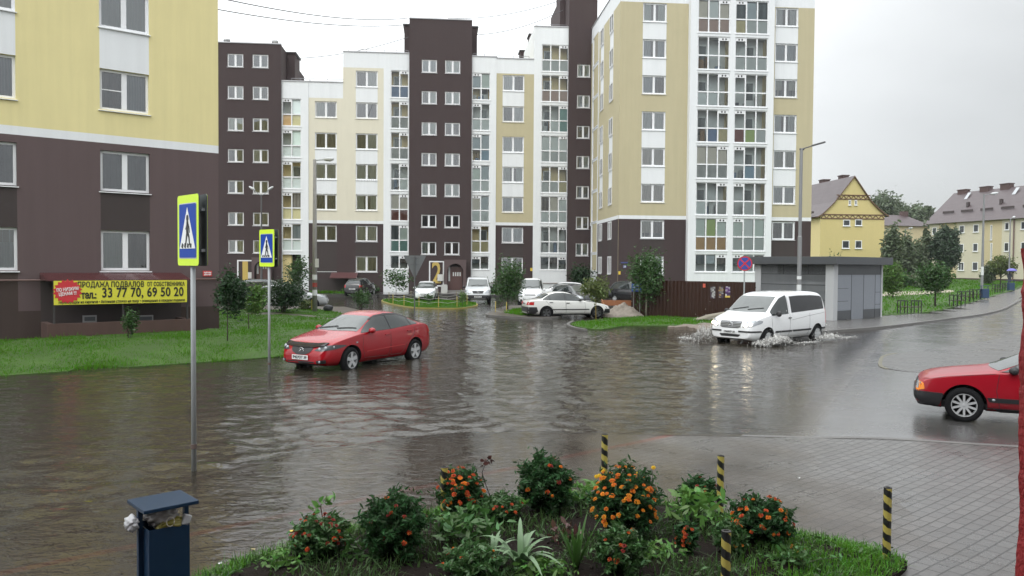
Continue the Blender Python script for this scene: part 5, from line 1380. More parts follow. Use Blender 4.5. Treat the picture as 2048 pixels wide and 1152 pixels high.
# no stopping sign
D = 38.2; c = AT(1489.5, 527, D); t = thing('no_stopping_sign', 'round blue no stopping sign with red ring and cross in front of the fence', 'road sign', (c.x, c.y, .08))
cz = c.z - .08; rr = .36
m = MB(); m.tube([(0, .03, -.2), (0, .03, cz + .3)], .035, 10); m.build('pole', GALV, t)
ci = lambda r: [(r * math.cos(2 * math.pi * i / 40), cz + r * math.sin(2 * math.pi * i / 40)) for i in range(40)]
MX = Matrix.Rotation(R(-12), 4, 'Z') @ Matrix.Rotation(R(90), 4, 'X')
m = MB(); m.M = MX; m.prism(ci(rr), .005, .012); pb = m.build('sign_plate', SBACK, t)
SRED = mat('sign_red', (.50, .018, .03), .45)
m = MB(); m.M = MX; m.prism(ci(rr - .01), .013, .016); m.build('red_ring', SRED, pb)
m = MB(); m.M = MX; m.prism(ci(rr - .065), .017, .019); m.build('blue_field', mat('sign_blue2', (.03, .06, .30), .4), pb)
m = MB(); m.M = MX
for s in (1, -1):
    d = Vector((1, s)).normalized(); n = Vector((-d.y, d.x)) * .03; A = d * (rr - .03)
    m.prism([(A.x + n.x, cz + A.y + n.y), (-A.x + n.x, cz - A.y + n.y), (-A.x - n.x, cz - A.y - n.y), (A.x - n.x, cz + A.y - n.y)], .020 + .0015 * (s + 1), .022 + .0015 * (s + 1))
m.build('cross', SRED, pb)

# ------------------------------------------------------------------ overhead wires
def wire(a, b, sag, lab, r=.028):
    pts = []
    for i in range(21):
        t = i / 20; v = a.lerp(b, t); v.z -= sag * 4 * t * (1 - t); pts.append(v - a)
    m = MB(); m.tube(pts, r, 5); o = m.build('overhead_cable', mat('cable_grey', (.10, .10, .105), .6), None, a)
    return tag(o, lab, 'cable', 'overhead cables strung between the roofs')
wire(AT(300, -8, 36), AT(817, 49, 71.5), .6, 'lower thin cable from the near yellow building to the left side of the middle tower')
wire(AT(420, -8, 36), AT(817, 36, 71.5), .5, 'upper thin cable reaching the top of the middle stair tower from the left')
wire(AT(586, 117, 72.5), AT(817, 74, 71.6), .4, 'thin cable rising from the left stair tower shaft to the middle tower')
wire(AT(896, 37, 73), AT(1126, -1, 73), .5, 'thin cable rising from the roof of the middle tower to the right tower')
wire(AT(946, 70, 73), AT(1126, 20, 73), .5, 'lower thin cable from the side of the middle tower to the right tower')

# ------------------------------------------------------------------ benches, bins, playground, walker
WOOD = mat('bench_wood', (.050, .032, .022), .5, var=.2); IRON = mat('bench_iron', (.018, .018, .018), .45)
def bench_proto():
    t = thing('park_bench', '', 'bench')
    for s in (-1, 1):
        m = MB(); x = s * .62
        for q in (-.32, .32): m.box(x + q - .03, x + q + .03, -.24, -.18, 0, .82); m.box(x + q - .03, x + q + .03, .18, .24, 0, .82)
        m.box(x - .35, x + .35, -.24, -.18, .825, .89); m.box(x - .35, x + .35, .18, .24, .825, .89)
        m.build('arm_frame', IRON, t)
    m = MB()
    for y in (-.15, 0, .15): m.box(-.93, .93, y - .06, y + .06, .42, .47)
    m.build('seat', WOOD, t)
    return t
bp = bench_proto()
bl = [((1818.5, 627), 4, 'nearest black bench with two raised arm frames beside the kiosk on the park lawn'),
      ((1914.5, 612), 28, 'black bench nearer than its touching neighbour halfway along the footway'),
      ((1931, 603), 20, 'black bench just behind its touching neighbour halfway along the footway'),
      ((1953.5, 598), 20, 'black bench beside the blue bin at the tall park lamp'),
      ((1995, 585), 30, 'first far black bench beyond the tall park lamp'),
      ((2010, 580.5), 30, 'farthest black bench next to the last blue bin')]
for i, ((px, py), a, lab) in enumerate(bl):
    o = bp if i == 0 else copy_tree(bp); q = GT(px, py, .14); o.location = q; o.rotation_euler = (0, 0, R(a)); o.scale = (.66, .7, .85); tag(o, lab, 'bench', 'benches along the park footway')
BINB = mat('bin_blue', (.018, .045, .10), .42, var=.15)
def park_bin(px, py, lab):
    q = GT(px, py, .14); t = thing('litter_bin', lab, 'litter bin', q)
    m = MB(); m.box(-.26, .26, -.22, .22, .08, .8); m.build('body', BINB, t, bevel=.02)
    m = MB(); m.box(-.32, .32, -.27, .27, 1.02, 1.06); m.build('lid', BINB, t)
    m = MB()
    for sx in (-.27, .27): m.box(sx - .02, sx + .02, -.03, .03, 0, 1.02)
    m.build('post', BINB, t)
    return t
park_bin(1968.5, 598, 'blue litter bin at the foot of the tall park lamp'); park_bin(2021.5, 582, 'farthest blue litter bin on the park footway')
q = GT(1818, 570, .14); t = thing('playground_frame', 'red and blue playground climbing frame among the park bushes', 'playground', q)
D = q.y; w = D / FPX
m = MB(); m.tube([(-9 * w, 0, 15 * w), (9 * w, 0, 14 * w)], .28, 8); m.build('red_tube', mat('play_red', (.55, .06, .04), .5), t)
m = MB()
for x in (-8, 8, 12): m.tube([(x * w, .2, -.2), (x * w, .2, 14 * w)], .09, 6)
m.box(8 * w, 14 * w, 0, .15, 2 * w, 12 * w); m.build('blue_posts', mat('play_blue', (.04, .12, .3), .5), t)
m = MB()
for x in (-6, 0, 5): m.box((x - 1.2) * w, (x + 1.2) * w, -.4, -.3, -2 * w, 9 * w)
m.build('grey_panel', mat('play_grey', (.26, .3, .34), .5), t)
# walker under an umbrella far down the footway
q = GT(2018.5, 575, .14); w = q.y / FPX
per = thing('person', 'far walker in dark clothes under a violet-blue umbrella on the footway', 'person', q)
me = bpy.data.meshes.new('body')
vs = [(0, 0, .92), (0, 0, 1.15), (0, 0, 1.40), (0, 0, 1.52), (0, 0, 1.66), (-.09, .0, .86), (-.10, -.10, .48), (-.10, -.02, .05), (.09, 0, .86), (.11, .14, .48), (.11, .16, .06), (-.19, 0, 1.40), (-.25, -.05, 1.12), (-.17, -.22, 1.02), (.19, 0, 1.40), (.24, -.1, 1.15), (.10, -.24, 1.28), (-.10, -.14, .03), (.11, .05, .04)]
es = [(0, 1), (1, 2), (2, 3), (3, 4), (0, 5), (5, 6), (6, 7), (0, 8), (8, 9), (9, 10), (2, 11), (11, 12), (12, 13), (2, 14), (14, 15), (15, 16), (7, 17), (10, 18)]
rr = [.15, .14, .17, .06, .105, .10, .075, .05, .10, .075, .05, .075, .055, .04, .075, .055, .04, .04, .04]
me.from_pydata(vs, es, []); me.materials.append(mat('walker_clothes', (.045, .05, .065), .8))
bo = obj('body', me, per); sk = bo.modifiers.new('skin', 'SKIN'); 
for v, r in zip(me.skin_vertices[0].data if me.skin_vertices else [], rr): v.radius = (r, r)
if not me.skin_vertices:
    b = bmesh.new(); b.from_mesh(me); lay = b.verts.layers.skin.verify(); b.verts.ensure_lookup_table()
    for i, r in enumerate(rr): b.verts[i][lay].radius = (r, r); b.verts[i][lay].use_root = i == 0
    b.to_mesh(me); b.free()
ss_ = bo.modifiers.new('sub', 'SUBSURF'); ss_.levels = 2; ss_.render_levels = 2
m = MB(); m.sphere((0, -.01, 1.70), .10, 12, 8, sc=(.85, 1, 1)); m.build('hair', mat('walker_hair', (.05, .035, .025), .7), per, smooth=True)
um = thing('umbrella', 'small violet-blue umbrella held over the far walker', 'umbrella', q + Vector((.08, -.24, 1.25)))
m = MB(); prof_ = [(1e-3, .86)] + [(.56 * math.sin(a * .157), .42 + .44 * math.cos(a * .157)) for a in range(1, 11)]; m.lathe(prof_[:9], 16); m.build('canopy', mat('umbrella_violet', (.13, .12, .42), .5), um, smooth=True)
m = MB(); m.tube([(0, 0, -.05), (0, 0, .9)], .012, 6); m.build('shaft', IRON, um)

# red roughcast pier at the right edge of the porch
D = 1.25; c = AT(2046, 800, D)
xs_ = np.linspace(0, 1, 10); zz_ = np.linspace(-1, 1, 1)
m = MB(); nz = 260; zlo, zhi = -.17, AT(2046, 497, D).z
P0 = AT(2030.5, 1152, D); P1 = AT(2040.5, 560, D)
x_at = lambda z: P0.x + (P1.x - P0.x) * (z - P0.z) / (P1.z - P0.z)
r = random.Random(3); nu = 10; vs = []
prof_r = [0.]
for i in range(nz + 1):
    z = zlo + (zhi - zlo) * i / nz; prof_r.append(prof_r[-1] * .55 + r.uniform(-.0016, .0016)); bump_ = prof_r[-1] + .0022 * max(0, math.sin(z * 61 + 2 * math.sin(z * 23))) ** 3
    for k in range(nu + 1):
        q = k / nu; edge = (1 - abs(2 * q - 1) ** 3) * .008
        vs.append((x_at(z) - edge - bump_ + .003 + (0 if 0 < k < nu else .0), D - .25 + .25 * q + r.uniform(-.001, .001), z))
fs = [(i * (nu + 1) + k, i * (nu + 1) + k + 1, (i + 1) * (nu + 1) + k + 1, (i + 1) * (nu + 1) + k) for i in range(nz) for k in range(nu)]
m.add(vs, fs)
def corner_(i, k): return vs[i * (nu + 1) + k]
for k in (0, nu):
    for i in range(0, nz): 
        a, b_ = corner_(i, k), corner_(i + 1, k); m.quad(a, b_, (b_[0] + .5, b_[1], b_[2]), (a[0] + .5, a[1], a[2]))
for i in (0, nz):
    a, b_ = corner_(i, 0), corner_(i, nu); m.quad(a, b_, (b_[0] + .5, b_[1], b_[2]), (a[0] + .5, a[1], a[2]))
pier_root = thing('pier_and_unseen_building', 'rough red painted pier at the right view edge, with unseen building added for shade', 'building', (0, -1.2, 0))
pier = m.build('pier', mat('red_roughcast', (.30, .010, .015), .6, var=.25, vscale=25., bump=.6, bscale=120), pier_root, (0, 1.2, 0), fixn=True)
w_ = MB(); w_.box(-8, 9, -13, 0, -.2, 12); w_.build('wall', PL_BROWN2, pier_root)  # unseen wall behind the camera, added and sized to shade the foreground
w_ = MB(); w_.box(-4, 5, .002, 2.3, 3.75, 3.9); w_.build('unseen_shade_roof', mat('unseen_shade_roof', (.12, .05, .05), .5), pier_root)  # unseen roof overhead, added to darken the ground in front
w_ = MB(); w_.box(-4, 5, .002, 1.9, -.2, 1.15); w_.build('porch_floor', mat('step_concrete', (.20, .19, .185), .6, var=.1), pier_root)
# ------------------------------------------------------------------ trees and shrubs
def leaf_quads(C, size, elong=1.7, droop=.0, rng=nrng):
    n = len(C)
    a = rng.normal(size=(n, 3)); a[:, 2] = a[:, 2] * .7 - droop; a /= np.linalg.norm(a, axis=1)[:, None]
    b = rng.normal(size=(n, 3)); b -= (b * a).sum(1)[:, None] * a; b /= np.linalg.norm(b, axis=1)[:, None]
    s = (size * rng.uniform(.6, 1.3, n))[:, None]
    nn = np.cross(a, b) * s * .18
    p = np.zeros((n, 6, 3)); e = a * s * elong * .5; w = b * s * .34
    p[:, 0] = C - e; p[:, 1] = C - e * .38 + w + nn; p[:, 2] = C + e * .30 + w * .85 + nn * .8; p[:, 3] = C + e - nn * .5; p[:, 4] = C + e * .30 - w * .85 + nn * .8; p[:, 5] = C - e * .38 - w + nn
    return p
def crown_points(R3, ncl, per, fill=.55, spread=.22, rng=nrng, flat=0.):
    """clumps spread through an uneven ellipsoid"""
    R3 = np.array(R3); d = rng.normal(size=(ncl, 3)); d /= np.linalg.norm(d, axis=1)[:, None]
    rad = rng.uniform(fill, 1., ncl) ** .7 * rng.uniform(.75, 1.08, ncl)
    c = d * rad[:, None] * R3
    pts = (c[:, None, :] + rng.normal(size=(ncl, per, 3)) * (R3 * spread)).reshape(-1, 3)
    keep = rng.uniform(size=len(pts)) > .08
    return c, pts[keep]
LEAF = {}
def leafm(name, c, isl=.45): return mat('leaf_' + name, c, .5, island=isl, trans=.25, spec=.4)
LF_D = leafm('dark', (.022, .055, .018)); LF_M = leafm('mid', (.042, .095, .022)); LF_L = leafm('light', (.085, .16, .030)); LF_Y = leafm('olive', (.10, .13, .035)); LF_F = leafm('far', (.105, .135, .075)); LF_FD = leafm('far_dark', (.050, .080, .046))
BARK = mat('bark', (.055, .042, .034), .8, var=.3, vscale=9); BARKL = mat('bark_pale', (.30, .27, .22), .75, var=.3, vscale=9); BARKO = mat('bark_ochre', (.30, .20, .06), .7, var=.2)
def tree(name, lab, cat, base, zc, R3, ncl, per, leaf, lm, trunk_r=.05, bark=None, off=(0, 0), fill=.45, spread=.24, nbr=7, group=None, elong=1.7, flowers=None, stems=1):
    """base: ground point, zc: crown centre height above it"""
    t = thing(name, lab, cat, base, rnd.uniform(0, 6.28), group)
    c, pts = crown_points(R3, ncl, per, fill, spread)
    ctr = np.array([off[0], off[1], zc]); c = c + ctr; pts = pts + ctr
    pts = pts[pts[:, 2] > .03]
    obj('crown', fast_mesh('crown', leaf_quads(pts, leaf, elong), 4, lm), t)
    m = MB(); top = zc + R3[2] * .35
    for s in range(stems):
        jx, jy = (rnd.uniform(-.1, .1) * (s > 0), rnd.uniform(-.1, .1) * (s > 0))
        m.tube([(jx, jy, -.1), (off[0] * .3 + rnd.uniform(-.02, .02) + jx * 1.5, off[1] * .3 + jy, zc * .4), (off[0] * .8 + jx * 2, off[1] * .8 + jy * 2, zc * .8), (off[0] + jx * 3, off[1] + jy * 3, top)], [trunk_r, trunk_r * .8, trunk_r * .6, trunk_r * .2], 7)
    for i in range(min(nbr, len(c))):
        q = c[rnd.randrange(len(c))]; z0 = max(zc * .35, min(top * .95, zc - R3[2] * .5 + rnd.uniform(0, R3[2])))
        f = min(1, z0 / max(.01, zc)); s = (off[0] * f, off[1] * f, z0)
        mid = (s[0] * .45 + q[0] * .55, s[1] * .45 + q[1] * .55, s[2] * .5 + q[2] * .5 + .04)
        m.tube([s, mid, tuple(q)], [trunk_r * .38, trunk_r * .25, trunk_r * .08], 5, cap=False)
    m.build('trunk', bark or BARK, t, smooth=True)
    if flowers:
        fm, n, r = flowers; b = MB()
        for i in rnd.sample(range(len(pts)), n): b.sphere(tuple(pts[i]), r, 6, 4)
        b.build('blossom', fm, t, smooth=True)
    return t
def tree_px(name, lab, cat, bx, by, z0, x0, x1, y0, y1, ncl, per, leaf, lm, depth=1., gt=False, **k):
    """crown box in the photograph, converted to metres at the trunk's distance"""
    p = GT(bx, by, z0) if gt else G(bx, by, z0)
    a = AT((x0 + x1) / 2, (y0 + y1) / 2, p.y); w = (x1 - x0) / 2 * p.y / FPX; h = (y1 - y0) / 2 * p.y / FPX
    t = tree(name, lab, cat, p, a.z - p.z, (w, w * depth, h), ncl, per, leaf, lm, off=(0, 0), **k)
    t.rotation_euler = (0, 0, 0)
    dx = a.x - p.x
    for c in t.children:
        if c.name.startswith(('crown', 'blossom')): c.location.x += dx
    return t
tree_px('sapling', 'dark leafy sapling on a thin bent stem nearest the corner of the yellow building', 'tree', 455, 687, .2, 436, 492, 548, 632, 46, 60, .075, LF_D, trunk_r=.022, nbr=8, fill=.2)
tree_px('sapling', 'light green young sapling with slim stem between the two crossing signs', 'tree', 498, 664, .2, 488, 532, 572, 632, 34, 50, .075, LF_L, trunk_r=.02, nbr=8, fill=.2)
tree_px('bush', 'dense dark bush with low trunk in front of the parked grey estate car', 'bush', 568, 624, .24, 534, 606, 560, 622, 60, 60, .10, LF_D, trunk_r=.05, nbr=8, fill=.2, stems=3)
tree_px('shrub', 'tall straggly shrub beside the yellow entry passage', 'shrub', 598, 588, .22, 574, 622, 512, 578, 40, 34, .13, LF_M, trunk_r=.035, nbr=10, fill=.2)
tree_px('shrub', 'yellowish shrub at the foot of the left stair tower by its number panel', 'shrub', 466, 585, .1, 440, 500, 528, 580, 44, 40, .13, LF_Y, trunk_r=.035, nbr=9, fill=.1)
tree_px('flowering_shrub', 'low autumn tinted shrub by the foot of the concrete lamp post', 'shrub', 608, 619, .24, 590, 626, 598, 619, 24, 40, .07, LF_Y, trunk_r=.02, fill=.1, stems=3)
tree_px('shrub', 'small pale shrub growing in front of the basement banner', 'shrub', 262, 682, .25, 247, 278, 615, 672, 22, 34, .055, LF_M, trunk_r=.016, nbr=6, fill=.1, stems=2)
tree_px('shrub', 'thin loose shrub rising behind the roof of the red saloon', 'shrub', 722, 622, .05, 700, 746, 578, 618, 20, 30, .09, LF_M, trunk_r=.015, fill=.1, stems=4)
tree_px('shrub', 'sparse leafy shrub by the white loggia stack near the give way sign', 'shrub', 792, 590, .22, 766, 822, 535, 580, 30, 26, .13, LF_M, trunk_r=.025, fill=.15, nbr=9)
tree_px('young_tree', 'bushy green young tree on the planting strip in front of the white panel van', 'tree', 1015, 618, .1, 991, 1047, 522, 601, 70, 60, .095, LF_M, trunk_r=.045, nbr=10, fill=.15)
tree_px('sapling', 'pale loose sapling in front of the white parked saloon\'s bonnet', 'tree', 1192, 640, .09, 1166, 1218, 551, 606, 44, 40, .085, LF_Y, trunk_r=.026, bark=BARKO, nbr=9, fill=.15)
tree_px('young_tree', 'dark young tree with a pale staked trunk in front of the brown fence', 'tree', 1292, 629, .12, 1262, 1326, 506, 606, 80, 60, .095, LF_M, trunk_r=.05, bark=BARKL, nbr=10, fill=.15)
tree_px('shrub', 'dark climbing shrub at the foot of the right stair tower', 'shrub', 1162, 590, .2, 1136, 1184, 528, 578, 50, 40, .13, LF_D, trunk_r=.05, fill=.1)
for i, (x, y, lab) in enumerate(((856, 603, 'tiny round shrub in front of the small white hatchback'), (925, 607, 'bright lime green little shrub at the right end of the yellow kerbed island'))):
    tree_px('little_shrub', lab, 'shrub', x, y + 4, .12, x - 9, x + 9, y - (26 if i else 18), y + 1, 10, 40, .07, LF_L if i else LF_M, trunk_r=.015, fill=.1)
for i, (x, y, w_, h_, lab) in enumerate(((845, 585, 12, 14, 'low dark shrub by the entrance steps left of the number two'), (980, 588, 16, 18, 'low mixed shrub at the foot of the white loggia stack'), (1215, 596, 22, 15, 'low pale border plant in front of the corner building'), (700, 582, 16, 12, 'low green border plant under the dark canopy'), (741, 582, 18, 16, 'low border plant with paler leaves beside the dark parked car'))):
    tree_px('border_plant', lab, 'plant', x, y + 3, .22, x - w_, x + w_, y - h_, y + 2, 16, 40, .13, (LF_D, LF_M, LF_Y, LF_L, LF_M)[i], trunk_r=.02, fill=.1)
# park and far trees
tree_px('tree', 'small spreading park tree behind the nearest bench', 'tree', 1870, 612, .14, 1845, 1900, 528, 582, 60, 60, .12, LF_M, gt=True, trunk_r=.07, nbr=10, fill=.3)
tree_px('tree', 'thin light green park tree close to the kiosk wall', 'tree', 1786, 595, .14, 1764, 1802, 525, 586, 50, 50, .13, LF_L, gt=True, trunk_r=.06, nbr=10, fill=.2)
tree_px('round_tree', 'dense clipped round crowned tree in front of the cream house', 'tree', 1893, 566, .14, 1867, 1917, 457, 536, 150, 70, .24, LF_FD, gt=True, trunk_r=.35, nbr=8, fill=.2, spread=.16)
tree_px('tree', 'airy olive tree in front of the cream house near the far lamp', 'tree', 2001, 570, .14, 1982, 2028, 513, 550, 40, 40, .22, LF_Y, gt=True, trunk_r=.08, nbr=10, fill=.3)
tree_px('bush', 'dark rounded bush beside the tall park lamp', 'bush', 1977, 568, .14, 1963, 1990, 532, 568, 40, 50, .2, LF_F, gt=True, trunk_r=.1, fill=.1)
far = [((1778, 567), 1766, 1800, 458, 566, LF_F, 'large olive tree right behind the yellow house wall'),
       ((1812, 565), 1796, 1828, 478, 566, LF_F, 'leafy tree left of the far pale headed lamp post'),
       ((1834, 562), 1816, 1848, 490, 562, LF_F, 'broad dark tree at the left corner of the cream house'),
       ((1852, 560), 1845, 1860, 462, 560, LF_F, 'slim dark tree between the plum roof and the cream house')]
for (b_, x0, x1, y0, y1, lm, lab) in far:
    tree_px('tree', lab, 'tree', b_[0], b_[1], .3, x0, x1, y0, y1, 90, 46, .30, lm, gt=True, trunk_r=.2, nbr=10, fill=.15, group='trees between the houses')
for px, py0, py1, w_, D, lab in ((1764, 388, 470, 26, 190, 'tall treetop rising behind the right slope of the yellow gable'), (1790, 404, 470, 20, 196, 'rounded treetop next to the tall one behind the yellow gable'), (1826, 414, 470, 22, 185, 'low treetop on the skyline over the plum roof'), (1848, 418, 470, 18, 175, 'treetop on the skyline beside the cream house roof')):
    a = AT(px, (py0 + py1) / 2, D); h = (py1 - py0) / 2 * D / FPX
    tree('tree', lab, 'tree', (a.x, a.y, rise(D) * .6), a.z - rise(D) * .6, (w_ * D / FPX, w_ * D / FPX, h), 90, 60, .5, LF_F, trunk_r=.4, fill=.2, group='skyline trees behind the houses')
# far belt that closes the view between the houses
bx = nrng.uniform(88, 175, 9000); by = nrng.uniform(150, 215, 9000); bz = nrng.uniform(0, 1, 9000) ** .8 * (6.5 + 2 * np.sin(bx * .3) + 1.5 * np.sin(by * .4)) + 1.
fb = obj('woodland', fast_mesh('woodland', leaf_quads(np.stack([bx, by, bz], 1), 1.1), 4, LF_F)); tag(fb, 'grey-green belt of far trees seen between the houses', 'woodland', kind='stuff')
# hedge bushes in the park
for i, (x, y, w_, h_, lm, lab) in enumerate(((1800, 574, 20, 26, LF_M, 'low park bush under the playground frame'), (1838, 572, 22, 24, LF_F, 'dark low bush right of the playground frame'), (1866, 570, 20, 20, LF_M, 'green low bush at the edge of the cream house corner'), (1772, 580, 12, 40, LF_L, 'light bush standing close to the kiosk roof edge'))):
    tree_px('bush', lab, 'bush', x, y + 3, .14, x - w_, x + w_, y - h_, y + 1, 46, 50, .22, lm, gt=True, trunk_r=.08, fill=.1)
# twigs above the kiosk roof
t = thing('leafy_shoot', 'thin twigs with few leaves showing above the kiosk roof', 'plant', G(1668, 600, 0.) + Vector((.9, 3.9, 0)))
bse = t.location; m = MB(); pts = []
for px, py in ((1661, 499), (1669, 504), (1678, 506), (1684, 503)):
    a = AT(px, py, bse.y) - bse; m.tube([(0, 0, 0), (a.x * .4, 0, a.z * .55), tuple(a)], [.03, .02, .006], 5)
    for k in range(7):
        q = 1 - .035 * k; pts.append((a.x * q + rnd.uniform(-.08, .08), rnd.uniform(-.1, .1), a.z * q + rnd.uniform(-.05, .05)))
m.build('stem', BARK, t); obj('leaves', fast_mesh('leaves', leaf_quads(np.array(pts), .12), 4, LF_M), t)

# rope fences on the islands
ROPE = mat('white_rope', (.42, .42, .38), .7); PYEL = mat('post_yellow', (.42, .34, .08), .5)
def rope_fence(pix, z, lab, ropes=(.28, .52), h=.6, m=PYEL):
    P = [G(x, y, z) for x, y in pix]; t = thing('rope_fence', lab, 'fence', P[0])
    for p in P:
        q = MB(); a = p - P[0]; q.box(a.x - .025, a.x + .025, a.y - .025, a.y + .025, -.05, h); q.build('post', m, t)
    q = MB()
    for zz in ropes:
        for a, b_ in zip(P, P[1:]):
            a, b_ = a - P[0], b_ - P[0]; q.tube([(a.x, a.y - .04, zz), ((a.x + b_.x) / 2, (a.y + b_.y) / 2 - .04, zz - .09), (b_.x, b_.y - .04, zz)], .011, 5)
    q.build('rope', ROPE, t)
rope_fence([(786, 607), (808, 609), (838, 612), (877, 613), (914, 612), (934, 608)], .12, 'low yellow posts with slack white rope around the kerbed grass island')
rope_fence([(778, 601), (822, 597), (877, 599), (913, 598), (932, 601)], .12, 'back row of low posts and rope on the kerbed grass island', m=mat('post_dull', (.2, .17, .1), .6))
rope_fence([(991, 624), (1013, 625.5), (1050, 627)], .1, 'short yellow and white post with rope on the planting strip', ropes=(.1,))
# little yellow marker by the lamp, dark bag
q = G(625, 620, .25); m = MB(); m.box(-.05, .05, -.05, .05, 0, .55); tag(m.build('marker_post', PYEL, None, q, bevel=.01), 'short yellow marker post beside the concrete lamp post', 'post')
q = G(656, 622, .25); m = MB(); m.sphere((0, 0, .14), .2, 12, 8, sc=(1.3, .8, 1)); m.sphere((.12, -.03, .2), .14, 10, 6, sc=(1.2, .8, .8)); m.sphere((-.1, .05, .27), .07, 8, 6)
o = m.build('rubbish_bag', mat('bag_dark', (.03, .032, .04), .35, bump=1., bscale=18), None, q, smooth=True); tag(o, 'dark tied rubbish bag on the verge near the concrete lamp post', 'bag')
q = G(601.5, 617, .25); m = MB(); m.sphere((0, 0, .12), .13, 10, 6, sc=(1.2, .8, 1)); m.sphere((.1, 0, .2), .06, 8, 5); tag(m.build('white_bag', mat('bag_white', (.7, .7, .7), .4), None, q, smooth=True), 'small white bag under the dark bush', 'bag')
q = G(888.5, 586, .25); m = MB(); m.M = Matrix.Rotation(R(90), 4, 'X'); m.prism(round_poly([(-.28, 0), (.28, 0), (.28, .75), (-.28, .75)], .12), -.05, .05); tag(m.build('stone_slab', mat('stone_pale', (.5, .5, .48), .6), None, q), 'pale upright slab beside the steps of the middle entrance', 'slab')

# ------------------------------------------------------------------ flower bed in front
bp_ = [(330, 1190), (400, 1150), (450, 1128), (520, 1105), (580, 1088), (660, 1062), (740, 1045), (830, 1028), (930, 1012), (1040, 1000), (1160, 996), (1290, 1000), (1400, 1014), (1500, 1040), (1590, 1062), (1680, 1082), (1760, 1098), (1812, 1118), (1800, 1140), (1740, 1170), (1650, 1230), (1500, 1330), (1100, 1420), (700, 1400), (420, 1280)]
bed = smooth_poly([tuple(G(x, y, .05)[:2]) for x, y in bp_], 3)
BX, BY = np.array([b[0] for b in bed]), np.array([b[1] for b in bed])
def bed_z(x, y):
    d = float(dist_poly(bed, np.array([x]), np.array([y]))[0]); s = min(1, d / .7); s = s * s * (3 - 2 * s)
    return .035 + .13 * s + .02 * math.sin(x * 7 + math.sin(y * 5) * 2) * math.sin(y * 8) * s
SOIL = mat('wet_soil', (.014, .010, .008), .9, var=.6, vscale=14, bump=1.6, bscale=40, spec=.12)
so = sheet('flower_bed', bed, bed_z, SOIL, .12, .25)
# soil crumbs and fallen petals
n = 900; x = nrng.uniform(BX.min(), BX.max(), n); y = nrng.uniform(BY.min(), BY.max(), n); k = pip(bed, x, y); x, y = x[k], y[k]
m = MB()
for a, b_ in zip(x, y): r = rnd.uniform(.006, .022); m.sphere((a, b_, bed_z(a, b_) + r * .3), r, 5, 3, rnd.choice((0, 0, 0, 1)))
cr = m.build('soil_crumbs', [SOIL, mat('soil_crumb', (.045, .036, .03), .85, spec=.2)]); cr['kind'] = 'stuff'; tag(cr, 'loose crumbs of dark wet soil on the flower bed', 'soil')
def bed_blades(sel, dens, h, w, lean, name, m_, lab, clump=None):
    xs = (BX.min(), BX.max()); ys = (BY.min(), BY.max()); n = int((xs[1] - xs[0]) * (ys[1] - ys[0]) * dens)
    x = nrng.uniform(*xs, n); y = nrng.uniform(*ys, n); k = pip(bed, x, y); x, y = x[k], y[k]
    d = dist_poly(bed, x, y); k = sel(x, y, d) ; x, y = x[k], y[k]; n = len(x)
    z = np.array([bed_z(a, b_) for a, b_ in zip(x, y)])
    a = nrng.uniform(0, 6.283, n); b_ = nrng.uniform(0, 6.283, n); hh = h * nrng.uniform(.5, 1.4, n); l = hh * np.abs(nrng.normal(0, lean, n))
    P = []
    dx, dy = np.cos(a) * w, np.sin(a) * w; px, py = np.cos(b_), np.sin(b_)
    p = np.zeros((n, 2, 4, 3))
    def at(t, k): return np.stack([x + px * l * t * t + dx * k, y + py * l * t * t + dy * k, z + hh * (t - .45 * t * t * np.minimum(1, l / hh))], 1)
    p[:, 0, 0], p[:, 0, 1], p[:, 0, 2], p[:, 0, 3] = at(0, -1), at(0, 1), at(.55, .8), at(.55, -.8)
    p[:, 1, 0], p[:, 1, 1], p[:, 1, 2], p[:, 1, 3] = at(.55, -.8), at(.55, .8), at(1, .05), at(1, -.05)
    o = obj(name, fast_mesh(name, p.reshape(-1, 4, 3), 4, m_)); tag(o, lab, 'grass', kind='stuff'); return o
tipx = G(1600, 1090, .05).x
fr = lambda x, y, d: ((d < .20 + .14 * np.sin(x * 5 + y * 3)) & (nrng.uniform(size=len(x)) < .8)) | ((x > tipx - .55) & (np.sin(x * 6) * np.sin(y * 7 + 1) > -.35) & (d < .75)) | ((x > G(1450, 1100, .1).x) & (nrng.uniform(size=len(x)) < .16))
bed_blades(fr, 2600, .085, .0042, .75, 'bed_grass', mat('bed_grass_blade', (.10, .26, .024), .42, island=.32, trans=.3), 'bright wet grass fringing the flower bed')
wd = lambda x, y, d: (np.sin(x * 4.3 + 1) * np.sin(y * 5.1) > -.15) & (d > .1)
bed_blades(wd, 620, .13, .004, .9, 'weeds', mat('weed_blade', (.055, .115, .028), .5, island=.35, trans=.25), 'thin weeds and grass stalks growing through the dark soil')
# broad little weed leaves
n = 3200; x = nrng.uniform(BX.min(), BX.max(), n); y = nrng.uniform(BY.min(), BY.max(), n); k = pip(bed, x, y) & (np.sin(x * 3.3 + 2) * np.sin(y * 4.1 + 1) > -.2); x, y = x[k], y[k]
z = np.array([bed_z(a, b_) for a, b_ in zip(x, y)]) + nrng.uniform(.01, .07, len(x))
o = obj('ground_leaves', fast_mesh('ground_leaves', leaf_quads(np.stack([x, y, z], 1), .034, 1.9), 4, mat('leaf_weed', (.060, .12, .030), .5, island=.4, trans=.2))); tag(o, 'small leaves of low weeds carpeting the flower bed', 'weeds', kind='stuff')

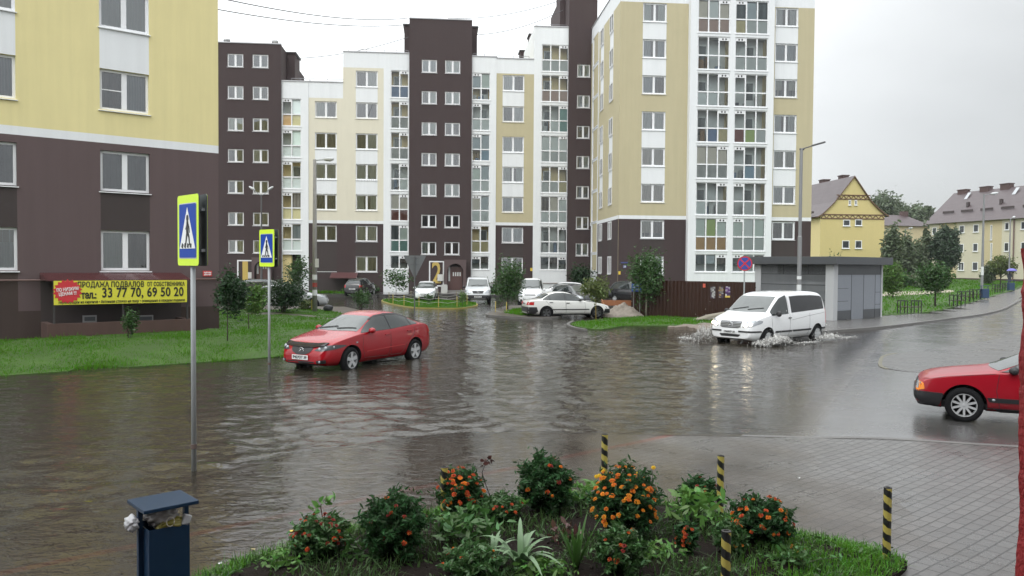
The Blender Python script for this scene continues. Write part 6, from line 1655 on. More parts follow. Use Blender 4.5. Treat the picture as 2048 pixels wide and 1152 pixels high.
# marigolds: feathery bush with separate pompon heads
_fh = {}
def flower_head(rad, m_, seed):
    k = (seed, m_.name)
    if k not in _fh:
        r = random.Random(seed); b = MB()
        for ring, (n, rr, el) in enumerate(((11, 1.0, .18), (10, .8, .55), (8, .55, .9), (5, .28, 1.2))):
            for i in range(n):
                q = 6.283 * (i + .5 * ring) / n + r.uniform(-.15, .15); L_ = rr * r.uniform(.85, 1.12); w = .34 * (1.1 - ring * .15)
                c, s = math.cos(q), math.sin(q); e = el * .42
                tp = (c * L_, s * L_, e - .22 * (1 - ring / 3)); 
                b.add([(c * .1, s * .1, e * .3 + ring * .05), (c * L_ * .62 - s * w, s * L_ * .62 + c * w, e + .06), (tp[0], tp[1], tp[2] + r.uniform(-.06, .06)), (c * L_ * .62 + s * w, s * L_ * .62 - c * w, e + .0)], [(0, 1, 2), (0, 2, 3)])
        b.sphere((0, 0, -.12), .30, 7, 4, 1)
        b.tube([(0, 0, -.2), (.05, 0, -1.6)], .06, 5, 1)
        _fh[k] = b.mesh('flower', [m_, LF_D], fixn=False)
    return _fh[k]
def petal(name, c): return mat('petal_' + name, c, .55, island=.3, trans=.15)
PT_O = petal('orange', (.72, .20, .012)); PT_OR = petal('orange_red', (.56, .085, .012)); PT_R = petal('dark_red', (.27, .022, .010)); PT_Y = petal('yellow', (.75, .48, .02)); PT_AM = petal('amber', (.78, .30, .018))
MG = mat('leaf_marigold', (.032, .085, .026), .55, spec=.25, island=.6, trans=.25); MGL = mat('leaf_marigold_light', (.055, .125, .034), .5, island=.4, trans=.2)
def marigold(lab, px, pyb, wpx, hpx, nf, pets, leafm_=MG, nl=2600, fr=.030, side=0., lowf=.25, group='marigold bushes in the flower bed'):
    p = G(px, pyb, .14); p.z = bed_z(p.x, p.y) if pip(bed, np.array([p.x]), np.array([p.y]))[0] else .1
    sc = p.y / FPX; w, h = wpx / 2 * sc, hpx * sc
    t = thing('marigold', lab, 'flower', p, 0, group)
    rng = np.random.default_rng(int(px * 7 + pyb))
    nl = int(nl * 1.55); d = rng.normal(size=(nl, 3)); d /= np.linalg.norm(d, axis=1)[:, None]; rad = rng.uniform(.25, 1, nl) ** .45
    lump = (1 + .30 * np.sin(d[:, 0] * 6 + px) * np.sin(d[:, 2] * 7 + d[:, 1] * 5)) * np.where(rng.uniform(size=nl) < .12, rng.uniform(1, 1.2, nl), 1)
    c = d * (rad * lump)[:, None] * np.array([w * .95, w * .9, h * .5]) + np.array([0, 0, h * .5]); c[:, 2] = np.maximum(c[:, 2], .01)
    c = np.concatenate([c, c[rng.integers(0, nl, nl // 9)] * np.array([1.16, 1.16, 1.1]) + rng.normal(0, .012, (nl // 9, 3))]); fo = obj('foliage', fast_mesh('foliage', leaf_quads(c, .025, 2.4, -.15, rng), 4, leafm_), t)
    m = MB()
    for i in range(9):
        q = c[rng.integers(len(c))]; m.tube([(rng.normal(0, .02), rng.normal(0, .02), -.03), (q[0] * .4, q[1] * .4, q[2] * .55), tuple(q)], [.006, .005, .003], 5, cap=False)
    m.build('stem', mat('stem_green', (.05, .07, .025), .6), t)
    r = random.Random(int(px))
    for i in range(nf):
        for _ in range(30):
            v = Vector((r.gauss(0, 1), r.gauss(-.55, 1), r.gauss(.35, 1))).normalized()
            if v.z > -lowf and v.y < .55: break
        s = r.uniform(.98, 1.1)
        q = Vector((v.x * w * s + side * w * .2, v.y * w * .9 * s, h * .5 + v.z * h * .52 * s))
        pm = r.choice(pets); o = obj('flower', flower_head(1, pm, r.randint(0, 4)), t, q)
        u = (v * .75 + Vector((0, -.1, .75))).normalized(); o.rotation_mode = 'QUATERNION'
        o.rotation_quaternion = Vector((0, 0, 1)).rotation_difference(u) @ Quaternion((0, 0, 1), r.uniform(0, 6))
        sz = fr * r.uniform(.6, 1.05); o.scale = (sz, sz, sz)
    return t
marigold('low marigold with dark red blooms at the left tip of the flower bed', 640, 1112, 112, 74, 32, [PT_R, PT_R, PT_OR], MGL, 2200, .024)
marigold('dark green marigold bush with a few red blooms, second from the bin', 787, 1118, 128, 118, 12, [PT_R, PT_R, PT_OR], MG, 3600, .026)
marigold('marigold thick with orange-red blooms in front of the leftmost striped post', 922, 1036, 92, 96, 46, [PT_OR, PT_OR, PT_O], MG, 2600, .030)
marigold('tall round marigold bush with sparse orange-red blooms left of the plain striped post', 1090, 1026, 106, 106, 10, [PT_OR, PT_R, PT_O], MG, 3800, .030)
marigold('big marigold bush covered with bright amber-orange blooms', 1252, 1080, 128, 138, 72, [PT_AM, PT_O, PT_AM, PT_O], MG, 4200, .030, side=-.3, lowf=.5)
marigold('marigold with red blooms touching the second striped post', 1396, 1008, 80, 66, 9, [PT_OR, PT_R], MG, 2000, .029)
marigold('wide marigold with orange-red blooms near the grassy right tip', 1524, 1090, 118, 86, 32, [PT_OR, PT_OR, PT_O], MG, 3000, .028)
marigold('low marigold at the front middle of the flower bed with few red blooms', 1240, 1152, 96, 84, 8, [PT_R, PT_OR], MGL, 2400, .026)
marigold('small marigold at the front edge beside the broad leaved clump, few orange blooms', 945, 1160, 120, 62, 7, [PT_OR, PT_O], MGL, 2200, .024)
marigold('small marigold with a column of red-orange blooms left of the front striped post', 1372, 1112, 42, 60, 14, [PT_OR, PT_OR, PT_R], MG, 700, .024)
marigold('marigold seedling behind the front striped post with two blooms', 1460, 1112, 62, 62, 5, [PT_OR, PT_O], MGL, 1300, .024)
marigold('flattened single orange bloom cluster in the grass on the right', 1590, 1112, 34, 14, 6, [PT_O, PT_AM], MGL, 160, .020)
marigold('loose low marigold with small red blooms left of the round bush', 1000, 1046, 90, 50, 9, [PT_R, PT_OR], MGL, 1000, .020)

# strap leaved clumps
def strap_clump(name, lab, cat, px, pyb, n, L0, w, m_, spread, curl, seed):
    p = G(px, pyb, .15); p.z = bed_z(p.x, p.y); t = thing(name, lab, cat, p); r = random.Random(seed)
    for i in range(n):
        a = r.uniform(0, 6.28); L_ = L0 * r.uniform(.6, 1.1); sp = spread * r.uniform(.4, 1.2); c, s = math.cos(a), math.sin(a)
        b = MB(); N_s = 9; vs = []; tw = r.uniform(-.5, .5)
        for k in range(N_s + 1):
            q = k / N_s; ww = w * (math.sin(math.pi * min(1, .12 + q * .88)) ** .6) * r.uniform(.95, 1.05) + .001
            out_ = L_ * (sp * q + curl * .35 * q ** 3); zz = L_ * (q * (1 - .25 * sp) - curl * .45 * q ** 3 * sp * 2)
            ax, ay = -s * math.cos(tw * q) , c * math.cos(tw * q)
            ctr = (c * (out_ + .012), s * (out_ + .012), zz)
            for e in (-1, 0, 1): vs.append((ctr[0] + ax * ww * e, ctr[1] + ay * ww * e, ctr[2] + (.25 * ww if e else 0)))
        b.add(vs, [(k * 3 + e, k * 3 + e + 1, k * 3 + e + 4, k * 3 + e + 3) for k in range(N_s) for e in (0, 1)])
        b.build('leaf', m_, t, smooth=True, fixn=False)
    return t
strap_clump('iris_clump', 'clump of broad pale grey-green strap leaves at the front of the bed', 'plant', 1040, 1140, 26, .46, .023, mat('leaf_iris', (.17, .27, .14), .4, var=.2, trans=.2), .62, 1., 4)
strap_clump('iris_clump', 'smaller pale strap leaved clump left of the big one', 'plant', 985, 1128, 14, .34, .017, MATS['leaf_iris'], .6, .9, 14)
strap_clump('gladiolus_clump', 'clump of upright pointed sword leaves right of the pale strap leaves', 'plant', 1152, 1142, 16, .52, .015, mat('leaf_sword', (.06, .14, .03), .4, var=.2, trans=.2), .38, .2, 9)
# broad leaved light green plants
def leafy(lab, px, pyb, wpx, hpx, n, m_, size=.075, cat='plant', name='leafy_plant'):
    p = G(px, pyb, .14); p.z = bed_z(p.x, p.y); sc = p.y / FPX; w, h = wpx / 2 * sc, hpx * sc; t = thing(name, lab, cat, p)
    rng = np.random.default_rng(int(px)); c = np.stack([rng.normal(0, w * .5, n), rng.normal(0, w * .4, n), rng.uniform(.1, 1, n) ** .8 * h], 1)
    c[:, 2] *= 1 - .35 * np.minimum(1, np.hypot(c[:, 0], c[:, 1]) / w)
    obj('leaves', fast_mesh('leaves', leaf_quads(c, size, 2.1, -.1, rng), 4, m_), t)
    m = MB()
    for i in range(8): q = c[i]; m.tube([(0, 0, -.03), (q[0] * .5, q[1] * .5, q[2] * .6), tuple(q)], [.007, .005, .003], 5, cap=False)
    m.build('stem', mat('stem_green', (.05, .07, .025), .6), t); return t
LL_ = mat('leaf_broad_light', (.12, .26, .055), .4, island=.35, trans=.25); LM_ = mat('leaf_broad_mid', (.07, .165, .042), .42, island=.35, trans=.25)
leafy('light green broad leaved plant sprawling between the amber marigold and the second post', 1385, 1046, 122, 68, 150, LL_, .06)
leafy('pale green leafy plant behind the amber marigold, by the plain striped post', 1172, 1012, 96, 50, 120, LL_, .05)
leafy('mid green leafy plant below the leftmost striped post', 935, 1098, 130, 86, 160, LM_, .055)
leafy('dark leaved plant between the strap leaf clump and the red marigold bush', 895, 1085, 90, 66, 110, LM_, .045)
leafy('low pale leafed plant at the front edge under the strap leaves', 1085, 1158, 120, 40, 120, LL_, .04)
leafy('light green weeds crowding the front of the bed beside the bin side tip', 560, 1140, 90, 36, 110, LL_, .035)
leafy('low light green weeds between the low red marigold and the dark bush', 708, 1120, 70, 40, 90, LM_, .038)
leafy('mid green weeds at the foot of the amber marigold', 1318, 1118, 100, 34, 130, LL_, .034)
leafy('green weeds in front of the wide orange-red marigold', 1590, 1130, 110, 34, 120, LM_, .034)
leafy('bright green weeds behind the round bush and before the water', 1150, 1004, 70, 26, 80, LL_, .035)
leafy('reddish leaved plant behind the sword leaves', 1130, 1092, 56, 42, 34, mat('leaf_reddish', (.10, .045, .035), .5, island=.3), .05)
def sprig(lab, px, pyb, pts_px, leaves, lm, size, heads=None, bark=BARK, name='sprig'):
    p = G(px, pyb, .12); p.z = bed_z(p.x, p.y); t = thing(name, lab, 'plant', p); q = [AT(a, b_, p.y) - p for a, b_ in pts_px]
    m = MB(); m.tube([(0, 0, -.03)] + [tuple(v) for v in q], [.007] + [.005] * (len(q) - 1) + [.002], 6); m.build('stem', bark, t)
    if leaves:
        c = np.array([tuple(AT(a, b_, p.y) - p) for a, b_ in leaves]); c = np.repeat(c, 2, 0) + nrng.normal(0, .012, (len(c) * 2, 3)); obj('leaves', fast_mesh('leaves', leaf_quads(c, size, 1.2), 4, lm), t)
    for h in heads or ():
        o = obj('flower', flower_head(1, PT_Y, 2), t, AT(h[0], h[1], p.y) - p); o.rotation_euler = (R(50), 0, 0); o.scale = (.026,) * 3
    return t
sprig('seedling with round green leaves on a bare reddish stem left of the bed', 648, 1072, [(646, 1040), (641, 1012), (650, 998)], [(625, 1018), (633, 1008), (641, 1002), (653, 1000), (663, 997), (657, 1006), (630, 1030), (622, 1044), (634, 1024)], LL_, .075, bark=mat('stem_red', (.09, .04, .03), .6))
sprig('dry dark twig with withered red leaves beside the orange-red marigold', 990, 1040, [(985, 1004), (971, 968), (964, 945), (972, 925), (980, 914)], [(967, 936), (972, 924), (980, 913), (977, 928), (984, 925), (968, 920)], mat('leaf_withered', (.09, .025, .02), .6), .05)
sprig('slender stems with small yellow flowers left of the plain striped post', 1206, 1012, [(1203, 980), (1200, 950)], [(1199, 970), (1206, 962)], LL_, .04, [(1199, 951), (1206, 942), (1193, 953)])
sprig('thin branching stems with yellow flowers above the amber marigold', 1300, 1020, [(1302, 980), (1306, 940)], [(1310, 955), (1300, 962), (1314, 968), (1304, 985), (1316, 945)], LM_, .03, [(1307, 935), (1277, 946)])

# striped posts
def stripe_mat():
    m, nt, out, N, L = nodes('hazard_stripes'); p = N('ShaderNodeBsdfPrincipled', i_Roughness=.45); tc = N('ShaderNodeTexCoord')
    s = N('ShaderNodeSeparateXYZ'); L(tc.outputs['Object'], s.inputs[0])
    at = N('ShaderNodeMath', operation='ARCTAN2'); L(s.outputs[1], at.inputs[0]); L(s.outputs[0], at.inputs[1])
    a = N('ShaderNodeMath', operation='MULTIPLY', i_1=1 / 6.2832); L(at.outputs[0], a.inputs[0])
    z = N('ShaderNodeMath', operation='MULTIPLY', i_1=7.4); L(s.outputs[2], z.inputs[0])
    n = N('ShaderNodeTexNoise', i_Scale=16., i_Detail=3.); L(tc.outputs['Object'], n.inputs['Vector']); nm = N('ShaderNodeMath', operation='MULTIPLY', i_1=.42); L(n.outputs[0], nm.inputs[0])
    ad = N('ShaderNodeMath', operation='ADD'); L(a.outputs[0], ad.inputs[0]); L(z.outputs[0], ad.inputs[1]); a2 = N('ShaderNodeMath', operation='ADD'); L(ad.outputs[0], a2.inputs[0]); L(nm.outputs[0], a2.inputs[1])
    f = N('ShaderNodeMath', operation='FRACT'); L(a2.outputs[0], f.inputs[0]); g = N('ShaderNodeMath', operation='GREATER_THAN', i_1=.5); L(f.outputs[0], g.inputs[0])
    mx = N('ShaderNodeMix', data_type='RGBA'); L(g.outputs[0], mx.inputs[0]); mx.inputs[6].default_value = (.44, .36, .085, 1); mx.inputs[7].default_value = (.012, .012, .012, 1)
    L(mx.outputs[2], p.inputs['Base Color']); L(p.outputs[0], out.inputs[0]); return m
HZ = stripe_mat()
pr = None
for i, (px, ytop, yb, lab) in enumerate(((888, 935, 1048, 'black and yellow striped post behind the orange-red marigold, leftmost of the row'), (1208, 869, 1006, 'black and yellow striped post standing tallest against the water behind the amber marigold'), (1440, 912, 1026, 'black and yellow striped post beside the red flowered marigold, right of the amber one'), (1773, 976, 1108, 'black and yellow striped post alone in the grass at the right tip of the bed'), (1450, 1063, 1235, 'black and yellow striped post nearest the front, its foot below the view'))):
    p = G(px, yb, .1); p.z = 0.02
    hh = AT(px, ytop, p.y).z - p.z
    t = thing('striped_post', lab, 'post', p, rnd.uniform(0, 6), 'striped posts around the flower bed')
    m = MB(); m.lathe([(.036, -.05), (.036, hh)], 16); m.build('tube', HZ, t)
    m = MB(); m.lathe([(.037, hh + .001), (.037, hh + .006), (.02, hh + .007), (.019, hh - .03)], 16); m.build('cap', mat('post_top_dark', (.02, .018, .016), .6), t)

# litter bin in front
D = 5.8; c = AT(322, 1003, D)
bn = thing('litter_bin', 'big dark blue litter bin with flat lid and rubbish bags spilling out', 'litter bin', (c.x + .015, c.y, -.07), R(43))
zl = c.z + .07
BB = mat('bin_paint', (.006, .026, .062), .42, var=.25, vscale=6, spec=.3)
m = MB(); m.box(-.195, .195, -.185, .185, zl - .015, zl + .012); m.build('lid', BB, bn, bevel=.004)
zb1 = zl - .155
m = MB()
for sx in (-1, 1): m.box(sx * .165 - .016, sx * .165 + .016, -.02, .02, 0, zl - .017)
m.build('post', BB, bn)
m = MB(); w, d, zz = .145, .135, zb1
o4 = [(-w, -d), (w, -d), (w, d), (-w, d)]
m.add([(x, y, z) for z in (.22, zz) for x, y in o4] + [(x * .95, y * .95, z) for z in (.24, zz) for x, y in o4],
      [(0, 1, 2, 3), (0, 1, 5, 4), (1, 2, 6, 5), (2, 3, 7, 6), (3, 0, 4, 7), (8, 9, 10, 11), (8, 9, 13, 12), (9, 10, 14, 13), (10, 11, 15, 14), (11, 8, 12, 15), (4, 5, 13, 12), (5, 6, 14, 13), (6, 7, 15, 14), (7, 4, 12, 15)])
m.build('body', BB, bn, bevel=.006)
def bag(name, lab, c0, r3, m_, seed, z0):
    b = bmesh.new(); bmesh.ops.create_icosphere(b, subdivisions=4, radius=1)
    for v in b.verts:
        p = v.co.copy(); n = 1 + .16 * math.sin(p.x * 5 + seed) * math.sin(p.z * 6 + 2 * seed) + .08 * math.sin(p.y * 13 + p.z * 11 + seed) + .04 * math.sin(p.x * 31 + p.y * 27)
        v.co = Vector((p.x * r3[0], p.y * r3[1], p.z * r3[2])) * n
    me = bpy.data.meshes.new(name); b.to_mesh(me); b.free(); me.materials.append(m_); me.polygons.foreach_set('use_smooth', [True] * len(me.polygons))
    Mx = Matrix.Rotation(R(43), 4, 'Z') @ Vector(c0)
    return tag(obj(name, me, None, bn.location + Mx + Vector((0, 0, z0)), R(43)), lab, 'bag')
PLW = mat('bag_plastic_white', (.62, .62, .64), .35, var=.1, bump=.5, bscale=25, trans=.2); PLG = mat('bag_plastic_grey', (.30, .28, .27), .4, var=.2, bump=.6, bscale=25); PLY = mat('bag_plastic_olive', (.23, .20, .035), .4, var=.2, bump=.5, bscale=25)
bag('rubbish_bag', 'white plastic bag hanging out of the left side of the blue bin', (-.21, .03, 0), (.045, .075, .055), PLW, 1, zl - .125)
bag('rubbish_bag', 'crumpled grey bag stuffed under the lid of the blue bin', (-.01, .0, 0), (.115, .11, .075), PLG, 2, zl - .105)
bag('rubbish_bag', 'olive yellow bag with a loop handle at the mouth of the blue bin', (.03, -.095, 0), (.10, .04, .045), PLY, 3, zb1 + .005)
m = MB(); m.tube([(.028 * math.cos(q * .5236), 0, .034 * math.sin(q * .5236)) for q in range(13)], .0035, 6); Mx = Matrix.Rotation(R(43), 4, 'Z') @ Vector((.0, -.15, 0)); tag(m.build('bag_handle', mat('bag_handle', (.55, .5, .4), .5), None, bn.location + Mx + Vector((0, 0, zb1 + .04)), R(43), smooth=True), 'pale loop handle of a bag hanging over the front of the blue bin', 'bag handle')
m = MB(); m.M = Matrix.Rotation(.4, 4, 'Y'); m.box(-.03, .03, -.02, .02, -.03, .05); Mx = Matrix.Rotation(R(43), 4, 'Z') @ Vector((.12, -.115, 0)); tag(m.build('paper_cup', PLW, None, bn.location + Mx + Vector((0, 0, zb1 + .01)), R(43), bevel=.008), 'white scrap of packaging at the right corner of the blue bin\'s mouth', 'litter')
# litter on the pavers
for i, (px, py, c_, lab) in enumerate(((582, 1062, (.55, .42, .05), 'yellow fallen leaf on the pavers between the bin and the bed'), (441, 1127, (.7, .7, .7), 'white paper scrap on the pavers by the edge of the bed'), (507, 1100, (.5, .42, .2), 'pale ochre fallen leaf on the pavers left of the bed'), (1595, 957, (.65, .65, .65), 'white scrap lying on the wet pavers right of the second post'))):
    q = G(px, py, 0); q.z = max(float(pave_z(q.x, q.y)), 0.) + .004
    p = leaf_quads(np.zeros((3, 3)) + nrng.normal(0, .012, (3, 3)) * np.array([1, 1, .2]), .05, 1.3); p[..., 2] = np.abs(p[..., 2]) * .25
    tag(obj('fallen_leaf' if 'leaf' in lab else 'paper_scrap', fast_mesh('scrap', p, 4, mat('scrap%d' % i, c_, .5)), None, q), lab, 'litter')
# ------------------------------------------------------------------ vehicles
def interp(pr, s):
    if s <= pr[0][0]: return pr[0][1]
    for (a, b), (c, d) in zip(pr, pr[1:]):
        if s <= c: return b + (d - b) * (s - a) / (c - a)
    return pr[-1][1]
TYRE = mat('tyre', (.009, .009, .010), .85, spec=.15, bump=.3, bscale=60); RIM = mat('alloy', (.50, .51, .52), .35, metal=.35); RIMD = mat('wheel_dark', (.02, .02, .022), .6)
CHROME = mat('chrome', (.65, .66, .67), .12, metal=1.); PLASTIC = mat('car_black_plastic', (.016, .016, .018), .45); ARCH = mat('wheel_arch', (.008, .008, .008), .9)
CARGLASS = mat('car_glass', (.022, .028, .028), .025, spec=.75, var=.3, vscale=2.); PRIVACY = mat('privacy_glass', (.008, .008, .010), .04, spec=.5)
SCREEN = mat('windscreen_glass', (.075, .085, .083), .03, spec=.85, var=.35, vscale=2.2)
LENSC = mat('lamp_glass', (.34, .36, .38), .08, spec=.9, metal=.3); LENSD = mat('lamp_housing', (.05, .052, .056), .12); RED_L = mat('tail_red', (.42, .012, .012), .18); AMBER = mat('indicator_amber', (.75, .22, .01), .2)
PLATEW = mat('number_plate', (.72, .73, .73), .4)
LIT = emit_mat('headlight_lit', (1., .84, .55), 9.)
def paint(name, c, rough=.28, coat=1., var=.03): return mat('paint_' + name, c, rough, coat=coat, var=var, vscale=1.5, spec=.3)
def wheel(parent, x, y, r, side, spokes, style, steer=0., wz=None):
    w = .20; s = side
    m = MB(); prof = [(r * .62, -w / 2), (r * .90, -w / 2), (r * .985, -w * .36), (r, -w * .2), (r, w * .2), (r * .985, w * .36), (r * .90, w / 2), (r * .62, w / 2)]
    m.lathe(prof + [prof[0]], 36, axis='y', cap=False)
    o = m.build('wheel', TYRE, parent, (x, y, r if wz is None else wz), smooth=False)
    o.rotation_euler = (0, 0, steer)
    for p in o.data.polygons: p.use_smooth = True
    q = MB(); rr = r * .67; f = s * w * .5
    # barrel, lip and dark backing
    q.lathe([(rr, s * -.08), (rr, f * .9), (rr * .985, f * 1.02), (rr * .93, f * 1.0), (rr * .90, f * .55), (rr * .9, s * -.08)], 36, 0, axis='y', cap=False)
    q.lathe([(.001, f * .10), (rr * .9, f * .10)], 24, 1, axis='y')
    q.lathe([(.001, f * .98), (rr * .13, f * .96), (rr * .19, f * .8), (rr * .20, f * .3)], 16, 0, axis='y')
    for i in range(spokes):
        a = 2 * math.pi * i / spokes + .3; c, sn = math.cos(a), math.sin(a)
        w0, w1 = ((.17, .23) if style == 'five' else (.09, .085) if style == 'multi' else (.13, .27))
        w0 *= rr; w1 *= rr
        def pt(rad, off, y): return (rad * c - off * sn, y, rad * sn + off * c)
        r0, r1 = rr * .12, rr * .93
        ym, yo, yb = f * .90, f * .97, f * .45
        vs = [pt(r0, -w0, ym), pt(r0, w0, ym), pt(r1, w1, yo), pt(r1, -w1, yo), pt(r0, -w0, yb), pt(r0, w0, yb), pt(r1, w1, yb), pt(r1, -w1, yb)]
        q.add(vs, [(0, 1, 2, 3), (0, 3, 7, 4), (1, 5, 6, 2), (2, 6, 7, 3)], 0)
    q.build('rim', [RIM if style != 'dark' else mat('alloy_dark', (.12, .12, .125), .35, metal=.8), RIMD], o)
    return o

class Car:
    def __init__(c, name, lab, cat, group, sp, loc, yaw, body, pitch=0., scale=1., lod=1):
        c.sp = sp; c.t = thing(name, lab, cat, loc, R(yaw), group)
        if pitch: c.t.rotation_euler = (0, R(pitch), R(yaw))
        c.t.scale = (scale,) * 3
        L_, W = sp['L'], sp['W']; c.x0 = sp['fo'] + sp['wb'] / 2
        top, belt, plan = sp['top'], sp['belt'], sp['plan']
        ss = sorted({s for s, _ in top})
        ring = []
        zb0 = sp.get('zb', .20)
        for s in ss:
            zt = interp(top, s); zb = zb0 + .10 * max(0, 1 - s / .35) ** 2 + .10 * max(0, 1 - (L_ - s) / .4) ** 2
            zl = min(interp(belt, s), zt - .035); w = W / 2 * interp(plan, s); gh = min(1, max(0, (zt - zl - .06) / .28))
            wb_ = w * sp.get('beltw', .955); wt = wb_ * .84 * (1 - gh) + min(sp['wr'], wb_) * gh; ed = .025 + .045 * gh
            zm = zb + (zl - zb) * .55
            half = [(0, zb), (w * .80, zb), (w * .965, zb + (zl - zb) * .16), (w, zm), (wb_ * 1.012, zl - .03), (wb_ - (wb_ - wt) * .10 * gh, zl + .02 * gh + .01), (wt, zt - ed), (wt * .80, zt - ed * .28), (0, zt)]
            ring.append([(c.x0 - s, y, z) for y, z in half])
        n = len(ring[0]); V = []; idx = []
        for r in ring:
            row = []
            for k, (x, y, z) in enumerate(r): row.append(len(V)); V.append((x, y, z))
            neg = [row[0]]
            for k in range(1, n - 1): neg.append(len(V)); V.append((r[k][0], -r[k][1], r[k][2]))
            neg.append(row[-1]); idx.append((row, neg))
        F = []
        for (a, b), (a2, b2) in zip(idx, idx[1:]):
            for k in range(n - 1):
                F.append((a[k], a[k + 1], a2[k + 1], a2[k])); F.append((b[k + 1], b[k], b2[k], b2[k + 1]))
        for (a, b), fl in ((idx[0], 0), (idx[-1], 1)):
            for k in range(n - 1):
                f = [a[k], a[k + 1], b[k + 1], b[k]]; f = list(dict.fromkeys(f))
                F.append(tuple(f[::-1] if fl else f))
        me = bpy.data.meshes.new('body'); me.from_pydata(V, [], F)
        bmm = bmesh.new(); bmm.from_mesh(me); bmesh.ops.recalc_face_normals(bmm, faces=bmm.faces)
        cl = bmm.edges.layers.float.new('crease_edge') if 'crease_edge' not in bmm.edges.layers.float else bmm.edges.layers.float['crease_edge']
        belt_v = {x for a, b in idx for x in (a[5], b[5])}; sill_v = {x for a, b in idx for x in (a[1], b[1])}
        for e in bmm.edges:
            v = {e.verts[0].index, e.verts[1].index}
            if v <= belt_v: e[cl] = .45
            if v <= sill_v: e[cl] = .5
        bmm.to_mesh(me); bmm.free()
        o = bpy.data.objects.new('tmpb', me); COL.objects.link(o)
        sm = o.modifiers.new('s', 'SUBSURF'); sm.levels = 3 if lod else 2; sm.render_levels = sm.levels
        dg = bpy.context.evaluated_depsgraph_get(); dg.update()
        full = bpy.data.meshes.new_from_object(o.evaluated_get(dg))
        c.bvh = BVHTree.FromPolygons([v.co.copy() for v in full.vertices], [tuple(p.vertices) for p in full.polygons])
        # wheel wells
        ra = sp['r'] + sp.get('gap', .055); cm = MB()
        c.ax = (sp['wb'] / 2, -sp['wb'] / 2)
        for x in c.ax:
            for s in (-1, 1): cm.lathe([(ra, s * (W / 2 - .30)), (ra, s * (W / 2 + .2))], 40, axis='y', c=(x, 0, sp['r'] + sp.get('lift', .01)))
        co = bpy.data.objects.new('tmpc', cm.mesh('cut', [ARCH])); COL.objects.link(co)
        bo = o.modifiers.new('b', 'BOOLEAN'); bo.operation = 'DIFFERENCE'; bo.object = co; bo.solver = 'EXACT'
        dg.update(); cut = bpy.data.meshes.new_from_object(o.evaluated_get(dg))
        bpy.data.objects.remove(o); bpy.data.objects.remove(co)
        cut.materials.clear(); cut.materials.append(body); cut.materials.append(ARCH); cut.materials.append(PLASTIC)
        zw = sp['r'] + sp.get('lift', .01)
        for p in cut.polygons:
            ctr = p.center; p.material_index = 0
            if abs(p.normal.y) < .6 and abs(ctr.y) < W / 2 + .02 and any(abs(math.hypot(ctr.x - x, ctr.z - zw) - ra) < .006 for x in c.ax) or any(math.hypot(ctr.x - x, ctr.z - zw) < ra - .004 and abs(ctr.y) < W / 2 - .25 for x in c.ax): p.material_index = 1
            if ctr.z < zb0 + .03 and p.normal.z < -.4: p.material_index = 1
        smooth_by_angle(cut, 35)
        c.body = obj('body', cut, c.t); c.W = W
    def hit(c, axis, u, v, sgn=1):
        if axis == 'side': o, d = Vector((c.x0 - u, 4 * sgn, v)), Vector((0, -sgn, 0))
        elif axis == 'front': o, d = Vector((6, u, v)), Vector((-1, 0, 0))
        elif axis == 'rear': o, d = Vector((-6, u, v)), Vector((1, 0, 0))
        else: o, d = Vector((c.x0 - u, v, 5)), Vector((0, 0, -1))
        h = c.bvh.ray_cast(o, d)
        if h[0] is None: 
            h = c.bvh.find_nearest(o + d * (o.length if axis != 'side' else 4 - c.W / 2))
        n = h[1]
        if n.dot(d) > 0: n = -n
        return h[0], n
    def panel(c, name, poly, axis, m, off=.007, step=.07, sgn=1, parent=None, r=.0, flat=False, depth=.012):
        if r: poly = round_poly(poly, r)
        V, F, E = poly_grid(poly, step)
        top = []; bot = []
        for u, v in V:
            p, n = c.hit(axis, u, v, sgn); top.append(p + n * off); bot.append(p - n * depth)
        mb = MB(); fs = list(F); vs = top[:]; ix = {}
        for a, b in E:
            for i in (a, b):
                if i not in ix: ix[i] = len(vs); vs.append(bot[i])
            fs.append((a, b, ix[b], ix[a]))
        mb.add(vs, fs); me = mb.mesh(name, m); smooth_by_angle(me, 50)
        return obj(name, me, parent or c.t)
    def wheels(c, spokes=5, style='five', steer=0., sides=(1, -1)):
        for i, x in enumerate(c.ax):
            for s in sides: wheel(c.t, x, s * (c.W / 2 - .115), c.sp['r'], s, spokes, style, steer if i == 0 else 0.)
    def glass(c, s0, s1, pillars, m=CARGLASS, up=.085, lo=.035, gap=.045, mm=None, frame=True, sides=(1, -1)):
        top, belt = c.sp['top'], c.sp['belt']
        def seg(a, b):
            n = 14; xs = [a + (b - a) * i / n for i in range(n + 1)]
            bt = [(s, interp(belt, s) + lo) for s in xs]; tp = [(s, interp(top, s) - up) for s in xs]
            tp = [(s, max(z, interp(belt, s) + lo + .004)) for s, z in tp]
            return bt + tp[::-1]
        cuts = [s0] + list(pillars) + [s1]
        for sg in sides:
            if frame: c.panel('window_surround', seg(s0 - .03, s1 + .03), 'side', PLASTIC, .004, sgn=sg)
            for i in range(len(cuts) - 1):
                a = cuts[i] + (gap / 2 if i else 0); b = cuts[i + 1] - (gap / 2 if i < len(cuts) - 2 else 0)
                c.panel('side_window', seg(a, b), 'side', (mm[i] if mm else m), .009, sgn=sg)
    def screen(c, s0, s1, w0, w1, name='windscreen', bow=.08, m=None):
        d = 1 if s1 > s0 else -1; N = 8
        lo = [(s0 - d * bow * (1 - (2 * i / N - 1) ** 2), w0 * (2 * i / N - 1)) for i in range(N + 1)]; hi = [(s1 - d * bow * .5 * (1 - (2 * i / N - 1) ** 2), w1 * (1 - 2 * i / N)) for i in range(N + 1)]
        return c.panel(name, lo + hi, 'top', m or SCREEN, .006, step=.09)
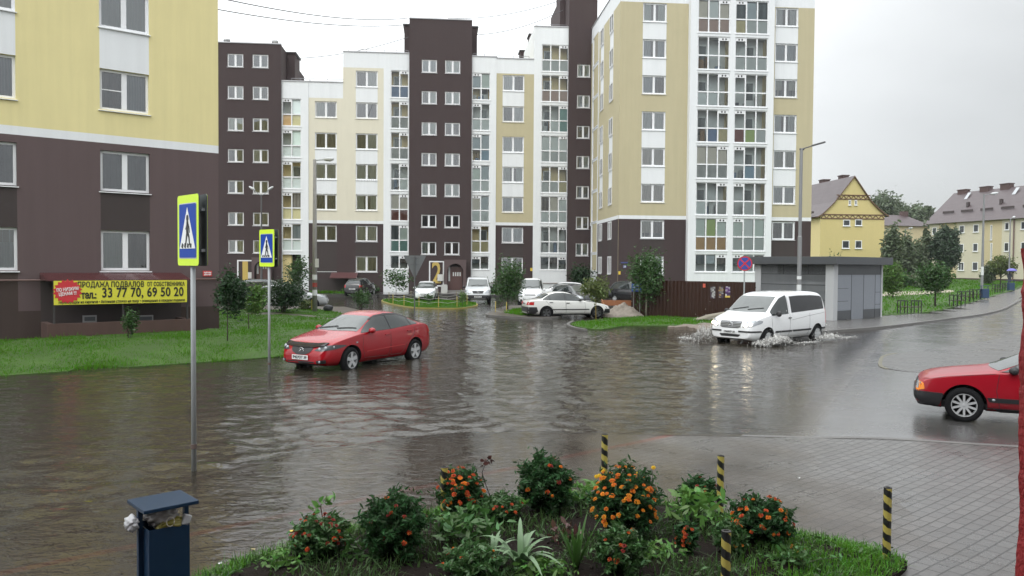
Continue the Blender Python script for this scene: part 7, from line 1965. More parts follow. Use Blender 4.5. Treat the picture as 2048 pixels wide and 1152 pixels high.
    def mirror(c, s, z, m, size=(.10, .085, .065), out=.10, sides=(1, -1)):
        for sg in sides:
            p, n = c.hit('side', s, z, sg); b = MB(); b.sphere((p.x - .01, p.y + sg * (out + .02), p.z + .02), 1, 14, 8, sc=(size[0] * .8, size[1], 1)); 
            v = [(x, y, p.z + .02 + (zz - p.z - .02) * size[2]) for x, y, zz in b.v]; b.v = v
            b.tube([(p.x, p.y - sg * .01, p.z - .02), (p.x - .01, p.y + sg * out * .6, p.z)], .022, 6)
            b.build('mirror', m, c.t, smooth=True)
    def handle(c, s, z, m, sides=(1, -1)):
        for sg in sides:
            p, n = c.hit('side', s, z, sg); b = MB(); b.box(p.x - .09, p.x + .09, min(p.y - sg * .01, p.y + sg * .03), max(p.y - sg * .01, p.y + sg * .03), z - .016, z + .016); b.build('door_handle', m, c.t, bevel=.008)
    def seam(c, pts, sides=(1, -1), axis='side'):
        for sg in sides:
            v = []
            for (s0, z0), (s1, z1) in zip(pts, pts[1:]):
                for i in range(8):
                    t = i / 8; v.append((s0 + (s1 - s0) * t, z0 + (z1 - z0) * t))
            v.append(pts[-1]); b = MB(); P = []
            for s, z in v:
                p, n = c.hit(axis, s, z, sg); P.append(p + n * .0005)
            b.tube(P, .0045, 4); b.build('door_seam', PLASTIC, c.t)
    def plate(c, txt, z, y=0., rear=False, w=.52, h=.112, x=None, region=''):
        p, n = c.hit('rear' if rear else 'front', y, z); s = -1 if rear else 1
        x = p.x + s * .02 if x is None else x
        m = MB(); m.box(min(x, x + s * .012), max(x, x + s * .012), y - w / 2, y + w / 2, z - h / 2, z + h / 2)
        o = m.build('number_plate', PLATEW, c.t, bevel=.004)
        M = plane_M((x + s * .016, y, z), (0, s, 0), (0, 0, 1))
        text(txt, h * .82, mat('plate_ink', (.02, .02, .022), .5), o, M, width=w * .86, bold=.0035, ext=.001)
    def wiper(c, s0, s1, y0, y1, n=2):
        b = MB()
        for k in range(n):
            a, d = y0 + k * (y1 - y0), y0 + k * (y1 - y0) + .55
            P = []
            for i in range(6):
                t = i / 5; p, nn = c.hit('top', s0 + (s1 - s0) * t, a + (d - a) * t); P.append(p + nn * .02)
            b.tube(P, .011, 5)
        b.build('wiper', PLASTIC, c.t)

SALOON = dict(L=4.49, W=1.755, H=1.465, wb=2.64, fo=.90, r=.318, wr=.58, zb=.19,
    top=[(0, .46), (.03, .63), (.22, .79), (.62, .90), (1.12, .99), (1.30, 1.06), (1.68, 1.26), (2.05, 1.42), (2.45, 1.468), (2.9, 1.455), (3.3, 1.37), (3.62, 1.24), (3.9, 1.11), (4.2, 1.075), (4.42, 1.045), (4.49, .70)],
    belt=[(0, .44), (.22, .73), (.62, .83), (1.2, .93), (2.5, .96), (3.8, 1.04), (4.2, 1.02), (4.49, .68)],
    plan=[(0, .62), (.03, .72), (.22, .89), (.62, .97), (1.1, 1), (3.6, 1), (4.2, .95), (4.42, .85), (4.49, .72)])
BOXY = dict(L=4.43, W=1.70, H=1.39, wb=2.70, fo=.76, r=.305, wr=.56, zb=.19,
    top=[(0, .42), (.03, .62), (.16, .715), (.65, .81), (1.34, .90), (1.48, .955), (1.80, 1.15), (2.14, 1.335), (2.5, 1.39), (2.95, 1.38), (3.28, 1.29), (3.56, 1.12), (3.74, 1.015), (4.0, .995), (4.36, .965), (4.43, .66)],
    belt=[(0, .40), (.16, .66), (.65, .765), (1.4, .86), (3.7, .93), (4.36, .92), (4.43, .64)],
    plan=[(0, .80), (.03, .86), (.16, .93), (.65, .98), (1.1, 1), (3.6, 1), (4.2, .97), (4.36, .93), (4.43, .86)])
AUDI = dict(L=4.39, W=1.695, H=1.40, wb=2.55, fo=.775, r=.31, wr=.56, zb=.21, gap=.05,
    top=[(0, .47), (.03, .665), (.12, .745), (.35, .81), (.72, .875), (1.20, .935), (1.34, .99), (1.70, 1.19), (2.08, 1.36), (2.5, 1.405), (3.05, 1.39), (3.4, 1.29), (3.7, 1.14), (3.95, 1.03), (4.3, .97), (4.39, .66)],
    belt=[(0, .45), (.12, .70), (.35, .765), (.72, .825), (1.2, .89), (3.8, .97), (4.3, .92), (4.39, .64)],
    plan=[(0, .84), (.03, .90), (.12, .945), (.35, .975), (.8, 1), (3.6, 1), (4.3, .95), (4.39, .86)])
VAN = dict(L=4.75, W=1.90, H=1.90, wb=3.2, fo=.86, r=.325, wr=.79, zb=.24, gap=.06, beltw=.965,
    top=[(0, .52), (.03, .80), (.14, .98), (.48, 1.10), (.84, 1.19), (1.0, 1.27), (1.35, 1.53), (1.72, 1.78), (2.05, 1.87), (2.9, 1.905), (3.8, 1.90), (4.4, 1.865), (4.60, 1.78), (4.69, 1.45), (4.75, .95)],
    belt=[(0, .50), (.14, .88), (.48, 1.0), (.9, 1.08), (2.9, 1.15), (4.6, 1.22), (4.69, 1.15), (4.75, .80)],
    plan=[(0, .70), (.03, .78), (.14, .88), (.48, .96), (.9, 1), (4.3, 1), (4.6, .975), (4.69, .95), (4.75, .92)])
HATCH = dict(L=3.7, W=1.60, H=1.52, wb=2.4, fo=.72, r=.29, wr=.57, zb=.2,
    top=[(0, .48), (.03, .70), (.2, .86), (.55, .95), (.8, 1.03), (1.2, 1.30), (1.5, 1.46), (1.9, 1.52), (2.7, 1.50), (3.2, 1.42), (3.5, 1.2), (3.66, .95), (3.7, .6)],
    belt=[(0, .46), (.2, .78), (.8, .90), (3.4, .98), (3.66, .90), (3.7, .58)],
    plan=[(0, .66), (.03, .76), (.2, .90), (.6, .98), (1, 1), (3., 1), (3.5, .95), (3.66, .9), (3.7, .82)])
KANGOO = dict(L=4.0, W=1.66, H=1.82, wb=2.6, fo=.76, r=.30, wr=.66, zb=.22,
    top=[(0, .50), (.03, .78), (.16, .90), (.6, 1.03), (.88, 1.11), (1.2, 1.38), (1.5, 1.62), (1.8, 1.77), (2.2, 1.82), (3.3, 1.81), (3.8, 1.75), (3.94, 1.5), (4., .8)],
    belt=[(0, .48), (.16, .82), (.88, .98), (3.8, 1.06), (3.94, 1.0), (4., .7)],
    plan=[(0, .74), (.03, .82), (.16, .92), (.6, .98), (1, 1), (3.6, 1), (3.9, .97), (4., .94)])
SUV = dict(L=4.3, W=1.78, H=1.72, wb=2.62, fo=.82, r=.35, wr=.62, zb=.27,
    top=[(0, .6), (.03, .82), (.2, .98), (.7, 1.06), (1.15, 1.13), (1.5, 1.4), (1.85, 1.64), (2.2, 1.71), (3.2, 1.70), (3.9, 1.62), (4.15, 1.35), (4.26, 1.05), (4.3, .7)],
    belt=[(0, .58), (.2, .9), (1.1, 1.04), (4.1, 1.12), (4.26, 1.0), (4.3, .68)], plan=HATCH['plan'][:0] + [(0, .72), (.03, .8), (.2, .92), (.7, .98), (1, 1), (3.6, 1), (4.1, .97), (4.3, .88)])
ESTATE = dict(SUV, H=1.5, r=.31, zb=.2, top=[(s, z * .87) for s, z in SUV['top']], belt=[(s, z * .84) for s, z in SUV['belt']])

def ring_emblem(c, z, r, kind, parent=None, m=CHROME, axis='front'):
    p, n = c.hit(axis, 0, z); x = p.x + .02; b = MB(); N = 20
    ry = r * (1.3 if kind == 'wing' else 1.)
    b.tube([(x, ry * math.cos(2 * math.pi * i / N), z + r * math.sin(2 * math.pi * i / N)) for i in range(N + 1)], r * .11, 6)
    if kind == 'star':
        for i in range(3):
            a = R(90 + 120 * i); b.tube([(x + .005, 0, z), (x + .005, r * math.cos(a), z + r * math.sin(a))], [r * .16, r * .05], 6)
    elif kind == 'wing':
        b.tube([(x, -ry * .9, z + r * .35), (x, -ry * .4, z + r * .25), (x, 0, z - r * .35), (x, ry * .4, z + r * .25), (x, ry * .9, z + r * .35)], r * .12, 6)
    b.build('emblem', m, parent or c.t, smooth=True)

# --- red saloon standing in the flood
RED = paint('red', (.30, .002, .008), .25, coat=.55)
mz = Car('parked_car', 'red four door saloon with five spoke alloys standing in the flood water by the lawn', 'car', None, SALOON, (-4.26, 22.15, -.09), -119.5, RED, scale=1.045)
mz.wheels(5, 'five', steer=R(4))
mz.glass(1.33, 3.66, (2.47, 3.36), up=.10, lo=.03, mm=[CARGLASS] * 3)
mz.screen(1.24, 1.98, .70, .53, bow=.10); mz.screen(3.86, 3.36, .62, .50, 'rear_window', .04, CARGLASS)
mz.panel('window_visor', [(1.86, 1.275), (2.1, 1.355), (2.5, 1.395), (3.0, 1.375), (3.45, 1.255), (3.45, 1.225), (3.0, 1.335), (2.5, 1.35), (2.1, 1.32), (1.86, 1.25)], 'side', PLASTIC, .012, sgn=1)
for s in (1, -1):
    h = mz.panel('headlight', [(s * .40, .60), (s * .56, .715), (s * .80, .735), (s * .845, .70), (s * .80, .63), (s * .60, .585)], 'front', LENSD, .008, .04, r=.03)
    for y, z, r_ in ((.53, .635, .05), (.66, .66, .055), (.77, .68, .035)):
        p, n = mz.hit('front', s * y, z); b = MB(); b.sphere(tuple(p - n * .004), r_, 12, 8, sc=(.5, 1, 1)); b.build('reflector', LENSC, h, smooth=True)
    mz.panel('tail_light', [(4.16, .98), (4.42, .95), (4.47, .78), (4.20, .80)], 'side', RED_L, .008, .05, sgn=s, r=.03)
    f = mz.panel('fog_light', [(s * .48, .36), (s * .70, .39), (s * .68, .30), (s * .52, .28)], 'front', PLASTIC, .006, .05, r=.03)
    p, n = mz.hit('front', s * .58, .335); b = MB(); b.sphere(tuple(p + n * .0), .036, 12, 8, sc=(.4, 1, 1)); b.build('fog_lens', LENSC, f, smooth=True)
g_ = mz.panel('grille', [(-.36, .665), (.36, .665), (.30, .56), (.14, .49), (-.14, .49), (-.30, .56)], 'front', PLASTIC, .008, .05, r=.05)
mz.panel('lower_intake', [(-.45, .335), (.45, .335), (.38, .225), (-.38, .225)], 'front', PLASTIC, .008, .05, r=.04)
ring_emblem(mz, .60, .058, 'wing', g_)
mz.panel('bonnet_deflector', [(.17, -.62), (.10, -.40), (.075, 0), (.10, .40), (.17, .62), (.30, .66), (.215, .40), (.19, 0), (.215, -.40), (.30, -.66)], 'top', mat('smoked_plastic', (.018, .014, .015), .15), .03, .06)
mz.plate('Р427ОТ 39', .425)
mz.mirror(1.60, .99, RED, (.11, .10, .075)); mz.handle(2.30, .86, RED); mz.handle(3.25, .90, RED)
mz.seam([(1.36, .90), (1.30, .6), (1.42, .33), (2.38, .30), (2.44, .6), (2.46, .93)]); mz.seam([(2.46, .93), (2.44, .6), (2.5, .30), (2.95, .30), (3.15, .55), (3.48, .80), (3.50, 1.0)])
mz.panel('side_moulding', [(1.45, .50), (3.05, .545), (3.05, .525), (1.45, .48)], 'side', mat('moulding_red', (.44, .03, .035), .25), .012, .1, sgn=1)
mz.panel('side_repeater', [(1.06, .76), (1.12, .765), (1.12, .735), (1.06, .73)], 'side', LENSC, .01, .1, sgn=1)
mz.wiper(1.26, 1.36, -.55, .05)

# --- white van pushing through the water
WHITE = paint('white', (.74, .75, .76), .3)
vt = Car('moving_van', 'white passenger van with lit headlights driving through the flood and throwing spray', 'van', None, VAN, (9.72, 29.6, -.13), -140., WHITE, scale=1.05)
vt.wheels(7, 'five', steer=R(3))
vt.glass(1.08, 2.12, (), up=.12, lo=.0, frame=False); vt.glass(2.32, 4.50, (), m=PRIVACY, up=.17, lo=.02, frame=False)
vt.screen(.93, 1.70, .76, .66, bow=.10, m=SCREEN)
vt.panel('rear_window', [(-.60, 1.22), (.60, 1.22), (.55, 1.62), (-.55, 1.62)], 'rear', PRIVACY, .006, .08, r=.08)
for s in (1, -1):
    h = vt.panel('headlight', [(s * .47, .70), (s * .52, .86), (s * .74, .95), (s * .90, .945), (s * .90, .84), (s * .78, .73)], 'front', LENSC, .008, .04, r=.04)
    for y, z, r_ in ((.58, .775, .068), (.72, .815, .072)):
        p, n = vt.hit('front', s * y, z); b = MB(); b.sphere(tuple(p + n * .012), r_, 12, 8, sc=(.35, 1, .9)); b.build('bulb', LIT, h, smooth=True)
    vt.panel('bumper_strip', [(s * .33, .60), (s * .90, .60), (s * .90, .545), (s * .33, .545)], 'front', PLASTIC, .014, .06, r=.02)
    vt.panel('tail_light', [(4.62, 1.25), (4.70, 1.22), (4.73, .72), (4.66, .72)], 'side', RED_L, .008, .05, sgn=s)
    vt.panel('side_strip', [(1.30, .56), (3.62, .56), (3.62, .50), (1.30, .50)], 'side', PLASTIC, .014, .1, sgn=s, r=.02)
    vt.panel('side_strip', [(4.38, .56), (4.70, .56), (4.70, .50), (4.38, .50)], 'side', PLASTIC, .014, .1, sgn=s)
GRL = mat('grille_silver', (.33, .34, .36), .3, metal=.6)
g_ = vt.panel('grille', [(-.42, .905), (.42, .905), (.38, .70), (.30, .675), (-.30, .675), (-.38, .70)], 'front', PLASTIC, .006, .05, r=.03)
for z in (.715, .765, .815, .865): vt.panel('grille_bar', [(-.40, z + .016), (.40, z + .016), (.40, z - .012), (-.40, z - .012)], 'front', GRL, .016, .06, parent=g_)
ring_emblem(vt, .79, .085, 'star', g_)
vt.panel('lower_intake', [(-.42, .475), (.42, .475), (.34, .39), (-.34, .39)], 'front', PLASTIC, .008, .06, r=.04)
vt.plate('О969КВ 39', .545, w=.50)
vt.mirror(1.30, 1.13, PLASTIC, (.085, .10, .105), .12); vt.handle(2.18, .98, PLASTIC)
vt.seam([(1.06, 1.02), (1.10, .6), (1.25, .34), (2.14, .30), (2.2, .6), (2.2, 1.1), (2.16, 1.7)]); vt.seam([(2.28, .90), (3.3, 1.0), (4.55, 1.10)])
vt.seam([(2.24, .32), (3.45, .32), (3.5, .6), (3.5, 1.1)])
vt.wiper(.97, 1.10, -.55, .05)

# --- red car leaving at the right
RED2 = paint('ruby', (.28, .003, .012), .3, coat=.4)
au = Car('moving_car', 'older red car with black bumper and silver ten spoke wheel cut by the red pier', 'car', None, AUDI, (9.54, 14.07, .01), 153, RED2, scale=1.0)
au.wheels(10, 'multi')
au.glass(1.34, 3.70, (2.34, 3.2), up=.085, lo=.03)
au.screen(1.29, 2.03, .68, .53, bow=.09); au.screen(3.92, 3.42, .62, .5, 'rear_window', .04, CARGLASS)
for s in (1, -1):
    au.panel('indicator', [(-.01, .66), (.13, .665), (.155, .55), (.03, .52), (-.02, .52)], 'side', AMBER, .010, .04, sgn=s, r=.02)
    au.panel('headlight', [(s * .32, .665), (s * .72, .665), (s * .72, .55), (s * .32, .55)], 'front', LENSC, .008, .05, r=.02)
    au.panel('front_bumper', [(-.02, .505), (.15, .51), (.45, .50), (.44, .44), (.39, .30), (.32, .255), (.10, .33), (-.02, .40)], 'side', PLASTIC, .03, .06, sgn=s, r=.02)
    au.panel('side_strip', [(1.12, .475), (2.8, .475), (2.8, .40), (1.16, .40)], 'side', PLASTIC, .016, .1, sgn=s, r=.01)
    au.panel('sill', [(1.12, .275), (2.8, .275), (2.8, .205), (1.12, .205)], 'side', PLASTIC, .010, .1, sgn=s)
    au.panel('tail_light', [(4.10, .90), (4.36, .88), (4.38, .70), (4.12, .70)], 'side', RED_L, .008, .05, sgn=s)
    p, n = au.hit('side', 1.22, .44, s); b = MB(); b.sphere((p.x, p.y + s * .018, p.z), .022, 8, 6, sc=(1.3, .3, 1)); b.build('side_repeater', LENSC, au.t, smooth=True)
au.panel('front_bumper', [(-.78, .50), (.78, .50), (.78, .27), (-.78, .27)], 'front', PLASTIC, .03, .08, r=.03)
au.panel('grille', [(-.30, .66), (.30, .66), (.30, .56), (-.30, .56)], 'front', PLASTIC, .008, .06)
au.mirror(1.50, .95, PLASTIC, (.10, .09, .075), .09); au.handle(2.25, .80, PLASTIC)
au.seam([(1.30, .89), (1.26, .6), (1.32, .28), (2.30, .27), (2.33, .9)])
au.seam([(.14, .72), (.5, .80), (1.0, .865), (1.25, .895)])

# --- white saloon parked on the courtyard kerb
bm = Car('parked_car', 'white saloon with dark alloys parked side on next to the sand heap', 'car', None, BOXY, (2.95, 41.75, -.02), 13., paint('offwhite', (.66, .66, .64), .3), scale=1.02)
bm.wheels(5, 'dark', sides=(-1, 1)); bm.glass(1.52, 3.62, (2.46, 3.3), up=.08, lo=.03)
bm.screen(1.44, 2.10, .68, .53, bow=.08); bm.screen(3.72, 3.30, .62, .5, 'rear_window', .05, CARGLASS)
for s in (1, -1):
    bm.panel('tail_light', [(4.10, .86), (4.40, .85), (4.41, .70), (4.12, .70)], 'side', RED_L, .008, .05, sgn=s); bm.panel('tail_light', [(s * .46, .86), (s * .76, .86), (s * .76, .70), (s * .46, .70)], 'rear', RED_L, .008, .05)
    bm.panel('rear_bumper', [(4.43, .60), (3.98, .60), (3.90, .38), (4.1, .24), (4.43, .26)], 'side', PLASTIC, .014, .06, sgn=s); bm.panel('front_bumper', [(0, .50), (.34, .50), (.40, .3), (0, .3)], 'side', PLASTIC, .014, .06, sgn=s)
    bm.panel('side_strip', [(1.20, .50), (3.25, .50), (3.25, .455), (1.20, .455)], 'side', PLASTIC, .014, .1, sgn=s); bm.panel('sill', [(1.15, .26), (3.3, .26), (3.3, .20), (1.15, .20)], 'side', PLASTIC, .008, .1, sgn=s)
    bm.panel('headlight', [(s * .40, .64), (s * .78, .62), (s * .78, .52), (s * .40, .52)], 'front', LENSC, .008, .05)
bm.panel('rear_bumper', [(-.74, .60), (.74, .60), (.74, .26), (-.74, .26)], 'rear', PLASTIC, .014, .08); bm.plate('К205НА 39', .76, rear=True)
bm.mirror(1.68, .94, PLASTIC, (.09, .09, .07), .08); bm.handle(2.34, .80, PLASTIC); bm.handle(3.22, .83, PLASTIC)
bm.seam([(1.44, .86), (1.40, .5), (1.46, .25), (2.40, .24), (2.46, .9)]); bm.seam([(2.46, .9), (2.44, .3), (2.9, .26), (3.2, .6), (3.5, .9)])

# --- the row parked before the long block
def front_bits(c, hl, grille, plate_z, emblem=None, txt='', gm=PLASTIC, intake=None):
    for s in (1, -1): c.panel('headlight', [(s * y, z) for y, z in hl], 'front', LENSC, .008, .05, r=.03)
    g = c.panel('grille', grille, 'front', gm, .008, .06, r=.02)
    if intake: c.panel('lower_intake', intake, 'front', PLASTIC, .010, .08, r=.03)
    if emblem: ring_emblem(c, emblem, .085, 'star', g)
    c.plate(txt, plate_z)
def generic(name, lab, cat, sp, loc, yaw, p_, screen, rear, glass_, mir, hl, grille, pz, txt, emblem=None, intake=None, scale=1., black_bumper=None, group='cars parked in front of the long block', gm=PLASTIC, back_plate=None):
    c = Car(name, lab, cat, group, sp, loc, yaw, p_, scale=scale, lod=0)
    c.wheels(5, 'five'); c.glass(*glass_[0], **glass_[1]); c.screen(*screen)
    if len(rear) == 4 and isinstance(rear[0], tuple): c.panel('rear_window', list(rear), 'rear', CARGLASS, .006, .08, r=.06)
    else: c.screen(*rear, 'rear_window', .04, CARGLASS)
    front_bits(c, hl, grille, pz, emblem, txt, gm, intake)
    c.mirror(*mir, PLASTIC if black_bumper else p_, (.09, .10, .08), .10)
    if black_bumper: c.panel('front_bumper', black_bumper, 'front', PLASTIC, .012, .08, r=.04)
    for s in (1, -1): c.panel('tail_light', [(s * .58, .95), (s * .74, .93), (s * .74, .72), (s * .58, .72)], 'rear', RED_L, .008, .06)
    if back_plate: c.plate(back_plate, .62, rear=True)
    c.wiper(screen[0] + .03, screen[0] + .14, -.5, .02)
    return c
SILW = paint('silver_white', (.60, .62, .64), .3)
HLH = [(.38, .62), (.46, .74), (.68, .82), (.74, .74), (.60, .62)]
generic('parked_car', 'small white hatchback with colour matched mirrors parked facing the camera behind the grass island', 'car', HATCH, (-6.45, 59.6, .0), -89, WHITE, (.76, 1.46, .66, .54), ((-.5, 1.05), (.5, 1.05), (.46, 1.36), (-.46, 1.36)), ((1.0, 3.3, (2.0,)), {}), (1.05, 1.0), HLH, [(-.34, .60), (.34, .60), (.28, .55), (-.28, .55)], .46, 'С318ЕО 39', intake=[(-.44, .38), (.44, .38), (.38, .27), (-.38, .27)])
generic('parked_van', 'silver-white panel van with black bumper parked facing the camera by the number two entrance', 'van', VAN, (-2.55, 58.6, -.03), -87, SILW, (.93, 1.70, .76, .66), ((-.6, 1.22), (.6, 1.22), (.55, 1.6), (-.55, 1.6)), ((1.08, 2.12, ()), dict(up=.12, frame=False)), (1.25, 1.14), [(.50, .74), (.56, .92), (.78, 1.0), (.90, .96), (.88, .84), (.74, .75)], [(-.42, .92), (.42, .92), (.34, .73), (-.34, .73)], .50, 'М740АК 39', emblem=.82, black_bumper=[(-.92, .62), (.92, .62), (.90, .28), (-.90, .28)])
kg = generic('parked_van', 'white compact van with round fog lamps parked behind the bushy young tree', 'van', KANGOO, (1.35, 54.9, -.03), -94, WHITE, (.95, 1.74, .70, .60), ((-.55, 1.1), (.55, 1.1), (.52, 1.55), (-.52, 1.55)), ((1.1, 3.6, (2.0,)), {}), (1.12, 1.05), [(.44, .68), (.46, .80), (.74, .86), (.78, .76), (.70, .68)], [(-.36, .78), (.36, .78), (.36, .72), (-.36, .72)], .46, 'Н552РС 39', intake=[(-.36, .50), (.36, .50), (.36, .34), (-.36, .34)], scale=1.04)
for s in (1, -1):
    p, n = kg.hit('front', s * .56, .40); b = MB(); b.sphere((p.x, p.y, p.z), .085, 12, 8, sc=(.3, 1, 1)); b.build('fog_light', PLASTIC, kg.t, smooth=True)
generic('parked_car', 'white hatchback seen from the side, mostly hidden behind the dark car and the white saloon', 'car', dict(HATCH, L=3.9), (4.0, 60.0, .0), 172, WHITE, (.76, 1.46, .66, .54), ((-.5, 1.05), (.5, 1.05), (.46, 1.36), (-.46, 1.36)), ((1.0, 3.3, (2.0,)), {}), (1.05, 1.0), HLH, [(-.34, .60), (.34, .60), (.28, .55), (-.28, .55)], .46, 'Т091МВ 39')
DGREY = paint('dark_grey', (.035, .037, .042), .3)
generic('parked_car', 'dark grey hatchback parked between the white compact van and the white saloon', 'car', dict(HATCH, H=1.45), (4.1, 53.0, -.02), -62, DGREY, (.76, 1.46, .66, .54), ((-.5, 1.05), (.5, 1.05), (.46, 1.36), (-.46, 1.36)), ((1.0, 3.3, (2.0,)), {}), (1.05, 1.0), HLH, [(-.34, .60), (.34, .60), (.28, .55), (-.28, .55)], .46, 'Е664ОМ 39')
BLK = paint('black', (.012, .012, .014), .2)
generic('parked_suv', 'black off-roader half hidden by the left end of the brown fence', 'car', SUV, (8.85, 56.2, .0), -58, BLK, (1.18, 1.80, .74, .58), ((-.55, 1.18), (.55, 1.18), (.5, 1.52), (-.5, 1.52)), ((1.4, 3.95, (2.3, 3.3)), {}), (1.42, 1.14), [(.44, .80), (.48, .92), (.72, .98), (.82, .92), (.78, .82)], [(-.36, .90), (.36, .90), (.30, .74), (-.30, .74)], .56, 'В177ТА 39', gm=CHROME)
TEAL = paint('grey_teal', (.085, .105, .11), .3)
generic('parked_car', 'grey-green estate car behind the dark saplings near the left stair tower', 'car', dict(SUV, r=.33), (-16.2, 52.5, .0), 5, TEAL, (1.18, 1.80, .74, .58), ((-.55, 1.15), (.55, 1.15), (.5, 1.5), (-.5, 1.5)), ((1.4, 3.95, (2.3, 3.3)), {}), (1.42, 1.14), [(.44, .80), (.48, .92), (.72, .98), (.82, .92), (.78, .82)], [(-.36, .90), (.36, .90), (.30, .74), (-.30, .74)], .56, 'А823КН 39', group='cars parked by the left stair tower')
generic('parked_car', 'silver estate car in front of the grey-green one, half covered by the dark bush', 'car', ESTATE, (-13.6, 48.9, -.02), 8, paint('silver', (.42, .44, .46), .3), (1.18, 1.80, .74, .58), ((-.55, 1.0), (.55, 1.0), (.5, 1.3), (-.5, 1.3)), ((1.4, 3.95, (2.3, 3.3)), {}), (1.42, .98), [(.44, .70), (.48, .80), (.72, .85), (.82, .80), (.78, .70)], [(-.36, .78), (.36, .78), (.30, .64), (-.30, .64)], .5, 'О512ЕВ 39', group='cars parked by the left stair tower')
generic('parked_car', 'dark hatchback parked tail out under the dark red canopy of the long block', 'car', HATCH, (-12.6, 65.4, .1), 80, BLK, (.76, 1.46, .66, .54), ((-.5, 1.05), (.5, 1.05), (.46, 1.36), (-.46, 1.36)), ((1.0, 3.3, (2.0,)), {}), (1.05, 1.0), HLH, [(-.34, .60), (.34, .60), (.28, .55), (-.28, .55)], .46, 'У300ОР 39', back_plate='У300ОР 39')

# ------------------------------------------------------------------ spray round the van
def foam_mat():
    m, nt, out, N, L = nodes('foam'); tc = N('ShaderNodeTexCoord')
    p = N('ShaderNodeBsdfPrincipled', i_Roughness=.35)
    n = N('ShaderNodeTexNoise', i_Scale=9., i_Detail=6., i_Roughness=.7); L(tc.outputs['Object'], n.inputs['Vector'])
    mr = N('ShaderNodeMapRange', i_1=.35, i_2=.62); L(n.outputs[0], mr.inputs[0])
    mx = N('ShaderNodeMix', data_type='RGBA'); L(mr.outputs[0], mx.inputs[0]); mx.inputs[6].default_value = (.10, .088, .072, 1); mx.inputs[7].default_value = (.66, .66, .64, 1); L(mx.outputs[2], p.inputs['Base Color'])
    at = N('ShaderNodeAttribute', attribute_name='cover'); n2 = N('ShaderNodeTexNoise', i_Scale=14., i_Detail=5., i_Roughness=.75); L(tc.outputs['Object'], n2.inputs['Vector'])
    ad = N('ShaderNodeMath', operation='ADD'); L(at.outputs['Fac'], ad.inputs[0]); L(n2.outputs[0], ad.inputs[1])
    ms = N('ShaderNodeMapRange', i_1=.79, i_2=1.15); L(ad.outputs[0], ms.inputs[0])
    t = N('ShaderNodeBsdfTransparent'); s = N('ShaderNodeMixShader'); L(ms.outputs[0], s.inputs[0]); L(t.outputs[0], s.inputs[1]); L(p.outputs[0], s.inputs[2])
    b = N('ShaderNodeBump', i_Strength=.8, i_Distance=.03); L(n.outputs[0], b.inputs['Height']); L(b.outputs[0], p.inputs['Normal'])
    L(s.outputs[0], out.inputs[0]); return m
FOAM = foam_mat(); DROP = mat('spray_drop', (.72, .72, .70), .2, spec=.6)
fparts = []
fx = []
def splash(cx, cy, yaw, lx, ly, h, seed, drops, tail=0.):
    nx, ny = 110, 70; u = np.linspace(-1, 1, nx); v = np.linspace(-1, 1, ny); U, V = np.meshgrid(u, v)
    r_ = np.random.default_rng(seed); f = np.zeros(U.shape)
    for k in range(26):
        a, b, ph = r_.normal(0, 15), r_.normal(0, 13), r_.uniform(0, 6.28); f += np.abs(np.sin(a * U + b * V + ph)) * r_.uniform(.4, 1)
    f = (f - f.min()) / (f.max() - f.min())
    env = np.clip(1 - U ** 2, 0, 1) ** .7 * np.clip(1 - V ** 2, 0, 1) * (1 - tail * np.clip(-U, 0, 1))
    h *= .95; z = h * env * (.25 + 1.1 * f ** 1.6) + .012
    z += h * .25 * env * r_.normal(0, .4, z.shape)
    c, s = math.cos(yaw), math.sin(yaw); X = cx + U * lx * c - V * ly * s; Y = cy + U * lx * s + V * ly * c
    fx.append((X, Y, z, env))
    n = drops; du = r_.uniform(-1, 1, n); dv = r_.normal(0, .5, n); k = np.abs(dv) < 1.15
    for a, b in zip(du[k], dv[k]):
        hh = h * (1 - a * a) * abs(r_.normal(.5, .55)) * 1.5; rad = abs(r_.normal(.005, .005)) + .002
        fparts.append((cx + a * lx * c - b * ly * s, cy + a * lx * s + b * ly * c, hh + .02, rad))
yv = R(-140.); hv = Vector((math.cos(yv), math.sin(yv))); lv = Vector((-hv.y, hv.x)); vc = Vector((9.72, 29.6)); k = 1.05
def vp(s, y): q = vc + hv * (s * k) + lv * (y * k); return q.x, q.y
splash(*vp(1.55, 1.22), yv, 1.05, .52, .36, 1, 300)
splash(*vp(2.25, 1.0), yv + .6, .55, .35, .20, 2, 120)
splash(*vp(2.15, -1.15), yv + .2, .95, .55, .55, 3, 420)
splash(*vp(2.5, -1.75), yv + 1.2, .7, .5, .12, 4, 80)
splash(*vp(-1.8, 1.3), yv, 1.1, .45, .24, 5, 220, .3)
splash(*vp(-3.1, 1.4), yv, 1.0, .4, .07, 6, 60, .4)
splash(*vp(-2.9, -1.0), yv, .9, .5, .16, 7, 100, .4)
splash(*vp(.1, 1.55), yv, 1.3, .4, .07, 8, 60)
VS = []; FS = []; CV = []; o_ = 0
for X, Y, z, env in fx:
    ny, nx = X.shape; VS.append(np.stack([X, Y, z], -1).reshape(-1, 3)); CV.append(env.ravel() * (.62 if z.max() > .22 else .42))
    i = np.arange(ny - 1)[:, None] * nx + np.arange(nx - 1)[None]; FS.append(np.stack([i, i + 1, i + 1 + nx, i + nx], -1).reshape(-1, 4) + o_); o_ += nx * ny
VS = np.concatenate(VS); FS = np.concatenate(FS); CV = np.concatenate(CV)
me = bpy.data.meshes.new('spray'); me.from_pydata(VS.tolist(), [], FS.tolist()); me.materials.append(FOAM)
me.attributes.new('cover', 'FLOAT', 'POINT').data.foreach_set('value', CV.astype(np.float32)); me.polygons.foreach_set('use_smooth', [True] * len(me.polygons))
so = obj('spray', me); tag(so, 'white and brown spray thrown up round the wheels of the moving van', 'spray', kind='stuff')
m = MB()
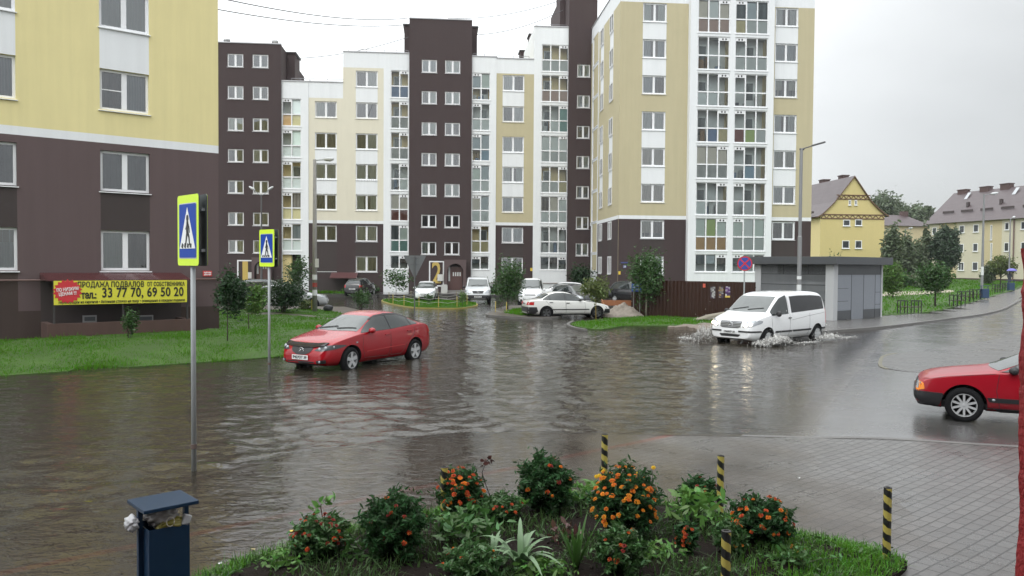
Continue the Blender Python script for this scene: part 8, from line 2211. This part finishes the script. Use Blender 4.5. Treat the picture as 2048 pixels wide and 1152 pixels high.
for x, y, z, r_ in fparts: m.sphere((x, y, z), r_, 5, 3)
so = m.build('spray_drops', DROP, fixn=False); tag(so, 'flying drops of water above the wash of the moving van', 'spray', kind='stuff')

# ------------------------------------------------------------------ overcast daylight
hm_, hn_, ho_, N, L = nodes('haze')
v = N('ShaderNodeVolumePrincipled'); v.inputs['Density'].default_value = .00028; v.inputs['Color'].default_value = (.78, .82, .84, 1); v.inputs['Anisotropy'].default_value = .2
L(v.outputs[0], ho_.inputs['Volume'])
m = MB(); m.box(-420, 420, -170, 520, -1.3, 31); hz = m.build('haze', hm_); hz['kind'] = 'stuff'; tag(hz, 'thin rain haze over the whole place', 'haze')
SUN_AZ, SUN_EL = R(205), R(48)
w = bpy.data.worlds.new('World'); S.world = w; w.use_nodes = True; nt = w.node_tree; nt.nodes.clear(); L = nt.links.new
def WN(t, **k):
    n = nt.nodes.new(t)
    for a, b in k.items():
        if a.startswith('i_'): n.inputs[int(a[2:]) if a[2:].isdigit() else a[2:].replace('_', ' ')].default_value = b
        else: setattr(n, a, b)
    return n
sky = WN('ShaderNodeTexSky', sky_type='NISHITA', sun_disc=False); sky.sun_elevation = SUN_EL; sky.sun_rotation = SUN_AZ
tc = WN('ShaderNodeTexCoord'); sp = WN('ShaderNodeSeparateXYZ'); L(tc.outputs['Generated'], sp.inputs[0])
el = WN('ShaderNodeMapRange', i_1=-.02, i_2=1., i_3=8.2, i_4=24.); L(sp.outputs[2], el.inputs[0])
side = WN('ShaderNodeMapRange', i_1=-.05, i_2=.62, i_3=1.14, i_4=.62, interpolation_type='SMOOTHSTEP'); L(sp.outputs[0], side.inputs[0])
back_ = WN('ShaderNodeMapRange', i_1=.5, i_2=-.4, i_3=1., i_4=1.25); L(sp.outputs[1], back_.inputs[0])
mp = WN('ShaderNodeMapping'); mp.inputs['Scale'].default_value = (1., 1., 2.6); L(tc.outputs['Generated'], mp.inputs[0])
cn = WN('ShaderNodeTexNoise', i_Scale=2.2, i_Detail=6., i_Roughness=.55, i_Distortion=.4); L(mp.outputs[0], cn.inputs['Vector'])
cm = WN('ShaderNodeMapRange', i_1=.3, i_2=.7, i_3=.93, i_4=1.08); L(cn.outputs[0], cm.inputs[0])
a = WN('ShaderNodeMath', operation='MULTIPLY'); L(el.outputs[0], a.inputs[0]); L(side.outputs[0], a.inputs[1])
b = WN('ShaderNodeMath', operation='MULTIPLY'); L(a.outputs[0], b.inputs[0]); L(cm.outputs[0], b.inputs[1])
c = WN('ShaderNodeMath', operation='MULTIPLY'); L(b.outputs[0], c.inputs[0]); L(back_.outputs[0], c.inputs[1])
cc_ = WN('ShaderNodeVectorMath', operation='SCALE'); cc_.inputs[0].default_value = (.972, 1.0, 1.012); L(c.outputs[0], cc_.inputs['Scale'])
mx = WN('ShaderNodeMix', data_type='RGBA', i_0=.94); L(sky.outputs[0], mx.inputs[6]); L(cc_.outputs[0], mx.inputs[7])
bg = WN('ShaderNodeBackground', i_1=.1); L(mx.outputs[2], bg.inputs[0]); wo_ = WN('ShaderNodeOutputWorld'); L(bg.outputs[0], wo_.inputs[0])
sl = bpy.data.lights.new('sun', 'SUN'); sl.energy = .7; sl.angle = R(25); sl.color = (1., .97, .93)
so = bpy.data.objects.new('sun', sl); COL.objects.link(so); so.rotation_euler = (R(90) - SUN_EL, 0, R(180) - SUN_AZ + R(0))
d = Vector((math.sin(SUN_AZ) * math.cos(SUN_EL), math.cos(SUN_AZ) * math.cos(SUN_EL), math.sin(SUN_EL)))
so.rotation_euler = d.to_track_quat('Z', 'Y').to_euler()
S.view_settings.view_transform = 'Standard'; S.view_settings.look = 'None'; S.view_settings.exposure = .08; S.view_settings.gamma = 1.; S.view_settings.use_curve_mapping = False
S.render.engine = 'CYCLES'; S.cycles.max_bounces = 8; S.cycles.transparent_max_bounces = 16; S.cycles.diffuse_bounces = 3; S.cycles.glossy_bounces = 4
S.cycles.caustics_reflective = False; S.cycles.caustics_refractive = False; S.cycles.use_denoising = True
